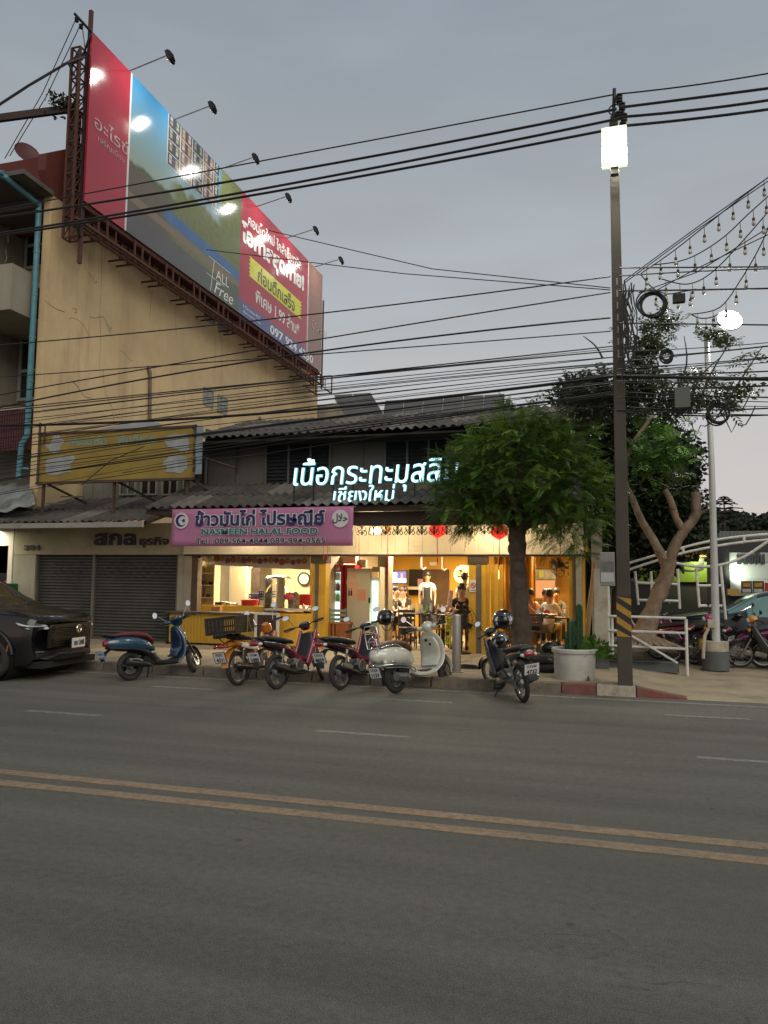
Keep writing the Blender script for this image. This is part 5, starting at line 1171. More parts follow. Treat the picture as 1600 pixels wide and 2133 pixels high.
        m.tube([(-.38,.1,.72),(-.40,0,.71),(-.38,-.1,.72)],.01,7); m.build('grab_rail',chrome,t,local=True,smooth=60)
        m=MB(); c=V((-.46,0,.86))
        def rk(pts,r=.009): m.tube([(c.x-.04*zz*3,yy,c.z+zz) for yy,zz in pts],r,7)
        rk([(-.12,-.15),(-.135,.02),(-.13,.17),(-.1,.2),(.1,.2),(.13,.17),(.135,.02),(.12,-.15),(-.12,-.15)],.011); rk([(-.13,.08),(.13,.08)]); rk([(-.08,-.13),(-.08,-.02),(0,.03),(.08,-.02),(.08,-.13)]); rk([(-.13,-.04),(.13,-.04)])
        m.tube([(-.44,.05,.72),(-.38,.05,.70)],.01,6); m.tube([(-.44,-.05,.72),(-.38,-.05,.70)],.01,6); m.build('luggage_rack',chrome,t,local=True,smooth=60)
        m=MB(); m.sweep([(.28,.32,.15,.05),(.45,.26,.17,.045),(.7,.25,.18,.04),(.88,.29,.17,.04)],p=4); m.build('floorboard',cm,t,local=True,smooth=50)
        m=MB(); m.sweep([(.34,.315,.14,.015),(.6,.295,.15,.012),(.82,.30,.14,.015)],p=4); m.build('floor_mat',rubber,t,local=True,smooth=50)
        m=MB(); m.sweep([(.84,.25,.17,.02),(.97,.36,.23,.022),(1.035,.52,.255,.022),(1.03,.70,.25,.022),(.99,.84,.19,.022),(.965,.92,.10,.02)],p=3,n=22); m.build('leg_shield',cm,t,local=True,smooth=60)
        m=MB(); m.sweep([(.90,.36,.17,.015),(.985,.52,.20,.02),(.975,.70,.19,.03),(.945,.82,.13,.03)],p=3); gb=m.build('glove_box',cm,t,local=True,smooth=60)
        m=MB(); m.cyl((.93,.02,.78),(.905,.02,.78),.022,n=12); m.cyl((.945,-.04,.71),(.925,-.04,.71),.018,n=12); m.build('keyhole',black,gb,local=True)
        m=MB(); m.sweep([(1.08,.50,.02,.012),(1.12,.62,.035,.03),(1.08,.85,.03,.02)],p=2.2); m.build('horn_cover',cm,t,local=True,smooth=60)
        m=MB(); m.ell((1.0,0,1.0),(.11,.105,.10)); 
        for s in (1,-1): m.ell((.97,s*.13,.99),(.05,.08,.04))
        xf(m,Mx); hc=m.build('headset',cm,t,local=True,smooth=60)
        m=MB(); m.ell((1.09,0,.995),(.03,.075,.075)); xf(m,Mx); m.build('headlight',lampc,hc,local=True,smooth=60)
        m=MB(); m.grid(lambda u,v:(1.06+.07*math.cos((u-.5)*2.2)-.10*v,(u-.5)*.30*(1-.25*v*v),1.04+.22*v),12,8); xf(m,Mx); fs_=m.build('fly_screen',glass('smoked_screen',(.45,.42,.38),.05,.6),t,local=True,smooth=60)
        bars(t,Mx,.96,1.0,.35,.04,cover=1); mirrors(t,Mx,.95,.19,1.0,.19,.055,.055,lean=.16)
        m=MB(); m.ell((-.435,0,.63),(.04,.085,.07),(0,R(20),0)); m.build('tail_light',taill,t,local=True,smooth=60)
        m=MB(); m.torus((-.455,0,.63),V((1,0,-.35)),.085,.008,24,6); m.build('tail_bezel',chrome,t,local=True,smooth=60)
        for s in (1,-1): q=MB(); q.ell((-.37,s*.15,.49),(.035,.03,.03)); q.build('indicator',lampc,t,local=True,smooth=60)
        m=MB()
        for s in (1,-1): m.tube([(-.45,s*.05,.44),(-.40,s*.17,.455),(-.2,s*.235,.45),(.05,s*.245,.415),(.26,s*.21,.36),(.3,s*.19,.30)],.010,7); m.tube([(-.38,s*.16,.41),(-.15,s*.235,.40),(.1,s*.235,.37),(.26,s*.2,.30)],.009,7)
        m.build('chrome_guard',chrome,t,local=True,smooth=60)
        m=MB()
        for s in (1,-1): m.ell((-.22,s*.21,.49),(.05,.012,.022),(0,R(10),0))
        m.build('body_badge',chrome,t,local=True,smooth=60)
        plate(t,-.46,.35,R(-18),*txt,pf)
        m=MB(); m.tube([(.2,-.1,.2),(.1,-.16,.2)],.02,8); m.tube([(.14,-.17,.215),(.06,-.175,.23),(-.18,-.18,.265)],[.05,.075,.065],18); ex=m.build('exhaust',steel,t,local=True,smooth=50)
        m=MB(); m.sweep([(-.06,.22,.05,.08),(.15,.25,.05,.08),(.30,.28,.06,.09)],y0=.12,p=3); m.obox((.18,0,.32),(.3,.16,.16)); m.build('engine_case',dark_metal,t,local=True,smooth=50)
        m=MB(); m.sweep([(math.cos(a)*(rw+.035),rw+math.sin(a)*(rw+.035),.05,.01) for a in [R(200-16*i) for i in range(6)]],p=3); m.build('mudflap',black,t,local=True,smooth=60)
    if not cl:
        m=MB()
        for s in (1,-1): m.tube([(1.05,s*.075,.6),(Wb,s*.075,rw)],.02,8)
    else: m=MB(); m.tube([(1.06,.02,.5),(1.2,.07,.4),(Wb,.08,rw)],.026,8)
    xf(m,Mx); m.build('fork',black if not cl else alu,t,local=True,smooth=60)
    m=MB(); m.sweep([(Wb+math.cos(a)*(rw+.035),rw+math.sin(a)*(rw+.035),.062 if not cl else .08,.012) for a in [R(10+20*i) for i in range(8)]],p=2.6,n=12); xf(m,Mx); m.build('front_fender',(black if not cl else cm),t,local=True,smooth=60)
    spring(t,(.0,.13,rw+.05),(.05,.12,.5)); stand(t,.42); return t
blue=paint('metallic_blue_paint',(.014,.055,.095)); creamp=paint('cream_white_paint',(.50,.50,.42))
p=at(272,1418); scooter('modern','scooter','metallic blue scooter with dark red seat parked alone right of the black car',p,heading(404,1.29,p),blue,M('dark_red_vinyl',(.11,.012,.018),.5,var=.15,scale=10),R(34),R(8),('1กด','6713'),M('blue_plate_frame',(.02,.22,.6),.3,var=0))
p=at(826,1444); scooter('classic','scooter','cream white classic scooter with brown seat and chrome rear rack',p,heading(928,1.30,p),creamp,M('brown_vinyl',(.13,.055,.035),.5,var=.15,scale=10),R(18),R(8),('1กล','1137'))
# ---- helmets
def helmet(loc,rz,tilt,lab,mat,open_=False,r=.135):
    t=T('helmet',lab,'helmet',loc); t.rotation_euler=(tilt,0,rz); m=MB()
    n=24;k=14; vs=[]
    for i in range(k+1):
        f=PI*.70*i/k
        for j in range(n):
            a=2*PI*j/n; x,y,z=math.sin(f)*math.cos(a),math.sin(f)*math.sin(a),math.cos(f); vs.append((r*1.12*x,r*.95*y,r*1.0*z))
    fs=[(i*n+j,(i+1)*n+j,(i+1)*n+(j+1)%n,i*n+(j+1)%n) for i in range(k) for j in range(n) if not (i>=7 and (j<4 or j>=n-4))]
    m.add(vs,fs); o=m.build('shell',mat,t,local=True,smooth=60); o.modifiers.new('s','SOLIDIFY').thickness=-.018
    m=MB(); m.grid(lambda u,v:(r*1.2*math.sin(PI*(.32+.30*v))*math.cos((u-.5)*2.3),r*1.03*math.sin(PI*(.32+.30*v))*math.sin((u-.5)*2.3),r*math.cos(PI*(.32+.30*v))),14,6); m.build('visor',glass('smoke_visor',(.12,.12,.12),.08,.05),t,local=True,smooth=60)
    m=MB(); m.ell((0,0,-.02),(r*.9,r*.78,r*.7),nu=16,nv=8); m.build('lining',M('grey_lining',(.06,.055,.05),.9),t,local=True,smooth=60)
    m=MB(); m.torus((r*.1,0,-r*.85),X,r*.6,.008,20,5); m.build('strap',black,t,local=True); return t
def bikept(t,Mx,p): return (Matrix.Translation(t.location)@t.rotation_euler.to_matrix().to_4x4()@Matrix.Scale(BS,4)@(Mx if Mx else Matrix.Identity(4)))@V(p)
q=bikept(u2,Mu2,(.93,-.12,1.16)); q=V((q.x,q.y,q.z)); pp_=PY(804,1288,q.y); helmet((pp_.x,q.y,pp_.z),R(-60),R(8),'glossy black helmet hanging over the handlebar of the right red motorcycle',blk)
q=bikept(u3,Mu3,(.95,0,1.1)); pp_=PY(1048,1293,q.y); helmet((pp_.x,q.y,pp_.z),R(-75),R(5),'black helmet with dark visor resting on the black motorcycle handlebar beside the tree',blk,r=.15)
pp_=PY(1043,1335,q.y-.25); helmet((pp_.x,q.y-.25,pp_.z),R(-90),R(35),'lower black helmet strapped to the front of the black motorcycle beside the tree',blk,r=.12)

# ================================================================ CARS
def car(name,label,loc,rz,P,cm,cat='car'):
    """body lofted from stations along x: (x, sill z, belt z, roof z, half width, half roof width)"""
    t=T(name,label,cat,loc,rz); S=P['st']; wr=P['wr']; arches=P['arch']; n=len(S)
    xs=[]; 
    for i in range(n-1):
        k=max(1,int(round((S[i+1][0]-S[i][0])/.07)))
        for j in range(k): xs.append(S[i][0]+(S[i+1][0]-S[i][0])*j/k)
    xs.append(S[-1][0])
    def cr_(x,c):
        for i in range(n-1):
            if S[i][0]<=x<=S[i+1][0]:
                f=(x-S[i][0])/(S[i+1][0]-S[i][0]); a=S[max(i-1,0)][c];b=S[i][c];d=S[i+1][c];e=S[min(i+2,n-1)][c]
                return .5*((2*b)+(-a+d)*f+(2*a-5*b+4*d-e)*f*f+(-a+3*b-3*d+e)*f**3)
    vs=[];rows=[]
    for x in xs:
        sill,belt,roof,w_,wt=[cr_(x,c) for c in range(1,6)]
        lo=sill
        for ax in arches:
            d=abs(x-ax)
            if d<wr*1.17: lo=max(lo,wr+math.sqrt((wr*1.17)**2-d*d)*.98)
        pr=[(w_*.93,lo),(w_*.985,max(lo+.01,sill+(belt-sill)*.25)),(w_,max(lo+.02,sill+(belt-sill)*.52)),(w_*.985,max(lo+.03,sill+(belt-sill)*.8)),(w_*.94,belt),(w_*.90,belt+.012),(wt+(w_*.90-wt)*.5,belt+(roof-belt)*.5),(wt*1.02,belt+(roof-belt)*.86),(wt*.88,belt+(roof-belt)*.975),(wt*.45,roof),(0,roof+.004)]
        row=[(x,-y,z) for y,z in pr]+[(x,y,z) for y,z in reversed(pr[:-1])]; vs+=row
    nz=P.get('nose',0); hw=P['w']
    vs=[(x+nz*(abs(y)/hw)**2.6*max(0,1-x/1.3),y,z) for x,y,z in vs]
    m=len(pr)*2-1; body=MB(); gl=MB(); fb=[];fg=[]
    G=P['glass']
    for i in range(len(xs)-1):
        xm=(xs[i]+xs[i+1])/2
        for j in range(m-1):
            f=(i*m+j,(i+1)*m+j,(i+1)*m+j+1,i*m+j+1); jj=min(j,m-2-j)
            side=jj in(5,6); isg=False
            for (a,b,kind) in G:
                if a<=xm<=b: isg=isg or (kind=='s' and side) or (kind=='f' and jj>=6)
            (fg if isg else fb).append(f)
    body.add(vs,fb); body.add(vs[:m],[tuple(range(m))]); body.add(vs[-m:],[tuple(reversed(range(m)))]); bo=body.build('body',cm,t,local=True,smooth=42)
    gl.add(vs,fg); gl.build('window_glass',P.get('gm',M('car_glass',(.012,.014,.015),.06,var=0,spec=.9,coat=.6)),t,local=True,smooth=40)
    m=MB()
    for ax in arches:
        m.lathe([(wr*1.15,-P['w']+.03),(wr*1.15,P['w']-.03)],(ax,0,wr),28,(0,1,0))
    m.box(P['st'][0][0]+.1,P['st'][-1][0]-.1,-P['w']*.8,P['w']*.8,.2,.3); m.build('underbody',M('underbody_black',(.008,.008,.008),.9,var=0),t,local=True)
    for ax in arches:
        for s in (-1,1):
            q=MB(); c=(ax,s*(P['w']-.11),wr); q.torus(c,Yv,wr-.085,.085,44,10,1.25); w_=q.build('wheel',rubber,t,local=True,smooth=60)
            q=MB(); yy=s*(P['w']-.02); q.lathe([(wr-.105,-.0),(wr-.115,-s*.03),(wr-.13,-s*.10),(.0,-s*.10)],(ax,yy,wr),36,(0,1,0)); q.build('rim_barrel',dark_metal,w_,local=True,smooth=50)
            q=MB()
            for k in range(10):
                a=2*PI*k/10
                for da in (-.09,.09): q.beam((ax+math.cos(a)*.05,yy-s*.015,wr+math.sin(a)*.05),(ax+math.cos(a+da)*(wr-.12),yy-s*.02,wr+math.sin(a+da)*(wr-.12)),.03,.018,Yv)
            q.torus((ax,yy-s*.01,wr),Yv,wr-.112,.012,40,6); q.cyl((ax,yy-s*.03,wr),(ax,yy,wr),.055,n=14); q.build('spokes',P.get('rim',alu),w_,local=True,smooth=40)
            q=MB(); pts=[]
            for k in range(15): a=R(8+164*k/14); pts.append((ax+math.cos(a)*wr*1.2,s*(P['w']-.005),wr+math.sin(a)*wr*1.2))
            q.tube(pts,.024,6); q.build('arch_trim',black,t,local=True,smooth=50)
    return t
carb=M('black_car_paint',(.006,.006,.007),.3,var=.05,scale=3,coat=.5,spec=.35)
suv=dict(nose=.36,w=.93,wr=.37,arch=(.95,3.65),st=[(0,.36,.95,.97,.82,.60),(.06,.26,1.0,1.03,.88,.66),(.5,.22,1.03,1.08,.915,.74),(1.0,.25,1.06,1.13,.93,.78),(1.25,.26,1.08,1.18,.93,.76),(1.42,.26,1.09,1.29,.93,.72),(2.05,.26,1.10,1.66,.93,.66),(2.8,.26,1.105,1.73,.93,.66),(3.6,.26,1.11,1.72,.93,.65),(4.3,.28,1.10,1.58,.92,.62),(4.6,.35,1.10,1.2,.88,.6),(4.66,.45,1.0,1.02,.8,.6)],rim=M('dark_alloy_rim',(.05,.05,.052),.3,.7,var=0),glass=[(1.3,2.0,'f'),(1.62,4.25,'s')])
# front of the car towards +x: mirror the x axis by heading pi
fr=PY(196,1340,11.6)
car_x=fr.x+.02; st_=T
c1_=car('parked_car','glossy black sport utility car cut off by the left edge of the photo',(car_x,11.10,0),PI+R(5),suv,carb)
def lc(t,m,name,mat,par=None,**k):
    if t is c1_: m.v=[(x+.36*(abs(y)/.93)**2.6*max(0,1-x/1.3),y,z) for x,y,z in m.v]
    return m.build(name,mat,par or t,local=True,**k)
# front details: x=0 is the nose, car faces -x locally
m=MB()
for k in range(9): m.obox((-.005+.012*k*.0,0,.55+k*.036),(.05,1.10-.02*abs(k-4),.012))
m.obox((.02,0,.70),(.04,1.16,.36)); lc(c1_,m,'grille',M('grille_black',(.004,.004,.004),.5,var=.2))
m=MB()
for s in (1,-1): m.sweep([(.0,.83,.14,.025),(.10,.855,.16,.03),(.30,.90,.10,.028),(.62,.935,.02,.014)],y0=s*.74,n=12)
hl=lc(c1_,m,'headlight',M('smoked_headlight',(.03,.03,.033),.1,var=0,coat=1.),smooth=50)
m=MB()
for s in (1,-1): m.sweep([(-.02,.865,.13,.006),(.10,.89,.165,.006),(.30,.928,.11,.006)],y0=s*.755,n=8)
lc(c1_,m,'daytime_strip',M('lens_strip',(.55,.57,.6),.2,var=0),hl)
m=MB()
for s in (1,-1):
    for k in range(3): m.ell((-.01+.05*k,s*(.64+.09*k),.83+.012*k),(.03,.035,.022))
lc(c1_,m,'lamp_bulb',lampc,hl,smooth=60)
m=MB(); m.torus((-.045,0,.80),X,.062,.009,28,6); m.beam((-.05,-.03,.845),(-.05,-.022,.755),.012,.014,X); m.beam((-.05,.03,.845),(-.05,.022,.755),.012,.014,X); m.beam((-.05,-.028,.80),(-.05,.028,.80),.012,.014,X); lc(c1_,m,'badge',chrome,smooth=50)
plate(c1_,-.055,.56,0,'ขบ 248','',black,w_=.34,h_=.15) if False else None
m=MB(); m.obox((-.05,0,.57),(.012,.36,.16)); pl_=lc(c1_,m,'license_plate',plate_white); text('lettering','ขบ 248',ink,pl_,(-.058,.14,.53),-Yv,Z,.28,.085,.002,.03,local=True)
m=MB(); m.sweep([(-.03,.42,.5,.03),(.02,.36,.72,.06)],n=10) ; m.obox((.04,0,.40),(.06,1.5,.12)); lc(c1_,m,'lower_grille',black)
m=MB()
for s in (1,-1): m.sweep([(.02,.46,.10,.012),(.10,.43,.12,.02),(.16,.34,.05,.012)],y0=s*.72,n=8)
lc(c1_,m,'bumper_trim',M('satin_grey_trim',(.10,.10,.105),.35,.4,var=0),smooth=50)
m=MB()
for s in (1,-1): m.sweep([(.33,.62,.006,.012),(.37,.55,.006,.014),(.39,.47,.006,.01)],y0=s*.905,n=8)
lc(c1_,m,'side_reflector',M('orange_reflector',(.5,.08,.02),.3,var=0),smooth=50)
m=MB()
for s in (1,-1): m.ell((1.6,s*1.02,1.13),(.11,.10,.075)); m.beam((1.6,s*.9,1.08),(1.6,s*.98,1.1),.05,.03)
lc(c1_,m,'side_mirror',carb,smooth=60)
m=MB()
for s in (1,-1):
    for x in (1.72,2.75,3.75): m.beam((x,s*.937,.34),(x,s*.925,1.04),.006,.004)
    m.beam((1.7,s*.93,.36),(3.2,s*.93,.36),.01,.03)
    for x in (2.5,3.5): m.beam((x,s*.935,.95),(x+.18,s*.935,.955),.025,.022)
lc(c1_,m,'door_trim',dark_metal)
# black saloon in the forecourt
sed=dict(w=.88,wr=.32,arch=(.85,3.5),gm=M('green_tinted_glass',(.13,.24,.23),.08,var=.05,spec=.9),st=[(0,.32,.66,.68,.75,.55),(.08,.24,.70,.75,.83,.6),(.5,.2,.78,.86,.87,.66),(1.2,.22,.86,.96,.88,.7),(1.4,.22,.88,1.0,.88,.66),(2.1,.22,.89,1.36,.88,.58),(2.7,.22,.90,1.43,.88,.57),(3.3,.22,.91,1.37,.88,.56),(3.9,.24,.93,1.10,.87,.56),(4.4,.3,.94,1.0,.83,.6),(4.5,.4,.85,.88,.75,.55)],glass=[(1.45,2.05,'f'),(1.85,2.5,'s'),(2.6,3.35,'s')])
q=PY(1380,1300,17.0)
c2_=car('parked_car','black saloon car with green tinted windows behind the white lamp post',(q.x-.2,17.8,.1),R(0),sed,carb)
m=MB()
for s in (1,-1): m.ell((1.62,s*.97,.93),(.09,.09,.06)); m.beam((1.62,s*.85,.9),(1.62,s*.93,.91),.04,.03)
lc(c2_,m,'side_mirror',carb,smooth=60)
m=MB()
for s in (1,-1): m.ell((2.35,s*.89,.80),(.10,.02,.022)); m.ell((3.2,s*.89,.81),(.10,.02,.022))
lc(c2_,m,'door_handle',chrome,smooth=60)
# ---- bikes in the forecourt
mg=paint('magenta_paint',(.30,.01,.12)); pinkp=paint('pale_pink_paint',(.42,.22,.30)); yelp=paint('yellow_orange_paint',(.55,.20,.01)); GF='motorcycles in the forecourt behind the lamp post'
def fb(px,py,Y,rz,c1,c2,lab,st=.3): 
    p=PY(px,py,Y); underbone('motorcycle',lab,(p.x,Y,.1),rz,c1,c2,('กขท','551'),lean=R(7),st=st,group=GF)
fb(1400,1380,16.4,R(150),pinkp,dkred,'pale pink and red motorcycle just right of the white railing'); fb(1478,1380,16.2,R(140),mg,blk,'magenta motorcycle partly hidden behind the white lamp post')
fb(1590,1380,16.0,R(175),blk,mg,'black motorcycle with magenta stripe right of the lamp post'); fb(1690,1388,15.7,R(170),blk,yelp,'yellow orange and black motorcycle at the right edge')
# ================================================================ PEOPLE
skinm=M('skin',(.36,.20,.125),.55,var=.06,scale=20,sub=.1); hairm=M('black_hair',(.012,.010,.009),.45,var=.2,scale=30); eyem=M('eye_dark',(.02,.015,.012),.3,var=0)
def skinmesh(V_,E_,sub=1):
    me=bpy.data.meshes.new('sk'); me.from_pydata([v[:3] for v in V_],E_,[]); o=bpy.data.objects.new('sk',me); col.objects.link(o)
    o.modifiers.new('s','SKIN').use_smooth_shade=True
    for i,v in enumerate(V_):
        sv=me.skin_vertices[0].data[i]; sv.radius=(v[3],v[4] if len(v)>4 else v[3]); sv.use_root=(i==0)
    b=o.modifiers.new('b','SUBSURF'); b.levels=sub; b.render_levels=sub
    dg=bpy.context.evaluated_depsgraph_get(); r=bpy.data.meshes.new_from_object(o.evaluated_get(dg)); bpy.data.objects.remove(o); bpy.data.meshes.remove(me); return r
def person(label,loc,rz,top,bottom,pose='stand',hair='short',arms='down',apron=None,print_=None,turn=0.,h=1.,hcol=None):
    """faces -y locally; loc is the floor under the pelvis"""
    t=T('person',label,'person',loc,rz); t.scale=(h,h,h)
    sit=pose=='sit'; pz=.52 if sit else .93; ly=-.10 if sit else 0
    P={}; 
    def J(k,*a): P[k]=a
    J('pel',0,0,pz,.13,.095); J('wai',0,ly*.2,pz+.16,.115,.085); J('che',0,ly*.5,pz+.34,.135,.095); J('sho',0,ly*.7,pz+.46,.10,.075); J('nec',0,ly*.9-.005,pz+.53,.05,.05); J('jaw',0,ly-.02,pz+.60,.062,.072); J('hed',0,ly-.012,pz+.69,.075,.088); J('crn',0,ly-.0,pz+.755,.055,.065)
    E_=[('pel','wai'),('wai','che'),('che','sho'),('sho','nec'),('nec','jaw'),('jaw','hed'),('hed','crn')]
    for s,n in ((1,'l'),(-1,'r')):
        sz=pz+.445; J(n+'s',s*.165,ly*.7,sz,.055)
        if arms=='down': el,wr,ha=(s*.215,.02,pz+.18),(s*.20,-.08,pz-.04),(s*.19,-.11,pz-.12)
        elif arms=='table': el,wr,ha=(s*.22,ly-.12,pz+.20),(s*.13,ly-.33,pz+.26),(s*.10,ly-.40,pz+.28)
        elif arms=='eat': el,wr,ha=((s*.24,ly-.15,pz+.24),(s*.08,ly-.28,pz+.42),(s*.05,ly-.30,pz+.48)) if s>0 else ((s*.22,ly-.12,pz+.20),(s*.13,ly-.33,pz+.26),(s*.10,ly-.40,pz+.28))
        else: el,wr,ha=(s*.25,-.08,pz+.2),(s*.12,-.25,pz+.2),(s*.08,-.30,pz+.22)
        J(n+'e',*el,.038); J(n+'w',*wr,.026); J(n+'h',*ha,.03,.018); E_+=[('sho',n+'s'),(n+'s',n+'e'),(n+'e',n+'w'),(n+'w',n+'h')]
        if sit: kn,an,to=(s*.12,-.42,pz+.02),(s*.12,-.40,.09),(s*.13,-.54,.035)
        else: kn,an,to=(s*.095,-.01,.50),(s*.09,.02,.09),(s*.11,-.12,.035)
        J(n+'hip',s*.09,0,pz-.03,.08); J(n+'k',*kn,.055); J(n+'a',*an,.036); J(n+'t',*to,.035,.025); E_+=[('pel',n+'hip'),(n+'hip',n+'k'),(n+'k',n+'a'),(n+'a',n+'t')]
    ks=list(P); ix={k:i for i,k in enumerate(ks)}
    me=skinmesh([P[k] for k in ks],[(ix[a],ix[b]) for a,b in E_],1)
    body=MB(); body.add([v.co for v in me.vertices],[tuple(p.vertices) for p in me.polygons]); bpy.data.meshes.remove(me)
    for s,n in ((1,'l'),(-1,'r')):       # fingers and thumb
        a=V(P[n+'w'][:3]);b=V(P[n+'h'][:3]); d=(b-a).normalized(); si=d.cross(Z).normalized() if abs(d.z)<.9 else V((0,1,0))
        for k,L_ in enumerate((.055,.065,.06,.045)):
            o=b+si*(-.02+.0135*k); cu=V((0,0,-.25)) if abs(d.z)<.9 else V((-s*.2,0,0)); body.tube([o-d*.01,o+d*L_*.55,o+(d+cu).normalized()*L_],[.0085,.008,.006],5)
        o=b-si*.025-d*.02; body.tube([o,o+(d-si*.7).normalized()*.035,o+(d-si*.35).normalized()*.06],[.010,.009,.007],5)
    hx,hy,hz=P['hed'][:3]; body.tube([(0,hy-.078,hz+.01),(0,hy-.098,hz-.03),(0,hy-.08,hz-.04)],[.007,.013,.008],6)
    for s in (1,-1): body.ell((s*.078,hy+.01,hz-.02),(.012,.022,.03),nu=8,nv=6)
    bo=body.build('body',skinm,t,local=True,smooth=60)
    m=MB()
    for s in (1,-1): m.ell((s*.031,hy-.082,hz+.005),(.013,.007,.006),nu=8,nv=5); m.tube([(s*.05,hy-.076,hz+.022),(s*.02,hy-.088,hz+.024)],.004,4)
    m.tube([(-.02,hy-.082,hz-.065),(0,hy-.087,hz-.067),(.02,hy-.082,hz-.065)],.004,4); m.build('facial_feature',eyem,bo,local=True)
    def shell(keys,edges,mat,nm,g):
        vs=[]
        for k in keys: a=P[k]; vs.append(tuple(a[:3])+tuple(r+g for r in (a[3:] if len(a)>4 else (a[3],a[3]))))
        ii={k:i for i,k in enumerate(keys)}; me=skinmesh(vs,[(ii[a],ii[b]) for a,b in edges],1); me.name=nm; me.materials.append(mat); o=bpy.data.objects.new(nm,me); col.objects.link(o); o.parent=t; return o
    for n in 'lr':      # sleeve ends half way down the upper arm
        a,b=P[n+'s'],P[n+'e']; P[n+'m']=tuple(a[i]+(b[i]-a[i])*.62 for i in range(3))+(.042,)
        a,b=P[n+'k'],P[n+'a']; P[n+'c']=tuple(a[i]+(b[i]-a[i])*.85 for i in range(3))+(.044,)
    P['hem']=(0,0,pz-.02,.128,.095); P['col']=(P['sho'][0],P['sho'][1],P['sho'][2]+.02,.07,.06)
    tp=shell(['hem','wai','che','col','ls','rs','lm','rm'],[('hem','wai'),('wai','che'),('che','col'),('col','ls'),('col','rs'),('ls','lm'),('rs','rm')],top,'shirt',.016)
    shell(['pel','lhip','lk','lc','rhip','rk','rc'],[('pel','lhip'),('lhip','lk'),('lk','lc'),('pel','rhip'),('rhip','rk'),('rk','rc')],bottom,'trousers',.012)
    m=MB()
    for n in 'lr': a=P[n+'a'];b=P[n+'t']; m.sweep([(0,.03,.03,.03),(.001,.03,.03,.03)],sub=1) if False else m.ell(((a[0]+b[0])/2,(a[1]+b[1])/2,.04),(.045,.12,.04))
    m.build('shoe',black,t,local=True,smooth=60)
    m=MB(); hc=hcol or hairm; m.ell((0,hy+.030,hz+.048),(.096,.104,.102),(R(-14),0,0),16,10)
    if hair=='long': m.ell((0,hy+.055,hz-.09),(.085,.05,.15),nu=14,nv=9)
    if hair=='bun': m.ell((0,hy+.10,hz+.02),(.045,.045,.045),nu=12,nv=8)
    m.build('hair',hc,t,local=True,smooth=60)
    if apron:
        m=MB(); m.grid(lambda u,v:((u-.5)*.30*(1 if v<.6 else .62),-.135-.02*math.cos((u-.5)*3),pz-.35+.75*v),10,10); ap=m.build('apron',apron,t,local=True,smooth=60); ap.modifiers.new('s','SOLIDIFY').thickness=.006
        m=MB(); m.tube([(.09,-.14,pz+.39),(.06,-.10,pz+.5)],.009,5); m.tube([(-.09,-.14,pz+.39),(-.06,-.10,pz+.5)],.009,5); m.build('apron_strap',apron,t,local=True)
    if print_:
        m=MB(); m.lathe([(0,0),(.07,0),(.07,.004)],(0,.145,pz+.30),16,(0,1,0)); m.build('print_badge',print_,tp,local=True)
    return t
wht=M('white_cotton',(.60,.57,.50),.85,var=.06); blkc=M('black_cotton',(.014,.014,.015),.9,var=.2); dgr=M('dark_green_cotton',(.03,.04,.035),.9); ora=M('orange_cotton',(.5,.16,.05),.85); jean=M('dark_jeans',(.025,.03,.045),.9); greyc=M('grey_cotton',(.12,.13,.13),.9); khak=M('khaki_cotton',(.25,.20,.12),.9)
FZ=.16
def pp(x,Y): p=PY(x,1250,Y); return (p.x,Y,FZ)
person('waiter standing in white tee shirt and black apron inside the restaurant',pp(890,20.2),R(12),wht,blkc,apron=blkc)
person('man in dark tee shirt seated side on at the table left of the waiter',pp(815,18.6),R(75),dgr,jean,'sit',arms='eat',h=1.03)
person('person in cream shirt seated behind the man in dark tee shirt',pp(830,19.6),R(60),wht,khak,'sit',hair='short',hcol=M('brown_hair',(.09,.05,.025),.5))
person('woman with long hair and black top seated left of the waiter',pp(846,20.0),R(-20),blkc,jean,'sit','long',arms='table')
person('person seen from behind in white tee shirt with large dark print',pp(968,18.4),R(170),wht,jean,'stand',print_=blkc,h=.97)
person('young person in black shirt facing the street beside the yellow pillar',pp(962,17.5),R(10),blkc,jean,'sit',arms='table',h=1.08)
person('man with back to the street in white tee shirt with red print',pp(1143,17.6),R(168),wht,khak,'sit',arms='table',print_=M('red_print',(.5,.02,.04),.6,var=0))
person('dark shirted man sitting across the table below the pink poster',pp(1158,18.9),R(8),greyc,jean,'sit',arms='table',h=1.02)
person('woman in orange top eating beside the tree trunk',pp(1108,17.9),R(-15),ora,jean,'sit','bun',arms='eat')
person('person mostly hidden behind the street tree trunk',pp(1102,19.0),R(20),wht,jean,'sit','short',arms='table')
person('person with dark hair seated behind the man in red print tee shirt',pp(1136,18.4),R(15),blkc,jean,'sit','short',arms='table')

# ================================================================ INTERIOR
def thing1(name,mb,mat,label,cat,group=None,**k): return mb.build(name,mat,None,label=label,cat=cat,group=group,**k)
tube_m=M('tube_light',(1,1,1),.3,var=0,emit=(1,.86,.60),es=9)
for i,(x,y,e,lab) in enumerate(((-8.1,17.6,115,'over the kitchen counter'),(-5.2,18.0,120,'above the drinks fridge'),(-3.9,19.6,110,'above the dining tables'),(-1.6,18.6,85,'above the table by the tree'))):
    t=T('ceiling_lamp','glowing tube lamp '+lab,'lamp',(x,y,2.55)); m=MB(); m.box(x-.6,x+.6,y-.04,y+.04,2.55,2.6); m.build('housing',white_paint,t); m=MB(); m.cyl((x-.58,y,2.52),(x+.58,y,2.52),.016,n=8); m.build('tube',tube_m,t)
    light('AREA',(x,y,2.48),e*1.4,(1,.80,.50) if i!=1 else (1,.88,.66),1.1,.25,rot=(0,0,0),name='tube_glow')
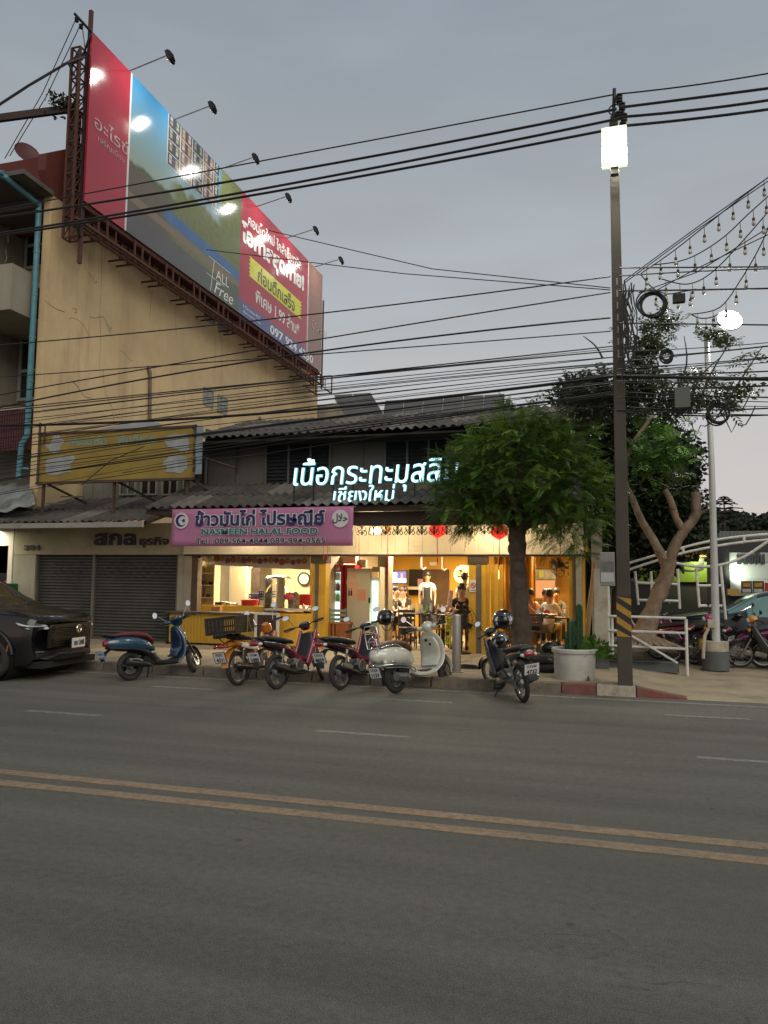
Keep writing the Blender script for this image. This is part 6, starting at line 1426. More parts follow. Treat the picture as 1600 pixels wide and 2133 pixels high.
# --- kitchen bay
kc=T('kitchen_counter','yellow corrugated counter with dark worktop at the chicken rice stall','counter',(-8,15.9,.15))
kx0,kx1=PY(346,1300,15.75).x,PY(530,1300,15.75).x; kz=PY(440,1280,15.75).z
m=MB(); n=26
for i in range(n):
    x=kx0+.05+(kx1-kx0-.05)*i/n; d=(kx1-kx0-.05)/n; m.box(x,x+d*.55,15.80,15.83,.20,kz-.02); m.box(x+d*.55,x+d,15.815,15.835,.20,kz-.02)
m.build('front_panel',M('yellow_corrugated_panel',(.50,.29,.03),.5,var=.12,scale=3,dirt=(.3,.17,.03),dscale=3,damt=.5),kc)
bx('worktop',M('dark_worktop',(.07,.055,.045),.4,var=.2,scale=6),kc,kx0-.02,kx1+.05,15.74,16.3,kz,kz+.05,bevel=.006); bx('end_frame',dark_metal,kc,kx0,kx0+.045,15.76,15.84,.15,kz-.002); bx('plinth',dark_metal,kc,kx0+.05,kx1,15.85,15.9,.15,.2); bx('counter_back',yw,kc,kx0+.4,kx1,16.6,16.7,.15,kz+.18)
def px_box(name,x0,y0,x1,y1,Y,d,mat,label=None,cat=None,parent=None,bevel=0,**k):
    a=PY(x0,(y0+y1)/2,Y); b=PY(x1,(y0+y1)/2,Y); z0=PY((x0+x1)/2,y1,Y).z; z1=PY((x0+x1)/2,y0,Y).z; m=MB(); m.box(a.x,b.x,Y,Y+d,z0,z1); return m.build(name,mat,parent,label=label,cat=cat,bevel=bevel,**k)
bx('service_shelf',yw,kc,kx1+.06,PY(640,1300,16.5).x,16.45,16.8,.17,PY(600,1278,16.45).z)
m=MB(); a=PY(600,1280,16.2); m.lathe([(.62,.0),(.62,.72)],(a.x,16.6,.18),28); kk=m.build('curved_front',yw,kc); bx('service_top',M('pale_worktop',(.5,.46,.36),.4),kc,kx1+.0,PY(642,1300,16.3).x,16.25,17.0,kz+.1,kz+.14)
# easel menu board
t=T('menu_board','dark brown board in white frame standing in front of the stall','sign',PY(553,1340,15.6)); b=px_box('board',535,1281,575,1330,15.6,.03,M('chocolate_board',(.06,.025,.018),.7,var=.1),parent=t)
for (x0,y0,x1,y1) in ((530,1276,580,1281),(530,1281,535,1332),(575,1281,580,1332)): px_box('frame',x0,y0,x1,y1,15.59,.05,white_paint,parent=t)
# banner of dishes
t=T('dish_banner','long pale banner printed with round dishes hanging above the kitchen','banner',PY(545,1170,16.62)); p0,p1,p2,p3=PY(446,1177,16.6),PY(646,1187,16.6),PY(646,1156,16.6),PY(446,1153,16.6)
m=MB(); m.add([p0,p1,p2,p3]+[V(p)+V((0,.01,0)) for p in (p0,p1,p2,p3)],[(0,1,2,3),(7,6,5,4),(0,4,5,1),(1,5,6,2),(2,6,7,3),(3,7,4,0)]); m.build('printed_sheet',M('banner_ivory',(.50,.45,.33),.6,var=.06),t)
rr=random.Random(6)
dm=[M('dish_a',(.28,.07,.03),.5,var=.6,scale=30),M('dish_b',(.35,.16,.05),.5,var=.6,scale=30),M('dish_c',(.20,.05,.04),.5,var=.6,scale=30)]
for k in range(17):
    u=(k+.6)/17.6; p=V(p0).lerp(V(p1),u).lerp(V(p3).lerp(V(p2),u),.52+rr.uniform(-.08,.08)); m=MB(); r=rr.uniform(.055,.085); m.lathe([(0,0),(r*.75,0),(r,.003)],p+V((0,-.004,0)),16,(0,-1,0)); m.build('printed_dish',dm[k%3],t)
m=MB(); a,b=PY(446,1150,16.55),PY(456,1160,16.5); m.grid(lambda u,v:(a.x-.15+.12*u+.02*math.sin(v*9),16.5,a.z-.3*v+.05),6,8); m.build('torn_cloth',M('torn_cloth',(.5,.45,.3),.8),t)
shw=M('cream_shelf',(.56,.48,.32),.6,var=.06)
t=T('wall_shelf','cream open shelves with small kitchen things at the left of the stall','shelf',PY(430,1280,17.6)); YQ=17.6
a,b=PY(412,1200,YQ).x,PY(447,1200,YQ).x
bx('side_board',shw,t,a,a+.03,YQ,YQ+.3,.9,2.1); bx('side_board',shw,t,b-.03,b,YQ,YQ+.3,.9,2.1); bx('back_board',shw,t,a,b,YQ+.3,YQ+.32,.9,2.1)
for y in (1195,1220,1246,1278): bx('shelf_board',shw,t,a+.03,b-.03,YQ,YQ+.3,PY(430,y,YQ).z,PY(430,y,YQ).z+.025)
for i,(x,y,w_,h_,mt) in enumerate(((432,1218,.24,.07,'d'),(433,1244,.1,.08,'d'),(420,1193,.05,.1,'w'),(428,1276,.16,.09,'b'))):
    p=PY(x,y,YQ+.1); m=MB(); m.lathe([(0,0),(w_/2,0),(w_/2,h_*.8),(w_*.4,h_),(0,h_)],p,12); tag(m.build(('pan','radio','jar','basket')[i],(black,black,wht,M('cardboard',(.30,.18,.08),.8))[i],smooth=40),('dark pan on the middle shelf of the stall','black round tin on the lower shelf','small pale jar on the top shelf','small brown basket on the bottom shelf')[i],('pan','tin','jar','basket')[i])
px_box('steel_cupboard',448,1178,477,1290,17.9,.5,M('dull_steel_door',(.30,.29,.26),.4,.5,var=.1),'grey steel cupboard beside the cream shelves','cupboard'); px_box('cream_cabinet',479,1180,511,1290,18.0,.4,shw,'tall cream cabinet behind the stove','cabinet')
px_box('wood_panel',512,1183,540,1290,18.3,.08,M('dark_brick_wood',(.05,.035,.025),.7,var=.6,scale=12),'dark panel behind the blue crates','panel'); px_box('white_cupboard',565,1185,645,1285,19.2,.3,inw,'pale cupboard wall at the back of the kitchen','cupboard')
# stove with pots
t=T('stove','black stove carrying pots and trays in the stall','stove',PY(480,1270,17.0)); px_box('stove_body',446,1262,505,1285,17.0,.5,dark_metal,parent=t)
for i,(x,r,h_) in enumerate(((456,.10,.11),(468,.09,.12),(484,.12,.09))):
    p=PY(x,1264,17.15); m=MB(); m.lathe([(0,0),(r,0),(r*1.05,h_),(r*.95,h_),(r*.9,.01)],p,16); m.torus(p+V((0,0,h_)),Z,r*1.03,.008,16,4); tag(m.build('pot',(black,steel,steel)[i],smooth=40),('dark pot at the left on the stove','steel pot in the middle on the stove','wide steel pot right on the stove')[i],'pot','pots on the stove')
for i,(x,y,mt) in enumerate(((500,1268,steel),(487,1271,chrome))): p=PY(x,y,16.8); m=MB(); m.box(p.x-.13,p.x+.13,16.8,17.0,p.z-.02,p.z+.025+.02*i); tag(m.build('tray',mt,bevel=.008),('steel tray beside the red basin','bright tray in front of the stove')[i],'tray')
p=PY(385,1275,16.); m=MB(); p=PY(450,1270,16.4); m.box(p.x-.12,p.x+.1,16.4,16.55,p.z-.06,p.z+.07); tag(m.build('carton',M('orange_cardboard',(.34,.16,.04),.8)),'small orange brown carton on the stall counter','box')
p=PY(520,1272,16.8); m=MB(); m.lathe([(0,-.0),(.17,0),(.21,.25),(.225,.26),(.2,.25),(.16,.02)],p,22); tag(m.build('basin',M('red_plastic',(.50,.03,.02),.4,var=.05),smooth=40),'red plastic basin on the stall counter','basin')
cb=M('blue_plastic',(.02,.07,.22),.45,var=.1)
for i,(x,y,w_) in enumerate(((532,1246,.34),(552,1240,.3))):
    p=PY(x,y,17.2); m=MB(); 
    for z in (0,.06,.12): m.box(p.x-w_/2,p.x+w_/2,17.2,17.5,p.z+z-.05,p.z+z-.02)
    for k in range(6): m.box(p.x-w_/2+k*w_/5-.01,p.x-w_/2+k*w_/5+.01,17.195,17.205,p.z-.05,p.z+.1)
    tag(m.build('basket',cb,kind=None),('left blue plastic basket behind the red basin','right blue plastic basket behind the glass case')[i],'basket')
# glass food case with umbrella-like steamer cap
t=T('glass_case','glass food case with steel posts and metal cap on the stall','display case',PY(560,1270,16.5)); p=PY(550,1274,16.5); q=PY(574,1205,16.5); x0,x1,z0,z1=p.x,q.x+.05,p.z,q.z
for x in (x0,x1): 
    for y in (16.5,16.9): m=MB(); m.box(x-.012,x+.012,y-.012,y+.012,z0,z1); m.build('post',steel,t)
gl=glass('case_glass',(.9,.92,.9),.03,.4)
bx('pane',gl,t,x0+.013,x1-.013,16.5,16.504,z0,z1); bx('pane',gl,t,x0,x0+.004,16.513,16.88,z0,z1); bx('pane',gl,t,x1-.004,x1,16.513,16.88,z0,z1)
m=MB(); m.lathe([(.32,0),(.26,.05),(.08,.08),(0,.085)],((x0+x1)/2+.08,16.7,z1),20); m.build('cap',steel,t,smooth=40); m=MB(); m.box(x0+.05,x1-.05,16.6,16.85,z0,z0+.1); m.build('tray',steel,t)
t=T('steam_lamp','yellow lit mirror lamp behind the glass case','lamp',PY(590,1215,17.3)); m=MB(); m.tube([PY(578,1206,17.2),PY(590,1206,17.2),PY(600,1203,17.2)],.018,6); m.tube([PY(576,1214,17.2),PY(588,1216,17.2),PY(597,1226,17.2),PY(600,1234,17.2)],.02,6); m.build('bulb_strip',M('yellow_glow',(1,.8,.3),.4,var=0,emit=(1,.62,.12),es=7),t)
t=T('wall_clock','round dark rimmed clock on the kitchen back wall','clock',PY(633,1206,19.1)); c=PY(633,1206,19.12); m=MB(); m.torus(c,Yv,.16,.022,28,6); m.build('rim',black,t); m=MB(); m.lathe([(0,0),(.15,0)],c,24,(0,-1,0)); m.build('dial',plate_white,t); m=MB(); m.beam(c+V((0,-.01,0)),c+V((.03,-.01,.1)),.01); m.beam(c+V((0,-.01,0)),c+V((.07,-.01,-.02)),.01); m.build('hand',black,t)
p=PY(603,1240,16.7); m=MB(); m.lathe([(0,0),(.11,0),(.13,.06),(.09,.14),(.05,.17),(0,.17)],p+V((0,0,-.1)),18); tag(m.build('kettle',M('pink_enamel',(.5,.06,.08),.3,var=.3,scale=20),smooth=50),'small red and white enamel pot on the stall','pot')
p=PY(612,1262,16.8); m=MB(); m.lathe([(.0,-.1),(.13,-.1),(.14,.25),(.06,.33),(0,.33)],p,18); tag(m.build('urn',M('smoky_glass_jar',(.16,.13,.09),.25,var=.4,scale=14),smooth=50),'tall smoky drinks jar on the stall counter','jar')
p=PY(636,1252,17.0); m=MB(); m.box(p.x-.16,p.x+.12,17,17.3,p.z-.1,p.z+.16); tag(m.build('plastic_box',MATS['red_plastic'],bevel=.01),'red box at the right end of the kitchen','box'); p=PY(641,1272,16.8); m=MB(); m.ell(p,(.1,.1,.1)); m.ell(p+V((-.08,-.05,.1)),(.04,.03,.06)); tag(m.build('teapot',chrome,smooth=60),'bright steel pot beside the yellow pillar','pot')
# --- drinks fridge
t=T('drinks_fridge','red glass door drinks fridge stocked with bottles beside the yellow pillar','fridge',PY(700,1330,17.2)); YF_=17.2; x0,x1=PY(680,1240,YF_).x,PY(713,1240,YF_).x; cred=M('fridge_red',(.40,.012,.015),.35,var=.05); z1=PY(700,1176,YF_).z; zs=PY(700,1191,YF_).z
bx('cabinet',cred,t,x0,x1+.28,YF_+.08,YF_+.65,.16,z1); bx('header',cred,t,x0,x1,YF_,YF_+.078,zs,z1); bx('door_frame',cred,t,x1-.05,x1,YF_,YF_+.078,.5,zs-.002); bx('inside',M('fridge_inside_glow',(.7,.9,.9),.5,var=0,emit=(.55,.9,.85),es=1.1),t,x0+.03,x1-.052,YF_+.07,YF_+.079,.55,zs-.003)
text('lettering','Coca-Cola',WT,t,(x0+.05,YF_-.004,zs+.03),X,Z,x1-x0-.12,(z1-zs)*.65,.003,.01,.35)
btc=[M('bottle_'+n,c,.2,var=.1,spec=.8) for n,c in (('green',(.10,.35,.05)),('clear',(.5,.55,.52)),('dark',(.06,.02,.02)),('lime',(.45,.5,.05)),('white',(.55,.55,.5)))]
rr=random.Random(12)
bprof=[(0,0),(.03,0),(.032,.02),(.032,.13),(.013,.18),(.013,.215),(0,.215)]
BM=[]
for mt in btc: m=MB(); m.lathe(bprof,(0,0,0),9); BM.append(m.mesh('bottle',mt,smooth=50))
def bottle(x,y,z,k,s=1.,label=None,group=None,parent=None):
    o=bpy.data.objects.new('bottle',BM[k]); col.objects.link(o); o.location=(x,y,z); o.scale=(s,s,s); return tag(o,label,'bottle',group)
for j,y in enumerate((1206,1228,1250)):
    z=PY(695,y,YF_).z; bx('wire_shelf',steel,t,x0+.02,x1-.05,YF_+.005,YF_+.065,z-.035,z-.025)
    for k in range(7): bottle(x0+.06+k*(x1-x0-.16)/6,YF_+.035,z-.022,(1,0,1,2,3,4,1)[(k+j*2)%7] if j<1 else ((3,2,2,2,1,2,2) if j==1 else (0,0,3,2,4,0,0))[k],.95,('clear and pale bottle on the top shelf of the red fridge','dark bottle on the middle shelf of the red fridge','green bottle on the lowest shelf of the red fridge')[j],('bottles on the top fridge shelf','bottles on the middle fridge shelf','bottles on the lowest fridge shelf')[j])
# --- beige cabinet backs, lit cooler
bg_=M('beige_fridge_side',(.42,.38,.27),.5,var=.06); pap=M('pink_paper',(.52,.30,.22),.7,var=.05); 
t=T('beige_cabinet','tall beige cabinet side with pink paper notices and two bottle pictures','cabinet',PY(745,1335,16.95)); YC=16.95; x0,x1,xm=PY(723,1250,YC).x,PY(771,1250,YC).x,PY(767,1250,YC).x; z1=PY(745,1184,YC).z
bx('side_panel',bg_,t,x0,x1,YC,YC+.6,.16,z1); px_box('notice',731,1190,742,1206,YC-.008,.006,pap,parent=t); px_box('notice',722,1210,744,1218,YC-.008,.006,pap,parent=t); px_box('notice',725,1218,742,1244,YC-.009,.006,pap,parent=t); px_box('notice',745,1228,762,1251,YC-.008,.006,M('orange_paper',(.52,.24,.13),.7,var=.05),parent=t)
for x in (727,732): p=PY(x,1241,YC-.012); m=MB(); m.box(p.x-.018,p.x+.018,YC-.013,YC-.010,p.z,p.z+.12); m.box(p.x-.007,p.x+.007,YC-.0125,YC-.0105,p.z+.121,p.z+.17); m.build('printed_bottle',ink,t)
t=T('display_cooler','narrow glass display cooler glowing pale green beside the dark column','fridge',PY(778,1310,17.0)); x0,x1=PY(771,1250,17).x+.01,PY(786,1250,17).x; z0,z1=PY(778,1303,17).z,PY(778,1203,17).z
bx('cooler_body',bg_,t,x0,x1+.02,17.12,17.6,.16,z1+.25); bx('light_strip',M('cooler_glow',(.8,1,.9),.4,var=0,emit=(.62,.95,.72),es=3),t,x0+.02,x0+.14,17.06,17.1,z0+.1,z1-.08); bx('door_pane',gl,t,x0,x1,17.0,17.006,.3,z1+.1); bx('toys',M('gold_ornament',(.6,.33,.05),.4,var=.7,scale=30,emit=(1,.55,.1),es=.3),t,x0+.01,x1,17.02,17.1,z1+.0,z1+.13); bx('handle',dark_metal,t,x0-.03,x0+.02,16.93,16.99,PY(770,1255,17).z,PY(770,1245,17).z)
light('AREA',(x0+.1,16.95,1.2),5,(.75,1,.85),.2,1.0,to=(x0+.1,15,1.0),name='cooler_glow_light')
bx('column',M('brown_column',(.20,.16,.10),.7,var=.1),rs,PY(787,1200,17.6).x,PY(809,1200,17.6).x,17.6,18.0,.16,2.6)
px_box('picture',792,1179,808,1196,17.58,.012,M('pink_poster',(.40,.05,.10),.6,var=.4,scale=8),'pink poster on the dark column, upper','poster'); px_box('picture',790,1197,806,1214,17.58,.012,M('orange_poster',(.30,.15,.08),.6,var=.4,scale=8),'orange brown poster on the dark column, middle','poster'); px_box('picture',789,1216,805,1238,17.58,.012,M('magenta_poster',(.28,.04,.09),.6,var=.5,scale=8),'dark pink poster on the dark column, lowest','poster')
px_box('air_conditioner',705,1156,741,1174,17.6,.22,M('appliance_cream',(.6,.54,.42),.5,var=.03),'cream air conditioner above the red fridge','air conditioner',bevel=.02); px_box('wall_speaker',743,1166,762,1182,17.7,.1,M('taupe_box',(.22,.17,.12),.6),'brown wall box above the beige cabinet','wall box')
# TV
t=T('television','wall television showing a pale blue screen above the diners','television',PY(831,1203,20.5)); px_box('casing',814,1188,848,1217,20.5,.05,black,parent=t); px_box('screen',816,1190,846,1214.5,20.49,.008,M('tv_screen',(.1,.1,.3),.2,var=0,emit=(.10,.09,.30),es=1.2),parent=t)
px_box('screen_picture',816,1193,827,1213,20.485,.004,M('tv_white',(.5,.7,.8),.2,var=0,emit=(.55,.78,.85),es=1.5),parent=t); px_box('screen_picture',829,1205,846,1214,20.485,.004,MATS['tv_white'],parent=t); px_box('screen_picture',835,1194,839,1205,20.483,.004,M('tv_red',(.6,.2,.2),.2,var=0,emit=(.8,.35,.3),es=1),parent=t)
px_box('doorway',852,1186,880,1240,21.9,.05,M('dark_doorway',(.02,.014,.01),.8),'dark opening left of the waiter','doorway'); px_box('doorway',881,1186,935,1290,21.9,.05,M('brown_curtain',(.10,.055,.02),.8,var=.4,scale=3),'dark brown doorway behind the waiter','doorway')
px_box('wall_shelf',846,1222,875,1228,21.5,.3,inw,'cream shelf on the wall left of the waiter','shelf'); px_box('notice_sign',895,1171,909,1178,21.88,.02,plate_white,'small white notice above the doorway','sign'); px_box('poster',870,1206,881,1224,21.85,.02,M('pink_notice',(.5,.28,.26),.6),'small pink notice beside the waiter','poster')
for i,(x,y) in enumerate(((878,1170),(921,1172))): a=PY(x,1160,19); m=MB(); m.tube([(a.x,19,2.6),(a.x,19,PY(x,y+12,19).z),(a.x+.06,19,PY(x,y+16,19).z),(a.x+.12,19,PY(x,y+12,19).z)],.018,6); tag(m.build('lamp_bracket',white_paint,smooth=40),('white hooked pipe over the waiter','white hooked pipe right of the waiter')[i],'pipe')
# glowing shop sign
t=T('glow_sign','warm glowing round sign with black lettering on the restaurant wall','sign',PY(966,1197,19.3)); c=PY(966,1197,19.4); m=MB(); m.ell(c,(.26,.03,.24),nu=24); m.build('glow_plate',M('sign_glow',(1,.75,.3),.5,var=0,emit=(1,.60,.14),es=2.6),t,smooth=60); p=PY(953,1203,19.35); text('lettering','เรือน',ink,t,(p.x,19.35,p.z),X,Z,.34,.2,.006,.04)
light('POINT',c+V((0,-.3,0)),9,(1,.65,.25),radius=.2,name='sign_glow_light')
# tables, chairs, stools
twd=M('dark_table_wood',(.05,.03,.02),.4,var=.3,scale=8); gch=M('green_grey_chair',(.17,.21,.15),.5)
def table(label,x,y,w_,d,z=.76,mat=None,tag_='table'):
    t=T('table',label,'table',(x,y,FZ)); m=MB(); m.box(x-w_/2,x+w_/2,y-d/2,y+d/2,z-.03+FZ,z+FZ); m.build('table_top',mat or twd,t,bevel=.006)
    for a in (-1,1):
        for b in (-1,1): m=MB(); m.box(x+a*(w_/2-.05)-.02,x+a*(w_/2-.05)+.02,y+b*(d/2-.05)-.02,y+b*(d/2-.05)+.02,FZ,z-.031+FZ); m.build('leg',dark_metal,t)
    return t
def chair(label,x,y,rz,mat,group=None):
    t=T('chair',label,'chair',(x,y,FZ),rz,group); m=MB(); m.box(-.2,.2,-.2,.2,.43,.46); m.build('seat',mat,t,local=True,bevel=.008)
    for a in (-1,1):
        for b in (-1,1): m=MB(); m.beam((a*.17,b*.17,.43),(a*.19,b*.2,0),.028); m.build('leg',mat,t,local=True)
        m=MB(); m.beam((a*.18,.19,.46),(a*.18,.24,.86),.03); m.build('back_post',mat,t,local=True)
    for k in range(3): m=MB(); m.beam((-.17,.215+.008*k,.6+.1*k),(.17,.215+.008*k,.6+.1*k),.015,.06); m.build('back_slat',mat,t,local=True)
    return t
def tpx(x,Y): return PY(x,1280,Y).x
table('long dark table crowded with bottles and jars in the middle bay',tpx(890,17.4),17.4,1.0,.6); table('dark dining table in front of the seated group left of the waiter',tpx(835,18.4),18.4,1.2,.7); table('dark table behind the street tree where people eat',tpx(1140,17.1),17.0,1.0,.6); table('dark table beside the young person in black',tpx(945,16.9),17.0,.7,.5)
chair('dark chair pushed to the bottle table, left one',tpx(850,17.),16.95,R(20),twd); chair('dark chair pushed to the bottle table, right one',tpx(915,16.9),16.9,R(-20),twd); chair('dark wooden chair close to the tree trunk in the right bay',tpx(1107,16.9),16.75,R(-160),twd); chair('dark chair under the man in dark tee shirt',tpx(818,18.6),18.6,R(80),twd); chair('green grey plastic chair on the slatted wooden box',tpx(697,16.7),16.9,R(200),gch)
chair('brown wooden chair seen left of the tree trunk',tpx(1050,17.8),17.8,R(90),M('brown_chair_wood',(.16,.06,.03),.5)); 
rr=random.Random(21); tb=((855,.15,1),(862,.1,1),(872,.2,4),(879,.1,4),(887,.2,0),(895,.25,1),(903,.1,2),(911,.2,1),(920,.15,4))
names=['clear bottle at the left end of the bottle table','second clear bottle from the left on the bottle table','white squat bottle left of centre on the bottle table','white bottle in the centre of the bottle table','green bottle on the bottle table','clear water bottle right of the green bottle','dark sauce bottle on the bottle table','clear bottle near the right end of the bottle table','white bottle at the right end of the bottle table']
for i,(x,dy,k) in enumerate(tb): bottle(tpx(x,17.3),17.2+dy,.76+FZ,k,rr.uniform(.75,1.15),names[i],'bottles on the middle table')
for i,(x,dy,k) in enumerate(((1122,.0,1),(1180,.1,4),(1172,.15,1))): bottle(tpx(x,17.),16.95+dy,.76+FZ,k,1,('clear bottle on the table beside the woman in orange','white bottle at the right end of the right bay table','clear bottle behind the bowls in the right bay')[i])
def bowl(x,Y,z,r,mat,lab): m=MB(); m.lathe([(0,0),(r*.5,0),(r,r*.5),(r*.95,r*.5),(r*.45,.012),(0,.012)],(x,Y,z),16); return tag(m.build('bowl',mat,smooth=50),lab,'bowl')
bowl(tpx(1130,17),16.85,.76+FZ,.14,white_paint,'white bowl on the table in front of the tree'); bowl(tpx(1150,17),16.8,.76+FZ,.12,M('yellow_plate',(.55,.42,.05),.4,var=.05),'yellow plate on the right bay table'); bowl(tpx(940,17),16.9,.76+FZ,.1,white_paint,'white bowl near the young person in black')
p=PY(843,1280,18.2); bowl(p.x,18.2,.76+FZ,.1,MATS['orange_paper'],'orange dish on the table of the seated group')
# slatted wooden box
ow=M('orange_wood_slat',(.33,.115,.03),.5,var=.25,scale=6); t=T('wooden_box','orange brown slatted wooden box near the red fridge','box',PY(697,1335,16.6)); x0,x1=tpx(667,16.55),tpx(722,16.55); z1=PY(697,1297,16.55).z
n=15
for k in range(n): 
    a=x0+(x1-x0)*k/n
    if k in(6,8): continue
    m=MB(); m.box(a+.003,a+(x1-x0)/n*.86,16.55,16.57,.18,z1-.03); m.build('slat',ow,t)
bx('box_top',ow,t,x0-.02,x1+.02,16.54,17.0,z1-.028,z1); bx('box_body',M('dark_orange_wood',(.18,.06,.02),.6),t,x0+.01,x1-.01,16.6,16.98,.16,z1-.03)
# pedestal fan beside the pillar, wall fan right bay
fanm=M('dark_fan',(.03,.03,.032),.45,.3,var=.1)
def fan(name,label,c,r,axis,post=None):
    t=T(name,label,'fan',c); c=V(c); a,b=frame(V(axis)); ax=V(axis).normalized(); m=MB()
    for k in range(26):
        an=2*PI*k/26; d=a*math.cos(an)+b*math.sin(an); m.tube([c+ax*.10+d*.04,c+ax*.09+d*r*.7,c+d*r,c-ax*.07+d*r*.6,c-ax*.09],.003,3,False)
    for q,s in ((r,0),(r*.7,.09),(r*.4,.1)): m.torus(c+ax*s,ax,q,.005,32,4)
    m.build('guard',fanm,t); m=MB(); m.cyl(c-ax*.14,c+ax*.03,.055,n=12); m.build('motor',fanm,t,smooth=40)
    for k in range(4):
        an=2*PI*k/4+.4; d=a*math.cos(an)+b*math.sin(an); e=a*math.cos(an+.9)+b*math.sin(an+.9); m=MB(); m.quad(c+d*.04+ax*.01,c+d*r*.88+ax*.02,c+(d+e).normalized()*r*.9-ax*.02,c+e*.06-ax*.01); m.build('blade',black,t)
    if post: m=MB(); m.cyl(c-ax*.12,V((c.x,c.y,FZ))-ax*.1,.02,n=8); m.lathe([(.2,0),(.2,.03),(.03,.06)],V((c.x,c.y,FZ))-ax*.1,18); m.cyl(V((c.x,c.y,FZ+.1))-ax*.1,V((c.x,c.y,FZ+.55))-ax*.1,.035,n=10); m.build('stand',fanm,t,smooth=40)
    else: m=MB(); m.tube([c-ax*.12,c-ax*.22+V((0,0,-.1)),c-ax*.3+V((.2,0,-.12))],.02,6); m.build('bracket',fanm,t)
    return t
c=PY(962,1291,16.0); fan('pedestal_fan','large black pedestal fan standing left of the yellow pillar',c,.30,(.35,-1,.1),True); c=PY(1162,1172,16.75); fan('wall_fan','black wall fan tilted down in the top of the right bay',(c.x,16.75,2.0),.24,(-.8,-.6,-.3))
# hanging yellow tape, cord coil, steel bollard
m=MB(); p,q=PY(934,1283,15.9),PY(936,1345,15.9); m.grid(lambda u,v:(p.x-.07+.15*u+.01*math.sin(v*14),15.9+.02*math.sin(u*5+v*9),p.z+(q.z-p.z)*v),4,16); t=T('hanging_banner','narrow yellow banner with small lettering hanging beside the bollard','banner',p); y_=m.build('strip',M('yellow_strip',(.50,.43,.03),.6,var=.08),t,smooth=60); y_.modifiers.new('s','SOLIDIFY').thickness=.004
for k,ch in enumerate('ไร่ ชา'.replace(' ','')): text('lettering',ch,ink,t,(p.x-.04,15.86,p.z-.14-.13*k),X,Z,.07,.08,.002)
m=MB(); m.torus(PY(936,1272,15.9),V((.1,-1,0)),.09,.02,24,6); m.tube([PY(940,1230,15.9),PY(936,1262,15.9)],.05,8); m.build('hanging_ornament',M('pink_ornament',(.5,.30,.25),.5,var=.5,scale=25),t,smooth=60)
p=PZ(951,1400,.15); m=MB(); r=.075; m.lathe([(r,0),(r,.93),(r*.9,.945),(0,.945)],(p.x,p.y,.15),20); m.lathe([(.11,0),(.11,.015),(r,.016)],(p.x,p.y,.15),20); tag(m.build('bollard',M('stainless_bollard',(.30,.27,.24),.5,.5,var=.12,scale=6,dirt=(.2,.16,.12),dscale=6),smooth=40),'plain stainless steel bollard right of the cream scooter','bollard')
m=MB(); c=PZ(975,1392,.16)
for k in range(4): m.tube([c+V((math.cos(a)*(.2-.015*k),math.sin(a)*(.14-.01*k),.012+.012*k)) for a in [2*PI*i/24 for i in range(25)]],.008,4)
m.tube([c+V((-.2,0,.01)),c+V((-.35,.4,.01)),c+V((-.2,1.5,.01))],.008,4); tag(m.build('cable_coil',black),'coil of black cable lying on the pavement behind the black motorcycle','cable')
# right bay: mirror picture, poster, curtain, lamp
t=T('framed_picture','wide framed picture of plants above the pink poster','picture',PY(1128,1195,21)); px_box('picture_sheet',1096,1186,1158,1207,21.0,.02,M('pale_picture',(.34,.34,.24),.4,var=.3,scale=5,dirt=(.05,.10,.04),dscale=4,damt=1.),parent=t); px_box('bright_patch',1123,1188,1132,1203,20.99,.008,M('lime_patch',(.5,.55,.05),.5,var=0),parent=t)
for (x0,y0,x1,y1) in ((1094,1184,1160,1186),(1094,1207,1160,1209),(1094,1186,1096,1207),(1158,1186,1160,1207)): px_box('frame',x0,y0,x1,y1,20.98,.05,black,parent=t)
px_box('poster',1115,1208.5,1157,1246,20.6,.01,M('pale_pink_sheet',(.46,.28,.20),.7,var=.05,scale=2),'large pale pink poster on the back wall of the right bay','poster')
t=T('curtain','yellow curtain lit by a sconce left of the tree trunk','curtain',PY(1040,1250,18.2)); x0=tpx(1030,18.2)
m=MB(); m.grid(lambda u,v:(x0+.95*u,18.2+.05*math.sin(u*40),.2+2.3*v),80,3); cu=m.build('cloth',M('yellow_curtain_cloth',(.50,.26,.03),.8,var=.1),t,smooth=60); cu.modifiers.new('s','SOLIDIFY').thickness=.006
t=T('sconce','small warm wall sconce glowing on the yellow curtain','lamp',PY(1036,1197,18.)); c=PY(1036,1197,18.0); m=MB(); m.ell(c,(.05,.04,.14)); m.build('shade',M('sconce_glow',(1,.7,.3),.4,var=0,emit=(1,.62,.2),es=6),t,smooth=60); light('POINT',c+V((0,-.15,0)),5,(1,.66,.28),radius=.08,name='sconce_light')
# ================================================================ TREES AND PLANTS
def leafmat(n,c,c2,rough=.5,tr=.25):
    m,N,L,b=node_mat(n); g=N.new('ShaderNodeNewGeometry'); f=noise(N,L,g.outputs['Position'],1.6,3,.6); f2=noise(N,L,g.outputs['Position'],25,2,.5)
    c_=mixc(N,L,rng(N,L,f,.38,.62,0,1),c,c2); c_=scalec(N,L,c_,rng(N,L,f2,.3,.7,.65,1.35)); L.new(c_,b.inputs['Base Color']); b.inputs['Roughness'].default_value=rough
    b.inputs['Transmission Weight'].default_value=0; b.inputs['Specular IOR Level'].default_value=.3
    t=N.new('ShaderNodeBsdfTranslucent'); L.new(c_,t.inputs[0]); mx_=N.new('ShaderNodeMixShader'); mx_.inputs[0].default_value=tr; L.new(b.outputs[0],mx_.inputs[1]); L.new(t.outputs[0],mx_.inputs[2]); L.new(mx_.outputs[0],N['Material Output'].inputs[0]); return m
bark=M('grey_brown_bark',(.085,.062,.045),.95,var=.35,scale=9,bump=1.,bscale=22,dirt=(.035,.026,.02),dscale=7,damt=.8)
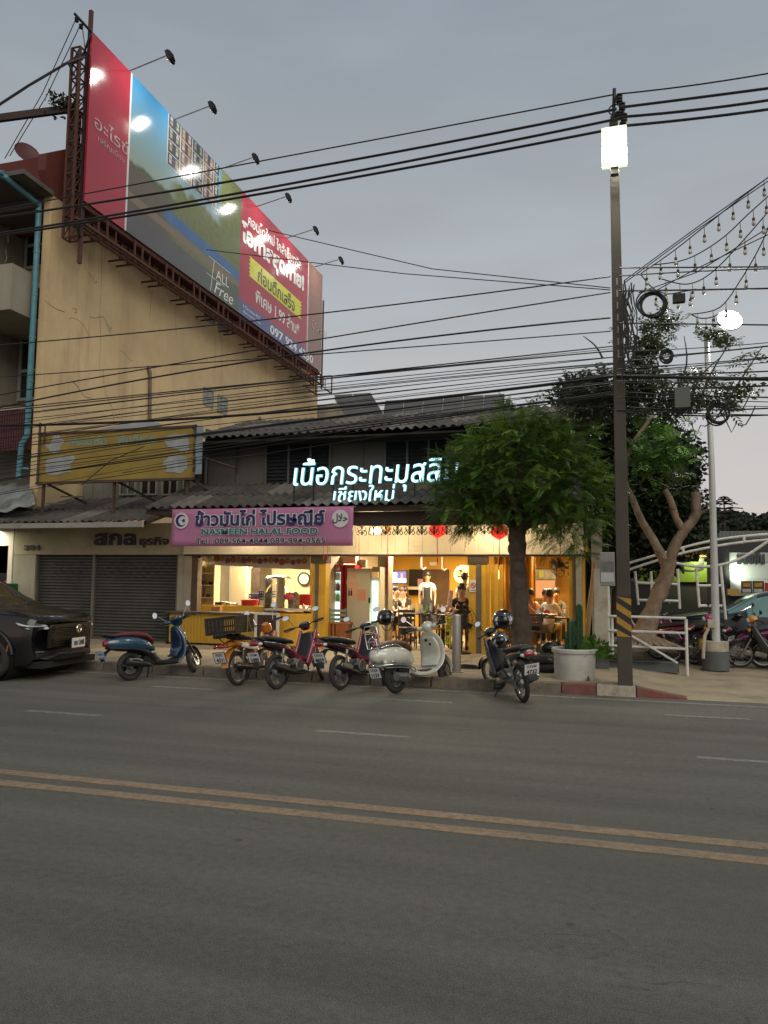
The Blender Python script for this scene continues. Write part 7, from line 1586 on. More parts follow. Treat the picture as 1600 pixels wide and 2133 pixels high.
bark2=M('pale_tan_bark',(.22,.16,.11),.9,var=.25,scale=7,bump=.8,bscale=20,dirt=(.09,.065,.045),dscale=4,damt=.8)
def wob(pts,r,n=10,seed=0,sub=5,amp=.04):
    """knobbly tapered limb"""
    rr=random.Random(seed); P_=[];Rr=[]; pts=[V(p) for p in pts]; k=len(pts)
    for i in range(k-1):
        a=pts[max(i-1,0)];b=pts[i];c=pts[i+1];d=pts[min(i+2,k-1)]
        for j in range(sub):
            t=j/sub; P_.append(.5*((2*b)+(-a+c)*t+(2*a-5*b+4*c-d)*t*t+(-a+3*b-3*c+d)*t**3)); Rr.append(r[i]+(r[i+1]-r[i])*t)
    P_.append(pts[-1]); Rr.append(r[-1]); m=MB(); m.tube(P_,Rr,n)
    for i,v in enumerate(m.v):
        q=V(v); ring=min(i//n,len(P_)-1); d=q-P_[ring]; s=1+rr.uniform(-amp,amp)*2.2+.08*math.sin(q.z*9+i%n*1.9); m.v[i]=tuple(P_[ring]+d*s)
    return m
def pinnate(m,o,d,up,L_,n,w_,rr,droop=.3):
    """feathery leaf: many narrow leaflets along a bending rib"""
    s=d.cross(up)
    if s.length<1e-3: s=V((1,0,0))
    s.normalize(); p=V(o); dd=V(d)
    for k in range(n):
        t=(k+1)/n; dd=(dd+V((0,0,-droop/n))).normalized(); q=p+dd*(L_/n); l=w_*(math.sin(PI*(.15+.8*t))+.1)
        if k%3==0: m.quad(p-s*.003,q-s*.003,q+s*.003,p+s*.003)
        for sg in (1,-1):
            e=(s*sg+dd*.45+V((0,0,-.10+rr.uniform(-.15,.15)))).normalized()*l; b=dd*(L_/n)*.36
            m.quad(p,p+e*.5+b,p+e,p+e*.55-b)
        p=q
def feather_crown(name,parent,ell_list,nfr,mats,seed,fl=(.26,.40),nl=11,lw=.075,local_off=None,inner=.35,droop=.7):
    rr=random.Random(seed); parts=[MB() for _ in mats]; tot=sum(a[3]*a[4]*a[5] for a in ell_list)
    for (cx,cy,cz,rx,ry,rz_) in ell_list:
        for k in range(int(nfr*rx*ry*rz_/tot)):
            v=V((rr.gauss(0,1),rr.gauss(0,1),rr.gauss(0,1))).normalized(); rad=inner+(1-inner)*rr.random()**.45; o=V((cx+v.x*rx*rad,cy+v.y*ry*rad,cz+v.z*rz_*rad))
            d=(V((v.x,v.y,v.z*.25+.08))+V((rr.gauss(0,.35),rr.gauss(0,.35),rr.gauss(0,.3)))).normalized(); up=(Z+V((rr.gauss(0,.3),rr.gauss(0,.3),0))).normalized()
            L_=rr.uniform(*fl); kk=int(rr.random()*len(mats)) if len(mats)>1 else 0
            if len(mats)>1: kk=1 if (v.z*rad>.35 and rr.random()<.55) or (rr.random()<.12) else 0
            nb=rr.randint(2,4)
            for b in range(nb):
                e=(d+V((rr.gauss(0,.5),rr.gauss(0,.5),rr.gauss(0,.25)))).normalized(); pinnate(parts[kk],o,e,up,L_*rr.uniform(.7,1.1),nl,lw*rr.uniform(.8,1.2),rr,droop)
    for p_,mt in zip(parts,mats): p_.build(name,mt,parent,kind='stuff')
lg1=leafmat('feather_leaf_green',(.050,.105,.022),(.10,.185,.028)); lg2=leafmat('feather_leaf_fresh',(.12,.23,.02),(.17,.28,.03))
# street tree
YT_=13.6; b0=PZ(1088,1372,.15); YT_=13.7
def tp(x,y,Y=YT_): return PY(x,y,Y)
tr=T('street_tree','feathery green street tree with dark trunk growing from the pavement before the restaurant','tree',(tp(1090,1385).x,YT_,.12))
m=wob([tp(1094,1392),tp(1090,1350),tp(1084,1280),tp(1079,1200),tp(1077,1140),tp(1078,1100)],[.25,.19,.165,.145,.14,.17],14,3,7,.06); m.build('trunk',bark,tr,smooth=70)
rr=random.Random(4)
for (x,y,dy,x2,y2,r) in ((1060,1090,-.2,960,1010,.07),(1070,1080,.3,1000,900,.07),(1080,1080,.1,1085,870,.08),(1095,1085,-.3,1180,960,.07),(1100,1095,.2,1240,1060,.06),(1085,1085,-.7,1040,1000,.06),(1095,1090,.7,1150,1080,.055)):
    wob([tp(1078,1105),tp(x,y,YT_+dy*.4),tp((x+x2)/2,(y+y2)/2-8,YT_+dy),tp(x2,y2,YT_+dy*1.6)],[.12,r,r*.6,.015],7,int(x2),4).build('branch',bark,tr,smooth=70)
c=lambda x,y,dy=0:tuple(tp(x,y,YT_+dy))
E1=[(*c(1080,985),1.35,1.25,.95),(*c(985,1035,.0),.85,.9,.62),(*c(1190,1040,.0),.85,.9,.70),(*c(1070,905,.1),.75,.7,.55),(*c(1165,930,.1),.75,.7,.5),(*c(1180,1110,-.2),.62,.6,.35),(*c(965,990,-.3),.55,.55,.42),(*c(1000,1080,.2),.6,.6,.28),(*c(1215,1145,-.2),.30,.3,.25),(*c(1085,865,.2),.4,.4,.35)]
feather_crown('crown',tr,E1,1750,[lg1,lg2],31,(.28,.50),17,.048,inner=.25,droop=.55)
# broad-leaved dark trees behind the concrete pole
def leafblob(parts,pts,rr,size,n,flat=.5):
    for (cx,cy,cz,rx,ry,rz_) in pts:
        for k in range(int(n*rx*rz_*3)):
            v=V((rr.gauss(0,1),rr.gauss(0,1),rr.gauss(0,1))).normalized()*rr.random()**.4; o=V((cx+v.x*rx,cy+v.y*ry,cz+v.z*rz_)); s=size*rr.uniform(.6,1.3)
            a=V((rr.gauss(0,1),rr.gauss(0,1),rr.gauss(0,.6)-.4)).normalized(); b=a.cross(V((rr.gauss(0,1),rr.gauss(0,1),rr.gauss(0,1)))).normalized(); parts.quad(o,o+a*s*.5+b*s*.26,o+a*s,o+a*s*.5-b*s*.26)
dk=leafmat('dark_broad_leaf',(.016,.026,.010),(.028,.042,.014),.45); lt=leafmat('bright_broad_leaf',(.06,.13,.02),(.09,.19,.03)); dk2=leafmat('olive_leaf',(.045,.055,.022),(.06,.07,.03))
YD=19.5
bt_=T('background_tree','dark dense tree behind the concrete utility pole','tree',(tp(1290,1300,YD).x,YD,.1))
wob([tp(1290,1320,YD),tp(1295,1180,YD),tp(1285,1050,YD),tp(1290,950,YD)],[.25,.2,.15,.08],9,5).build('trunk',bark,bt_,smooth=70)
rr=random.Random(8); m=MB(); cc=lambda x,y,dy=0:tuple(tp(x,y,YD+dy))
leafblob(m,[(*cc(1270,890),1.6,1.2,.95),(*cc(1215,830),.9,1,.55),(*cc(1330,1000),1.4,1.2,1.5),(*cc(1300,1100),1.4,1.2,.8),(*cc(1385,1060),1.1,1,.9),(*cc(1250,1000),1.0,.8,1.0),(*cc(1400,960),.8,.8,.9),(*cc(1250,1180),.8,.6,.5),(*cc(1345,1170),.9,.7,.4),(*cc(1430,1120),.7,.7,.5)],rr,.15,950); m.build('crown',dk,bt_,kind='stuff')
# pollarded tree
YK=15.6
kt=T('pollarded_tree','pale barked pollarded tree with cut stumps behind the railing','tree',(tp(1350,1330,YK).x,YK,.1)); k_=lambda x,y,dy=0:tp(x,y,YK+dy)
wob([k_(1338,1345),k_(1345,1310),k_(1362,1260),k_(1388,1200),k_(1392,1165)],[.30,.19,.145,.135,.15],13,2,6,.06).build('trunk',bark2,kt,smooth=70)
wob([k_(1388,1175),k_(1372,1145),k_(1340,1090),k_(1318,1040),k_(1302,1000),k_(1310,940),k_(1335,900),k_(1362,862)],[.11,.085,.07,.062,.055,.048,.042,.025],9,6,5).build('branch',bark2,kt,smooth=70)
wob([k_(1392,1175),k_(1405,1140),k_(1425,1105),k_(1450,1072),k_(1448,1025)],[.11,.10,.09,.09,.085],10,7,5,.06).build('branch',bark2,kt,smooth=70); wob([k_(1425,1108),k_(1408,1078),k_(1398,1045),k_(1385,1020)],[.09,.07,.06,.06],8,8,4).build('branch',bark2,kt,smooth=70); wob([k_(1440,1085),k_(1460,1070),k_(1475,1060)],[.06,.03,.02],6,9,4).build('branch',bark2,kt,smooth=70)
rt=random.Random(3)
for i in range(9):
    x=1300+i*15; wob([k_(1342,1325),k_((1342+x)/2,1338,-.15),k_(x,1352+rt.uniform(-4,4),-.35)],[.12,.07,.025],6,i,3).build('root',bark2,kt,smooth=70)
m=MB(); rr=random.Random(10)
for _ in range(190):
    x,y=rr.gauss(1372,34),rr.gauss(930,32); o=k_(x,y,rr.uniform(-.4,.4)); pinnate(m,o,V((rr.gauss(0,.7),rr.gauss(0,.7),-.2)).normalized(),Z,.30,6,.13,rr,.8)
m.build('crown',lt,kt,kind='stuff')
# sprigs and vine on the cables round the pole
m=MB(); rr=random.Random(14)
for (cx,cy,sx_,sy_,n) in ((1385,668,24,14,26),(1355,700,24,20,34),(1335,740,24,20,30),(1365,720,20,16,20),(1300,690,8,20,6),(1500,710,26,10,18),(1475,690,18,12,10),(1560,755,22,18,14),(1480,800,40,20,36),(1520,840,26,20,24),(1440,850,26,16,22),(1240,790,40,20,60),(1200,830,36,22,60),(1290,815,50,30,90),(1360,810,50,28,70),(1420,800,30,22,26),(1400,1010,20,24,14),(1420,990,16,20,10)):
    for _ in range(n):
        x,y=rr.gauss(cx,sx_*.7),rr.gauss(cy,sy_*.7); o=PY(x,y,13.+rr.uniform(-.5,.7)); pinnate(m,o,V((rr.gauss(0,1),rr.gauss(0,.6),rr.gauss(0,.7)+.1)).normalized(),Z,rr.uniform(.2,.34),5,.11,rr,.5)
for (cx,cy,rx_,rz_) in ((1215,800,.50,.16),(1290,822,.45,.22),(1345,800,.40,.22),(1400,840,.35,.2),(1240,850,.45,.2),(1345,725,.26,.22),(1330,770,.3,.2),(1460,835,.35,.12),(1540,815,.35,.10),(1385,672,.18,.12),(1500,705,.2,.07)):
    p=PY(cx,cy,13.2); leafblob(m,[(p.x,p.y,p.z,rx_*1.1,.45,rz_*1.15)],rr,.095,1300)
vn=T('climbing_vine','dark leafy vine overgrowing the cable bundle around the concrete pole','plant',PY(1330,800,13)); m.build('foliage',dk2,vn,kind='stuff')
for (a,b,c_) in (((1330,800),(1345,740),(1385,660)),((1450,860),(1480,780),(1530,700)),((1500,860),(1550,780),(1590,720)),((1400,840),(1430,760),(1425,700)),((1440,850),(1455,790),(1500,745)),((1280,820),(1230,790),(1180,830)),((1255,745),(1240,720),(1215,700))):
    wob([PY(*a,13),PY(*b,13.1),PY(*c_,13)],[.02,.014,.006],5,int(a[0]),4).build('stem',bark,vn)
# distant hills, conifer
hl_=MB(); hmat=leafmat('far_forest',(.022,.032,.016),(.034,.045,.022),.8,.0); rr=random.Random(17)
def hill(Y,pts,name):
    m=MB(); P_=[PY(x,y,Y) for x,y in pts]; n=90
    def top(u):
        t=u*(len(P_)-1); i=min(int(t),len(P_)-2); f=t-i; f=f*f*(3-2*f); return P_[i].lerp(P_[i+1],f)
    rn=[rr.uniform(-1,1) for _ in range(400)]
    def fn(u,v):
        p=top(u); z=p.z*math.sin(min(1,v*1.0)*PI/2); d=(1-v)*-.25*Y; q=V((p.x,Y+d,z)); k=int(u*199)*2; return q+V((rn[k%400]*.002*Y,0,abs(rn[(k+int(v*14)*7)%400])*.004*Y*v))
    m.grid(fn,160,14); return m.build(name,hmat,kind='structure',smooth=80)
hill(150,[(-3000,1150),(-800,1130),(0,1120),(700,1120),(1150,1115),(1380,1078),(1460,1068),(1520,1068),(1560,1085),(1585,1078),(1680,1050),(1900,1040),(2600,1120),(4200,1180)],'hills')
for (cx,cy,n,Y,nm,lab) in ((1480,1082,0,120,'tree','rounded dark tree mass left of the pale lamp post on the skyline'),(1575,1095,0,110,'tree','dark rounded tree on the skyline at the right edge'),(1440,1100,0,90,'tree','green tree behind the stumps of the pollarded tree'),(1530,1092,0,115,'tree','broad dark tree under the conifer on the skyline')):
    t=T('skyline_tree',lab,'tree',(PY(cx,cy,Y).x,Y,0)); m=MB(); p=PY(cx,cy,Y); s=Y/100.
    leafblob(m,[(p.x,p.y,p.z-1.5*s,4.2*s,3*s,3.0*s),(p.x+3*s,p.y,p.z-2.6*s,3*s,3*s,2.2*s),(p.x-3*s,p.y,p.z-2.6*s,3*s,3*s,2.2*s)],rr,.75*s,70/s/s); m.build('crown',dk2 if cx==1440 else hmat,t,kind='stuff'); q=MB(); q.cyl((p.x,p.y,0),(p.x,p.y,p.z-2),.35,.2,n=8); q.build('trunk',bark,t)
Yc=95; t=T('conifer','lone layered conifer silhouette standing above the skyline right of the lamp post','tree',(PY(1508,1060,Yc).x,Yc,0)); a=PY(1508,1033,Yc); b=PY(1508,1085,Yc); m=MB(); m.cyl((a.x,Yc,0),a,.28,.06,n=7); m.build('trunk',bark,t); m=MB()
for k in range(11):
    z=a.z-(a.z-b.z)*(.05+.95*k/10); L_=.6+2.5*(k/10)**.9
    for j in range(6 if (k%2 or k<3) else 0):
        an=2*PI*j/6+k*.6; d=V((math.cos(an),math.sin(an),.12)); p=V((a.x,Yc,z)); last=p
        for s in range(5):
            q=p+d*L_*(s+1)/5+V((0,0,-.05*s*s*.3)); e=V((-d.y,d.x,0))*(.20-.02*s); m.quad(last-e,q-e*.8+V((0,0,.05)),q+e*.8+V((0,0,-.05)),last+e); m.quad(last+V((0,0,.06)),q+V((0,0,.08)),q-V((0,0,.05)),last-V((0,0,.05))); last=q
m.build('crown',hmat,t,kind='stuff')
# big white planter with cactus and herbs
pz_=PZ(1195,1419,.15); px_,py_=pz_.x,pz_.y+.36
potm=M('whitewashed_concrete',(.50,.49,.45),.8,var=.08,scale=3,bump=.3,bscale=25,dirt=(.28,.26,.22),dscale=2.5,damt=.7)
t=T('planter','big round whitewashed concrete planter with cactus on the pavement','planter',(px_,py_,.15)); m=MB(); m.lathe([(.0,0),(.305,0),(.31,.01),(.325,.40),(.35,.41),(.355,.46),(.34,.475),(.31,.47),(.305,.42),(0,.42)],(px_,py_,.15),40); m.build('pot',potm,t,smooth=40); m=MB(); m.lathe([(0,0),(.30,0)],(px_,py_,.575),24); m.build('soil',M('soil',(.03,.022,.015),.95,var=.4),t)
m=MB(); q=PY(1225,1408,py_-.43); m.add([(q.x-.03,py_-.325,.16),(q.x+.03,py_-.315,.16),(q.x,py_-.33,.25)],[(0,1,2)]); m.build('chip',M('brown_chip',(.08,.05,.03),.9),t)
cac=leafmat('cactus_green',(.018,.05,.022),(.03,.075,.03),.5,0.)
def cactus(x,h,r,lab):
    p=PY(x,1380,py_-.05); t=T('cactus',lab,'plant',(p.x,py_-.05,.58)); m=MB(); n=24; ks=8; vs=[]
    for i in range(ks+1):
        for j in range(n): a=2*PI*j/n; rr_=r*(1+.22*math.cos(6*a))*(1 if i<ks-1 else (.8 if i==ks-1 else .15)); vs.append((p.x+rr_*math.cos(a),py_-.05+rr_*math.sin(a),.57+h*min(i/(ks-1),1)+(.03 if i==ks else 0)))
    m.add(vs,[(i*n+j,i*n+(j+1)%n,(i+1)*n+(j+1)%n,(i+1)*n+j) for i in range(ks) for j in range(n)]); m.build('stem',cac,t,smooth=30)
cactus(1192,.47,.065,'thick dark cactus in the middle of the white planter'); cactus(1208,.72,.045,'tallest thin dark cactus column in the white planter'); cactus(1200,.38,.05,'shorter cactus between the two taller ones'); cactus(1183,.30,.04,'short cactus at the left of the cactus group')
def bush(label,cx,cy,Y,rad,mat,n,size,seed,fe=False):
    rr=random.Random(seed); p=PY(cx,cy,Y); t=T('shrub',label,'plant',(p.x,Y,.15)); m=MB()
    for k in range(n):
        v=V((rr.gauss(0,1),rr.gauss(0,1),abs(rr.gauss(0,1)))).normalized()*rr.random()**.5; o=V((p.x+v.x*rad,Y+v.y*rad*.8,p.z+v.z*rad)); d=(v+V((0,0,.3))+V((rr.gauss(0,.3),rr.gauss(0,.3),0))).normalized()
        if fe: pinnate(m,o,d,Z,size,8,size*.22,rr,.5)
        else:
            b=d.cross(V((rr.gauss(0,1),rr.gauss(0,1),rr.gauss(0,1)))).normalized(); m.quad(o,o+d*size*.5+b*size*.3,o+d*size,o+d*size*.5-b*size*.3)
    m.build('foliage',mat,t,kind='stuff'); m=MB()
    for k in range(5): m.tube([(p.x+rr.uniform(-.05,.05),Y,.5 if Y<13.2 else .16),(p.x+rr.uniform(-.3,.3)*rad,Y,p.z+rad*.5)],.008,4)
    m.build('stem',bark,t)
bush('fine feathery herb at the left of the white planter',1172,1382,py_,.20,dk2,60,.16,5,True); bush('bright yellow green plant at the right of the white planter',1218,1375,py_,.24,lt,150,.14,6); bush('leafy green plant on the ground between planter and white post',1236,1370,14.2,.32,lt,240,.14,7); bush('low green shrub right of the tree trunk',1150,1375,14.8,.3,dk2,150,.13,9)
# tyre stack, bag on the pavement near the tree
for i,(x,y,z,r) in enumerate(((1136,1392,.22,.20),(1133,1380,.36,.18))):
    p=PZ(x,1402,.15); m=MB(); m.torus((p.x,p.y+.25,z),Z,r,.075,28,8); tag(m.build('old_tyre',rubber,smooth=60),('black tyre lying lowest beside the white planter','black tyre on top of another beside the white planter')[i],'tyre')
p=PZ(1140,1395,.15); m=MB(); m.ell((p.x+.02,p.y+.25,.5),(.16,.14,.12)); tag(m.build('rubbish_bag',M('black_bag',(.01,.01,.01),.3,var=.2,bump=.6,bscale=12),smooth=60),'black plastic bag on the tyres beside the white planter','bag')
# flat tree pit litter
# ================================================================ POLES AND CABLES
YPz=12.45; pb_=PZ(1300,1428,.15)
cpole=M('aged_pole_concrete',(.062,.054,.042),.9,var=.2,scale=3,bump=.4,bscale=30,dirt=(.07,.055,.042),dscale=2.2,damt=.8)
xb0,xb1=PZ(1288,1428,.15),PZ(1318,1428,.15); cx=(xb0.x+xb1.x)/2; YPz=xb0.y+.12
ptop=PY(1278,250,YPz); up=T('utility_pole','tall concrete utility pole with yellow and black warning stripes','utility pole',(cx,YPz,.15))
def polex(z): t=(z-.15)/(ptop.z-.15); return cx+(ptop.x-cx)*t
def pw_(z): t=(z-.15)/(ptop.z-.15); return .106-.042*t
m=MB(); zz=[.1,2,4,6,8,ptop.z]
for a,b in zip(zz,zz[1:]):
    wa,wb=pw_(a),pw_(b); xa,xb_=polex(a),polex(b)
    m.add([(xa-wa,YPz-wa,a),(xa+wa,YPz-wa,a),(xa+wa,YPz+wa,a),(xa-wa,YPz+wa,a),(xb_-wb,YPz-wb,b),(xb_+wb,YPz-wb,b),(xb_+wb,YPz+wb,b),(xb_-wb,YPz+wb,b)],[(0,1,5,4),(1,2,6,5),(2,3,7,6),(3,0,4,7)]+([(4,5,6,7)] if b==zz[-1] else []))
m.build('shaft',cpole,up,bevel=.012)
stk,sty=M('stripe_black',(.02,.02,.02),.7,var=.2,scale=6),M('stripe_yellow',(.36,.20,.02),.7,var=.15,scale=6,dirt=(.15,.1,.04),dscale=5)
zs0,zs1=PY(1298,1326,YPz).z,PY(1296,1242,YPz).z; n=6
for k in range(-1,n+1):
    h_=(zs1-zs0)/n; w_=pw_(1.2)+.004; x_=polex(1.2); mt=sty if k%2 else stk
    sl=.11
    pts=[(x_-w_,zs0+k*h_+sl),(x_+w_,zs0+k*h_-sl*.3),(x_+w_,zs0+(k+1)*h_-sl*.3),(x_-w_,zs0+(k+1)*h_+sl)]
    pts=[(a,min(max(b,zs0),zs1)) for a,b in pts]
    if max(p[1] for p in pts)-min(p[1] for p in pts)<.01: continue
    q=MB(); q.prism(pts,lambda a,b:(a,YPz-w_-.001,b),(0,.004,0)); q.build('warning_stripe',mt,up)
# holes and old paint
bx('paint_patch',M('turquoise_flake',(.05,.14,.14),.8,var=.5,scale=14),up,polex(8.6)-.02,polex(8.6)+pw_(8.6)-.004,YPz-pw_(8.4)-.001,YPz-pw_(8.4)+.01,PY(1280,495,YPz).z,PY(1280,445,YPz).z)
m=MB()
for k in range(7): z=5.1+k*.19; m.box(polex(z)-.01,polex(z)+.012,YPz-pw_(z)-.002,YPz-pw_(z)+.02,z,z+.11)
m.build('slot',M('pale_gap',(.25,.25,.25),.8),up,kind='stuff')
# LED street lamp on the pole
zl0,zl1=PY(1278,362,YPz).z,PY(1278,284,YPz).z; xl=polex(zl0); t=T('street_lamp','bright rectangular LED street lamp mounted high on the concrete pole','street lamp',(xl,YPz-.2,zl0)); wl=PY(1304,320,YPz-.25).x-PY(1255,320,YPz-.25).x
m=MB(); m.box(xl-wl/2,xl+wl/2,YPz-.26,YPz-.16,zl0,zl1); m.build('housing',dark_metal,t,bevel=.02); m=MB(); m.box(xl-wl*.16,xl+wl*.16,YPz-.24,YPz-.13,zl0-.12,zl0); m.build('neck',dark_metal,t)
m=MB(); m.box(xl-wl/2+.02,xl+wl/2-.02,YPz-.268,YPz-.262,zl0+.03,zl1-.02); m.build('led_panel',M('led_panel',(1,1,1),.3,var=0,emit=(1,1,.80),es=26),t)
m=MB(); m.box(xl-wl/2-.012,xl+wl/2+.012,YPz-.258,YPz-.20,zl0-.015,zl1+.012); m.build('glow_rim',M('lamp_glow_rim',(.8,.9,.6),.4,var=0,emit=(.72,.95,.40),es=1.0),t)  # added glowing box round the lamp, imitating the greenish halo of its glare
m=MB()
for k in range(7): m.cyl((xl-wl/2+.03+k*.05,YPz-.2,zl1),(xl-wl/2+.03+k*.05,YPz-.2,zl1+.05),.003,n=3)
m.build('bird_spike',dark_metal,t)
light('AREA',(xl,YPz-.3,(zl0+zl1)/2),150,(1,.98,.80),wl*.9,zl1-zl0,to=(xl-1,YPz-6,0),name='led_light')
# pole head: rod, crossarm, insulators
hd=T('pole_head','steel rod and insulator bracket topping the concrete pole','pole fitting',(ptop.x,YPz,ptop.z)); m=MB(); p=PY(1280,185,YPz); m.cyl(ptop,p,.028,n=8); m.torus(p+V((0,0,-.35)),Yv,.09,.012,16,5); m.build('rod',dark_metal,hd)
for i,(x,y) in enumerate(((1290,205),(1296,222),(1300,245),(1298,262),(1289,240))):
    p=PY(x,y,YPz-.05); m=MB()
    for k in range(3): m.lathe([(0,0),(.05,.01),(.055,.03),(.02,.045)],p+V((0,0,.045*k-.07)),10)
    m.build('insulator',M('brown_insulator',(.05,.03,.02),.3,var=.1),hd,smooth=50)
m=MB(); m.tube([PY(1281,200,YPz),PY(1292,215,YPz-.05),PY(1300,240,YPz-.05),PY(1297,268,YPz-.05)],.022,6); m.beam(PY(1272,246,YPz),PY(1302,240,YPz-.05),.04,.05); m.build('bracket',dark_metal,hd)
# overhead lines
def wire(label,pts,Y,r,group='overhead lines strung left from the utility pole',xl=-26,xr=None,name='overhead_cable',mat=None):
    W_=[PY(x,y,Y) for x,y in pts]; n=len(W_)
    # quadratic through three sample points (least squares by the ends and the middle)
    a,b,c_=W_[0],W_[n//2],W_[-1]
    def z(x):
        return a.z*(x-b.x)*(x-c_.x)/((a.x-b.x)*(a.x-c_.x))+b.z*(x-a.x)*(x-c_.x)/((b.x-a.x)*(b.x-c_.x))+c_.z*(x-a.x)*(x-b.x)/((c_.x-a.x)*(c_.x-b.x))
    x1=xr if xr is not None else c_.x; N_=44; P_=[V((xl+(x1-xl)*i/N_,Y,z(xl+(x1-xl)*i/N_))) for i in range(N_+1)]
    m=MB(); m.tube(P_,r,5); return m.build(name,mat or wm,None,label=label,cat='cable',group=group)
yw_=YPz-.2
for lab,pts,r in (('topmost thin line running left from the pole tip',[(110,416),(700,306),(1278,197)],.012),('upper thick power line left of the pole',[(0,452),(640,350),(1285,227)],.022),('middle thick power line left of the pole',[(20,483),(640,376),(1290,247)],.022),('lower thick power line left of the pole',[(20,488),(640,387),(1290,266)],.022),
    ('line crossing the beige wall under the billboard, uppermost',[(80,712),(700,649),(1272,576)],.012),('second line crossing the beige wall below the billboard',[(80,808),(700,701),(1272,609)],.012),('third line, rising to the pole just above the leaves',[(80,832),(700,727),(1272,662)],.016),('fourth line meeting the pole above the vine',[(80,780),(700,735),(1272,690)],.010)):
    wire(lab,pts,yw_,r)
for lab,pts,r in (('topmost thin line running right from the pole tip',[(1285,196),(1440,178),(1600,153)],.012),('upper thick power line right of the pole',[(1290,224),(1440,205),(1600,184)],.022),('middle thick power line right of the pole',[(1290,244),(1440,230),(1600,209)],.022),('lower thick power line right of the pole',[(1290,263),(1440,248),(1600,228)],.022),
    ('thin line right of the pole at the string light ends',[(1290,558),(1440,557),(1600,556)],.012),('second line right of the pole above the cable coil',[(1290,575),(1440,566),(1600,560)],.010),('line passing over the cable coil',[(1290,606),(1440,604),(1600,601)],.014),('line behind the glowing lamp',[(1290,673),(1440,675),(1600,677)],.012)):
    W_=pts; wire(lab,pts,yw_,r,'overhead lines strung right from the utility pole',xl=PY(*pts[0],yw_).x,xr=14)
rr=random.Random(33); G1='thin bundled cables sagging left of the pole'; G2='bundled cables running right of the pole'
for i in range(26):
    f=i/25; yp=720+115*f+rr.uniform(-8,8); yl=845+165*f**1.15+rr.uniform(-10,10); ym_=(yp*.5+yl*.5)+rr.uniform(2,16)-14
    wire('one of the many thin dark cables sagging left of the pole',[(90,yl),(690,ym_),(1278,yp)],yw_+rr.uniform(-.15,.25),rr.choice([.005,.006,.007,.008,.011]),G1)
for i in range(18):
    f=i/17; yp=738+118*f+rr.uniform(-6,6); yl=705+165*f+rr.uniform(-10,10)
    a=PY(1285,yp,yw_).x; wire('one of the many dark cables running right of the pole',[(1285,yp),(1440,(yp+yl)/2+rr.uniform(0,7)),(1600,yl)],yw_+rr.uniform(-.1,.4),rr.choice([.006,.007,.009,.012]),G2,xl=a,xr=12)
# fat bundle
wire('thickest twisted cable bundle sagging left of the pole',[(90,885),(690,850),(1278,783)],yw_+.1,.024); W_=[(1285,783),(1440,787),(1600,790)]; wire('thickest twisted cable bundle right of the pole',W_,yw_+.1,.03,'overhead lines strung right from the utility pole',xl=PY(1285,783,yw_).x,xr=12)
# crossing wires in front of the hoarding and the wall
for i,(a,b,c_) in enumerate((((170,1010),(230,960),(300,930)),((255,985),(400,960),(560,945)),((560,480),(900,560),(1272,600)),((430,520),(840,570),(1272,604)))):
    cable_thing('slack_wire',[PY(*a,14),PY(*b,13.4),PY(*c_,12.8)],.009,('short slack wire in front of the ochre hoarding','slack wire crossing from the hoarding to the upper windows','thin wire from the billboard to the pole, upper','thin wire from the billboard to the pole, lower')[i],mat=wm)
# tangle hanging down the pole
tg=T('cable_tangle','tangle of loose black cables hanging down the right side of the concrete pole','cable',PY(1300,650,YPz)); rr=random.Random(40)
for i in range(16):
    x0=1300+rr.uniform(-6,20); y0=585+rr.uniform(0,30); x1=1298+rr.uniform(0,34); y1=760+rr.uniform(-30,40); cable=MB(); P_=[]
    for k in range(9): f=k/8; P_.append(PY(x0+(x1-x0)*f+rr.uniform(-7,7),y0+(y1-y0)*f,YPz-.25))
    cable.tube(P_,rr.choice([.007,.010,.013]),5); cable.build('loose_cable',wm,tg)
for i in range(8):
    P_=[];x0=rr.uniform(1305,1500);y0=rr.uniform(780,860)
    for k in range(9): f=k/8; P_.append(PY(x0+80*f,y0+math.sin(f*PI)*rr.uniform(25,60),YPz-.1))
    q=MB(); q.tube(P_,.009,5); q.build('loose_cable',wm,tg)
def coil(lab,x,y,rpx,Y,sq=1.):
    c=PY(x,y,Y); r=(PY(x+rpx,y,Y)-c).length; m=MB(); rr_=random.Random(int(x))
    for k in range(6): o=V((rr_.uniform(-.03,.03),rr_.uniform(-.05,.05),rr_.uniform(-.03,.03))); m.torus(c+o,V((.1,-1,rr_.uniform(-.05,.05))),r*rr_.uniform(.86,1.05),.013,36,5)
    tag(m.build('cable_coil',wm,smooth=60),lab,'cable')
coil('large coil of spare black cable hanging right of the pole',1358,634,28,YPz-.1); coil('coil of black cable hanging around the white lamp post',1497,862,23,YPz+.8); coil('small cable coil among the vine leaves',1386,742,12,YPz)
px_box('junction_box',1402,611,1428,628,YPz-.1,.1,dark_metal,'small dark box hanging from the line right of the cable coil','junction box'); px_box('splice_box',1406,806,1438,848,YPz-.2,.18,M('grey_green_box',(.09,.10,.085),.6),'grey green splice box in the cable bundle right of the pole','junction box')
# meter box
t=T('meter_box','grey electricity meter box with white label on the concrete pole','meter box',PY(1265,1222,YPz-.1)); px_box('case',1250,1150,1281,1221,YPz-.3,.2,M('weathered_grey_steel',(.23,.225,.21),.6,.2,var=.12,scale=4,dirt=(.12,.11,.1),dscale=5),parent=t,bevel=.01); px_box('label_sheet',1252,1193,1279,1212,YPz-.306,.004,M('pale_label',(.40,.39,.40),.7,var=.05),parent=t); px_box('smudge',1252,1170,1279,1190,YPz-.304,.003,M('dark_smudge',(.12,.115,.11),.7,var=.3,scale=14),parent=t)
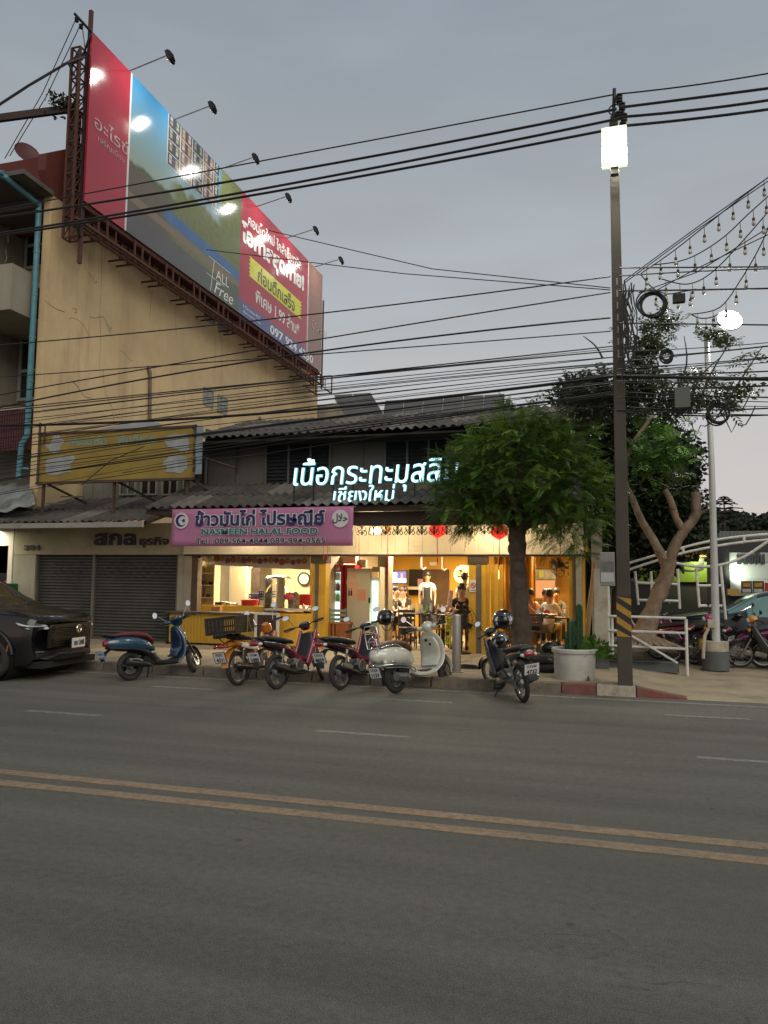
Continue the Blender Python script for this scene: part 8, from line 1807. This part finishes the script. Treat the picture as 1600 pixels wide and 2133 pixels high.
# ================================================================ RIGHT SIDE
wpost=M('limewashed_post',(.42,.38,.30),.85,var=.12,scale=4,dirt=(.17,.13,.09),dscale=3.5,damt=.7); dgrey=M('dark_grey_base',(.10,.11,.11),.8,var=.2,scale=3)
t=T('gate_post','limewashed square post with grey foot left of the concrete pole','post',PZ(1254,1396,.13)); q=PZ(1254,1396,.13); wq=.12
m=MB(); m.box(q.x-wq,q.x+wq,q.y,q.y+.24,.13+.42,PY(1250,1185,q.y).z); m.build('shaft',wpost,t,bevel=.01); bx('foot',dgrey,t,q.x-wq-.003,q.x+wq+.003,q.y-.003,q.y+.243,.1,.548)
q2=PY(1244,1140,17); bx('upper_post',wpost,rs,q2.x-.12,q2.x+.1,16.9,17.2,.15,q2.z+.6)
t=MB(); t.tube([PY(1221,1342,15.2),PY(1229,1260,15.2),PY(1240,1172,15.2)],[.055,.05,.04],9); tag(t.build('bamboo_pole',M('tan_bamboo',(.33,.19,.085),.6,var=.15,scale=6),smooth=50),'tan bamboo pole leaning between the restaurant and white post','pole')
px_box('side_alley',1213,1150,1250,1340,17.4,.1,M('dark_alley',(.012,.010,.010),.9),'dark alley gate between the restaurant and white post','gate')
# railing
rl=T('railing','white pipe railing with three bars on a low concrete kerb behind the pole','railing',PZ(1430,1404,.1)); A=PZ(1432,1405,.09); B=PZ(1282,1398,.11); wp=white_paint
B=V((B.x,A.y+.25,.1)); 
def rz(y,P_): return PY(1430,y,P_.y).z
for y in (1288,1319,1352):
    m=MB(); z=rz(y,A); m.cyl((A.x,A.y,z),(B.x-.25,B.y,z),.024,n=10); m.build('bar',wp,rl,smooth=40)
m=MB(); m.cyl((A.x,A.y,.06),(A.x,A.y,rz(1290,A)),.027,n=10); m.build('post',wp,rl,smooth=40)
for x in (1268,1275): q=PY(x,1300,B.y); m=MB(); m.cyl((q.x,B.y,.3),(q.x,B.y,rz(1200 if x==1268 else 1285,B)),.027,n=10); m.build('post',wp,rl,smooth=40)
m=MB(); m.beam((A.x-.15,A.y,.28),(A.x-1.0,A.y+.1,.78),.05,.03); m.build('brace',wp,rl); bx('low_kerb',dgrey,rl,B.x-.3,A.x-.12,A.y+.12,A.y+.3,.1,.27)
for k in range(26): x=B.x-.2+(A.x-.45-B.x+.2)*k/25; m=MB(); m.box(x,x+.018,A.y+.0,A.y+.11,.30,.31); m.build('grate_bar',dark_metal,rl)
m=MB(); m.box(B.x-.2,A.x-.4,A.y-.01,A.y+.0,.29,.315); m.box(B.x-.2,A.x-.4,A.y+.11,A.y+.12,.29,.315); m.box(B.x-.2,A.x-.4,A.y+.05,A.y+.06,.29,.312); m.build('grate_frame',dark_metal,rl)
# lamp post on its drum
LPz=PZ(1495,1398,.1); LY=LPz.y+.26; lt_=PY(1472,705,LY); lp=T('lamp_post','slim white painted lamp post on a concrete drum foot at the right','lamp post',(LPz.x,LY,.1))
lx=LPz.x; h1=PY(1495,1336,LY).z
m=MB(); m.lathe([(.235,0),(.235,.34)],(lx,LY,.1),28); m.build('drum_base',dgrey,lp,smooth=30); m=MB(); m.lathe([(.232,.34),(.232,h1-.1),(0,h1-.1)],(lx,LY,.1),28); m.build('drum',wpost,lp,smooth=30)
m=MB(); m.tube([(lx+.02,LY,h1),(lx+.02,LY,h1+.05),PY(1483,980,LY),lt_],[.075,.072,.055,.045],14); m.build('shaft',M('pale_lamp_paint',(.46,.48,.48),.45,var=.06,scale=4,dirt=(.25,.24,.22),dscale=4),lp,smooth=50)
px_box('switch_box',1475,1290,1490,1308,LY-.12,.1,wpost,parent=lp)
m=MB(); m.tube([PY(1476,1309,LY-.1),PY(1468,1325,LY-.15),PY(1465,1372,LY-.22)],.03,7); m.build('conduit',wpost,lp,smooth=50)
m=MB(); q=lt_; e=PY(1512,688,LY-.4); m.tube([q,q+V((.1,-.1,.05)),e],.03,7); m.build('lamp_arm',dark_metal,lp,smooth=50)
t=T('street_lamp','blazing floodlight on the arm of the white lamp post','street lamp',e); m=MB(); e=PY(1519,668,LY-.45); Rl=Euler((R(68),0,R(14))).to_matrix(); m.lathe([(0,-.04),(.20,-.04),(.225,.0),(.225,.03)],e,24,Rl@Z); m.build('housing',dark_metal,t); m=MB(); m.ell(e+Rl@V((0,0,.04)),(.215,.20,.05),(R(68),0,R(14)),24,8); m.build('led_panel',M('floodlight_panel',(1,1,1),.3,var=0,emit=(1,1,.78),es=60),t)  # emitting lens made round and large to take in the lamp's glare
light('AREA',e+V((0,-.12,-.05)),110,(1,.97,.80),.4,.3,to=(e.x-1.5,e.y-5,0),name='floodlight_beam'); light('POINT',e+V((-.2,.5,-.35)),30,(1,.98,.8),radius=.12,name='floodlight_spill')
m=MB(); q=PZ(1465,1390,.1); m.cyl((q.x,q.y+.3,.1),(q.x,q.y+.3,.42),.06,n=12); m.cyl((q.x,q.y+.3,.421),(q.x,q.y+.3,.62),.061,n=12); b_=tag(m.build('short_post',sty,smooth=40),'short yellow and black guard post left of the drum foot','bollard'); b_.data.materials.append(stk)
for i,p_ in enumerate(b_.data.polygons): p_.material_index=1 if i<14 else 0
# festoon lights
bulbm=M('festoon_bulb',(.42,.41,.36),.15,var=.1,spec=.8); sock=M('festoon_socket',(.05,.045,.035),.6,var=.1)
mb1=MB(); mb1.lathe([(.0,-.13),(.022,-.12),(.032,-.095),(.026,-.06),(.017,-.045)],(0,0,0),9); BU=mb1.mesh('bulb',bulbm,smooth=60); mb2=MB(); mb2.lathe([(.017,-.045),(.022,-.04),(.022,.0),(.006,.012),(.004,.14),(0,.14)],(0,0,0),8); SO=mb2.mesh('socket',sock,smooth=50)
FE=[([(1335,570),(1400,525),(1470,470),(1540,415),(1610,362)],'topmost festoon of small bulbs rising to the right edge',9),([(1360,552),(1430,540),(1500,500),(1560,445),(1610,400)],'second festoon of small bulbs from the top',8),([(1375,580),(1430,592),(1480,570),(1540,510),(1610,430)],'third festoon with bulbs, middle of the group',8),([(1440,655),(1500,640),(1545,580),(1585,510),(1610,450)],'lowest festoon drooping to the glowing lamp',8),([(1335,572),(1360,600),(1390,612),(1420,608),(1450,602)],'short festoon sagging beside the cable coil',5),([(1440,655),(1455,662),(1470,663),(1485,660),(1495,655)],'tiny end of a festoon left of the glowing lamp',3)]
for pts,lab,nb in FE:
    Ya=12.9; P_=[]; W2=[PY(x,y,Ya) for x,y in pts]; k=len(W2); t=T('string_lights',lab,'string lights',W2[0],group='festoon lights over the forecourt')
    for i in range(k-1):
        a=W2[max(i-1,0)];b=W2[i];c_=W2[i+1];d=W2[min(i+2,k-1)]
        for j in range(6):
            s=j/6; P_.append(.5*((2*b)+(-a+c_)*s+(2*a-5*b+4*c_-d)*s*s+(-a+3*b-3*c_+d)*s**3))
    P_.append(W2[-1]); 
    if nb>6: P_.append(P_[-1]+(P_[-1]-P_[-2])*6)
    m=MB(); m.tube(P_,.010,5); m.build('cord',wm,t)
    for i in range(nb):
        f=(i+.6)/nb*(len(P_)-(3 if nb>6 else 2)); q=P_[int(f)].lerp(P_[int(f)+1],f-int(f))
        o=bpy.data.objects.new('bulb',SO); col.objects.link(o); o.parent=t; o.location=q-V((0,0,.14))-t.location; o2=bpy.data.objects.new('glass',BU); col.objects.link(o2); o2.parent=o
for i,(a,b,c_) in enumerate((((1300,585),(1450,475),(1640,342)),((1300,590),(1450,480),(1640,350)),((1330,625),(1450,560),(1640,470)),((1330,610),(1450,568),(1640,450)))):
    cable_thing('support_wire',[PY(*a,12.8),PY(*b,12.85),PY(*c_,12.9)],.009,('upper support wire of the festoons','second support wire of the festoons','lower straight wire crossing the festoons','lowest straight wire crossing the festoons')[i],mat=wm)
# arched white canopy frame
af=T('canopy_frame','white pipe arch canopy frame spanning the forecourt at the right','canopy frame',PY(1480,1300,16.8)); YA=16.8
def arc(pts,r,Y,nm='arch_pipe'):
    W2=[PY(x,y,Y) for x,y in pts]; P_=[];k=len(W2)
    for i in range(k-1):
        a=W2[max(i-1,0)];b=W2[i];c_=W2[i+1];d=W2[min(i+2,k-1)]
        for j in range(5): s=j/5; P_.append(.5*((2*b)+(-a+c_)*s+(2*a-5*b+4*c_-d)*s*s+(-a+3*b-3*c_+d)*s**3))
    P_.append(W2[-1]); m=MB(); m.tube(P_,r,8); m.build(nm,wp,af,smooth=50)
arc([(1300,1176),(1400,1147),(1480,1127),(1560,1116),(1680,1108)],.027,YA); arc([(1300,1190),(1400,1158),(1480,1140),(1560,1128),(1680,1118)],.027,YA); arc([(1395,1170),(1450,1180),(1500,1177),(1550,1160),(1605,1124)],.030,YA)
for (x0,y0,x1,y1) in ((1450,1180,1457,1265),(1501,1177,1512,1290),(1323,1190,1330,1260),(1356,1190,1358,1230),(1412,1185,1416,1268)): m=MB(); m.cyl(PY(x0,y0,YA),PY(x1,y1,YA),.028,n=10); m.build('post',wp,af,smooth=40)
for (x0,y0,x1,y1) in ((1452,1220,1502,1220),(1456,1262,1505,1262),(1325,1214,1412,1217),(1330,1250,1414,1252)): m=MB(); m.cyl(PY(x0,y0,YA),PY(x1,y1,YA),.03,n=10); m.build('crossbar',wp,af,smooth=40)
for (x0,y0,y1) in ((1423,1142,1152),(1550,1118,1130)): m=MB(); m.cyl(PY(x0,y0,YA),PY(x0,y1,YA),.03,n=8); m.build('spacer',wp,af)
# green lit container shop and white sign building
gs=T('container_shop','green container shop lit by a lamp behind the canopy frame','building',PY(1430,1280,24)); YG=24.
px_box('green_wall',1325,1170,1476,1212,YG,.3,M('lime_painted_steel',(.12,.19,.012),.55,var=.12,scale=1.5),parent=gs); px_box('yellow_fascia',1395,1148,1516,1160,YG-.3,.1,M('amber_fascia',(.42,.22,.02),.6,var=.2,scale=3),parent=gs); px_box('roof_band',1280,1140,1530,1148,YG-.35,.5,M('rust_roof_band',(.08,.035,.025),.8),parent=gs); px_box('dark_front',1300,1212,1500,1320,YG+.1,.2,M('dark_shopfront',(.02,.02,.018),.7,var=.3),parent=gs)
px_box('end_post',1478,1160,1486,1215,YG-.05,.3,dark_metal,parent=gs); light('SPOT',PY(1462,1163,YG-.5),42,(.95,1,.5),to=PY(1462,1200,YG),angle=R(120),radius=.1,name='wall_spot')
a=PY(1452,1182,YG-.02); text('lettering','ปั๋ว',black,gs,(a.x-.5,YG-.01,a.z-.12),X,Z,1.5,.5,.01)
ws=T('sign_building','white fronted shop with large dark Thai lettering at the right edge','building',PY(1560,1280,21)); YW=21.; wfm=M('white_sign_panel',(.46,.48,.45),.5,var=.04)
zt_=PY(1570,1151,YW).z; zb_=PY(1570,1242,YW).z; x0=PY(1521,1200,YW).x; m=MB(); m.prism([(x0,zb_),(x0+1.0,zb_),(x0+2.1,zb_+.5),(x0+3.6,zt_-.25),(x0+3.6,zt_),(x0,zt_)],lambda a,b:(a,YW,b),(0,.1,0)); m.build('white_panel',wfm,ws)
m=MB(); m.box(x0-.5,x0+5,YW+.11,YW+.3,.1,zt_+.35); m.build('dark_wall',M('charcoal_wall',(.035,.035,.035),.7,var=.2),ws)
m=MB(); 
for k in range(2): m.box(x0,x0+2.4,YW-.006,YW-.001,zb_+.42+k*.42,zb_+.43+k*.42)
m.build('panel_seam',M('seam_grey',(.25,.26,.25),.6),ws)
a=PY(1535,1176,YW); b=PY(1593,1176,YW); text('letter','มดขยัน',M('charcoal_letter',(.03,.035,.035),.6,var=.1),ws,(a.x,YW-.02,a.z),X,Z,b.x-a.x,.36,.03,.04,split=True); a=PY(1535,1162,YW); text('lettering','ยูนิโคกรุ๊ป',MATS['charcoal_letter'],ws,(a.x,YW-.01,a.z),X,Z,.45,.1,.01)
light('SPOT',PY(1524,1195,YW-.25)+V((0,0,0)),26,(.85,1,.75),to=PY(1545,1188,YW),angle=R(130),radius=.08,name='wall_spot')
for i,(x0_,x1_) in enumerate(((1544,1567),(1568,1592))):
    p=px_box('menu_poster',x0_,1210,x1_,1236,YW-.4,.03,M('brown_menu_board',(.06,.045,.035),.5,var=.2,scale=8),('left brown and orange menu poster under the white sign','right brown and orange menu poster under the white sign')[i],'poster'); px_box('orange_print',x0_+4,1214,x1_-4,1222,YW-.41,.006,M('menu_orange',(.42,.2,.02),.5,var=.4,scale=14),parent=p); px_box('white_print',x0_+3,1227,x1_-3,1234,YW-.41,.006,M('menu_white',(.4,.38,.38),.5,var=.4,scale=18),parent=p)
px_box('display_sign',1594,1214,1640,1240,YW-.45,.05,cred,'red panel cut by the right edge under the white sign','panel'); px_box('yellow_box',1516,1227,1540,1240,19.8,.3,M('amber_box',(.42,.25,.05),.6),'pale amber box on the far side of the black saloon','box')
px_box('grey_roof_building',1500,1106,1640,1120,40,4,M('corrugated_grey_roof',(.16,.165,.17),.6,.2,var=.1),'low grey roofed building below the skyline trees','building')
bx_=MB()
for k in range(20): p=PY(1496+k*8,1108,38); bx_.box(p.x-.02,p.x+.05,37.9,38,0.1,p.z)
tag(bx_.build('corrugated_wall',M('grey_corrugated_wall',(.12,.12,.12),.7),kind=None),'grey ribbed wall beyond the white sign building','wall')
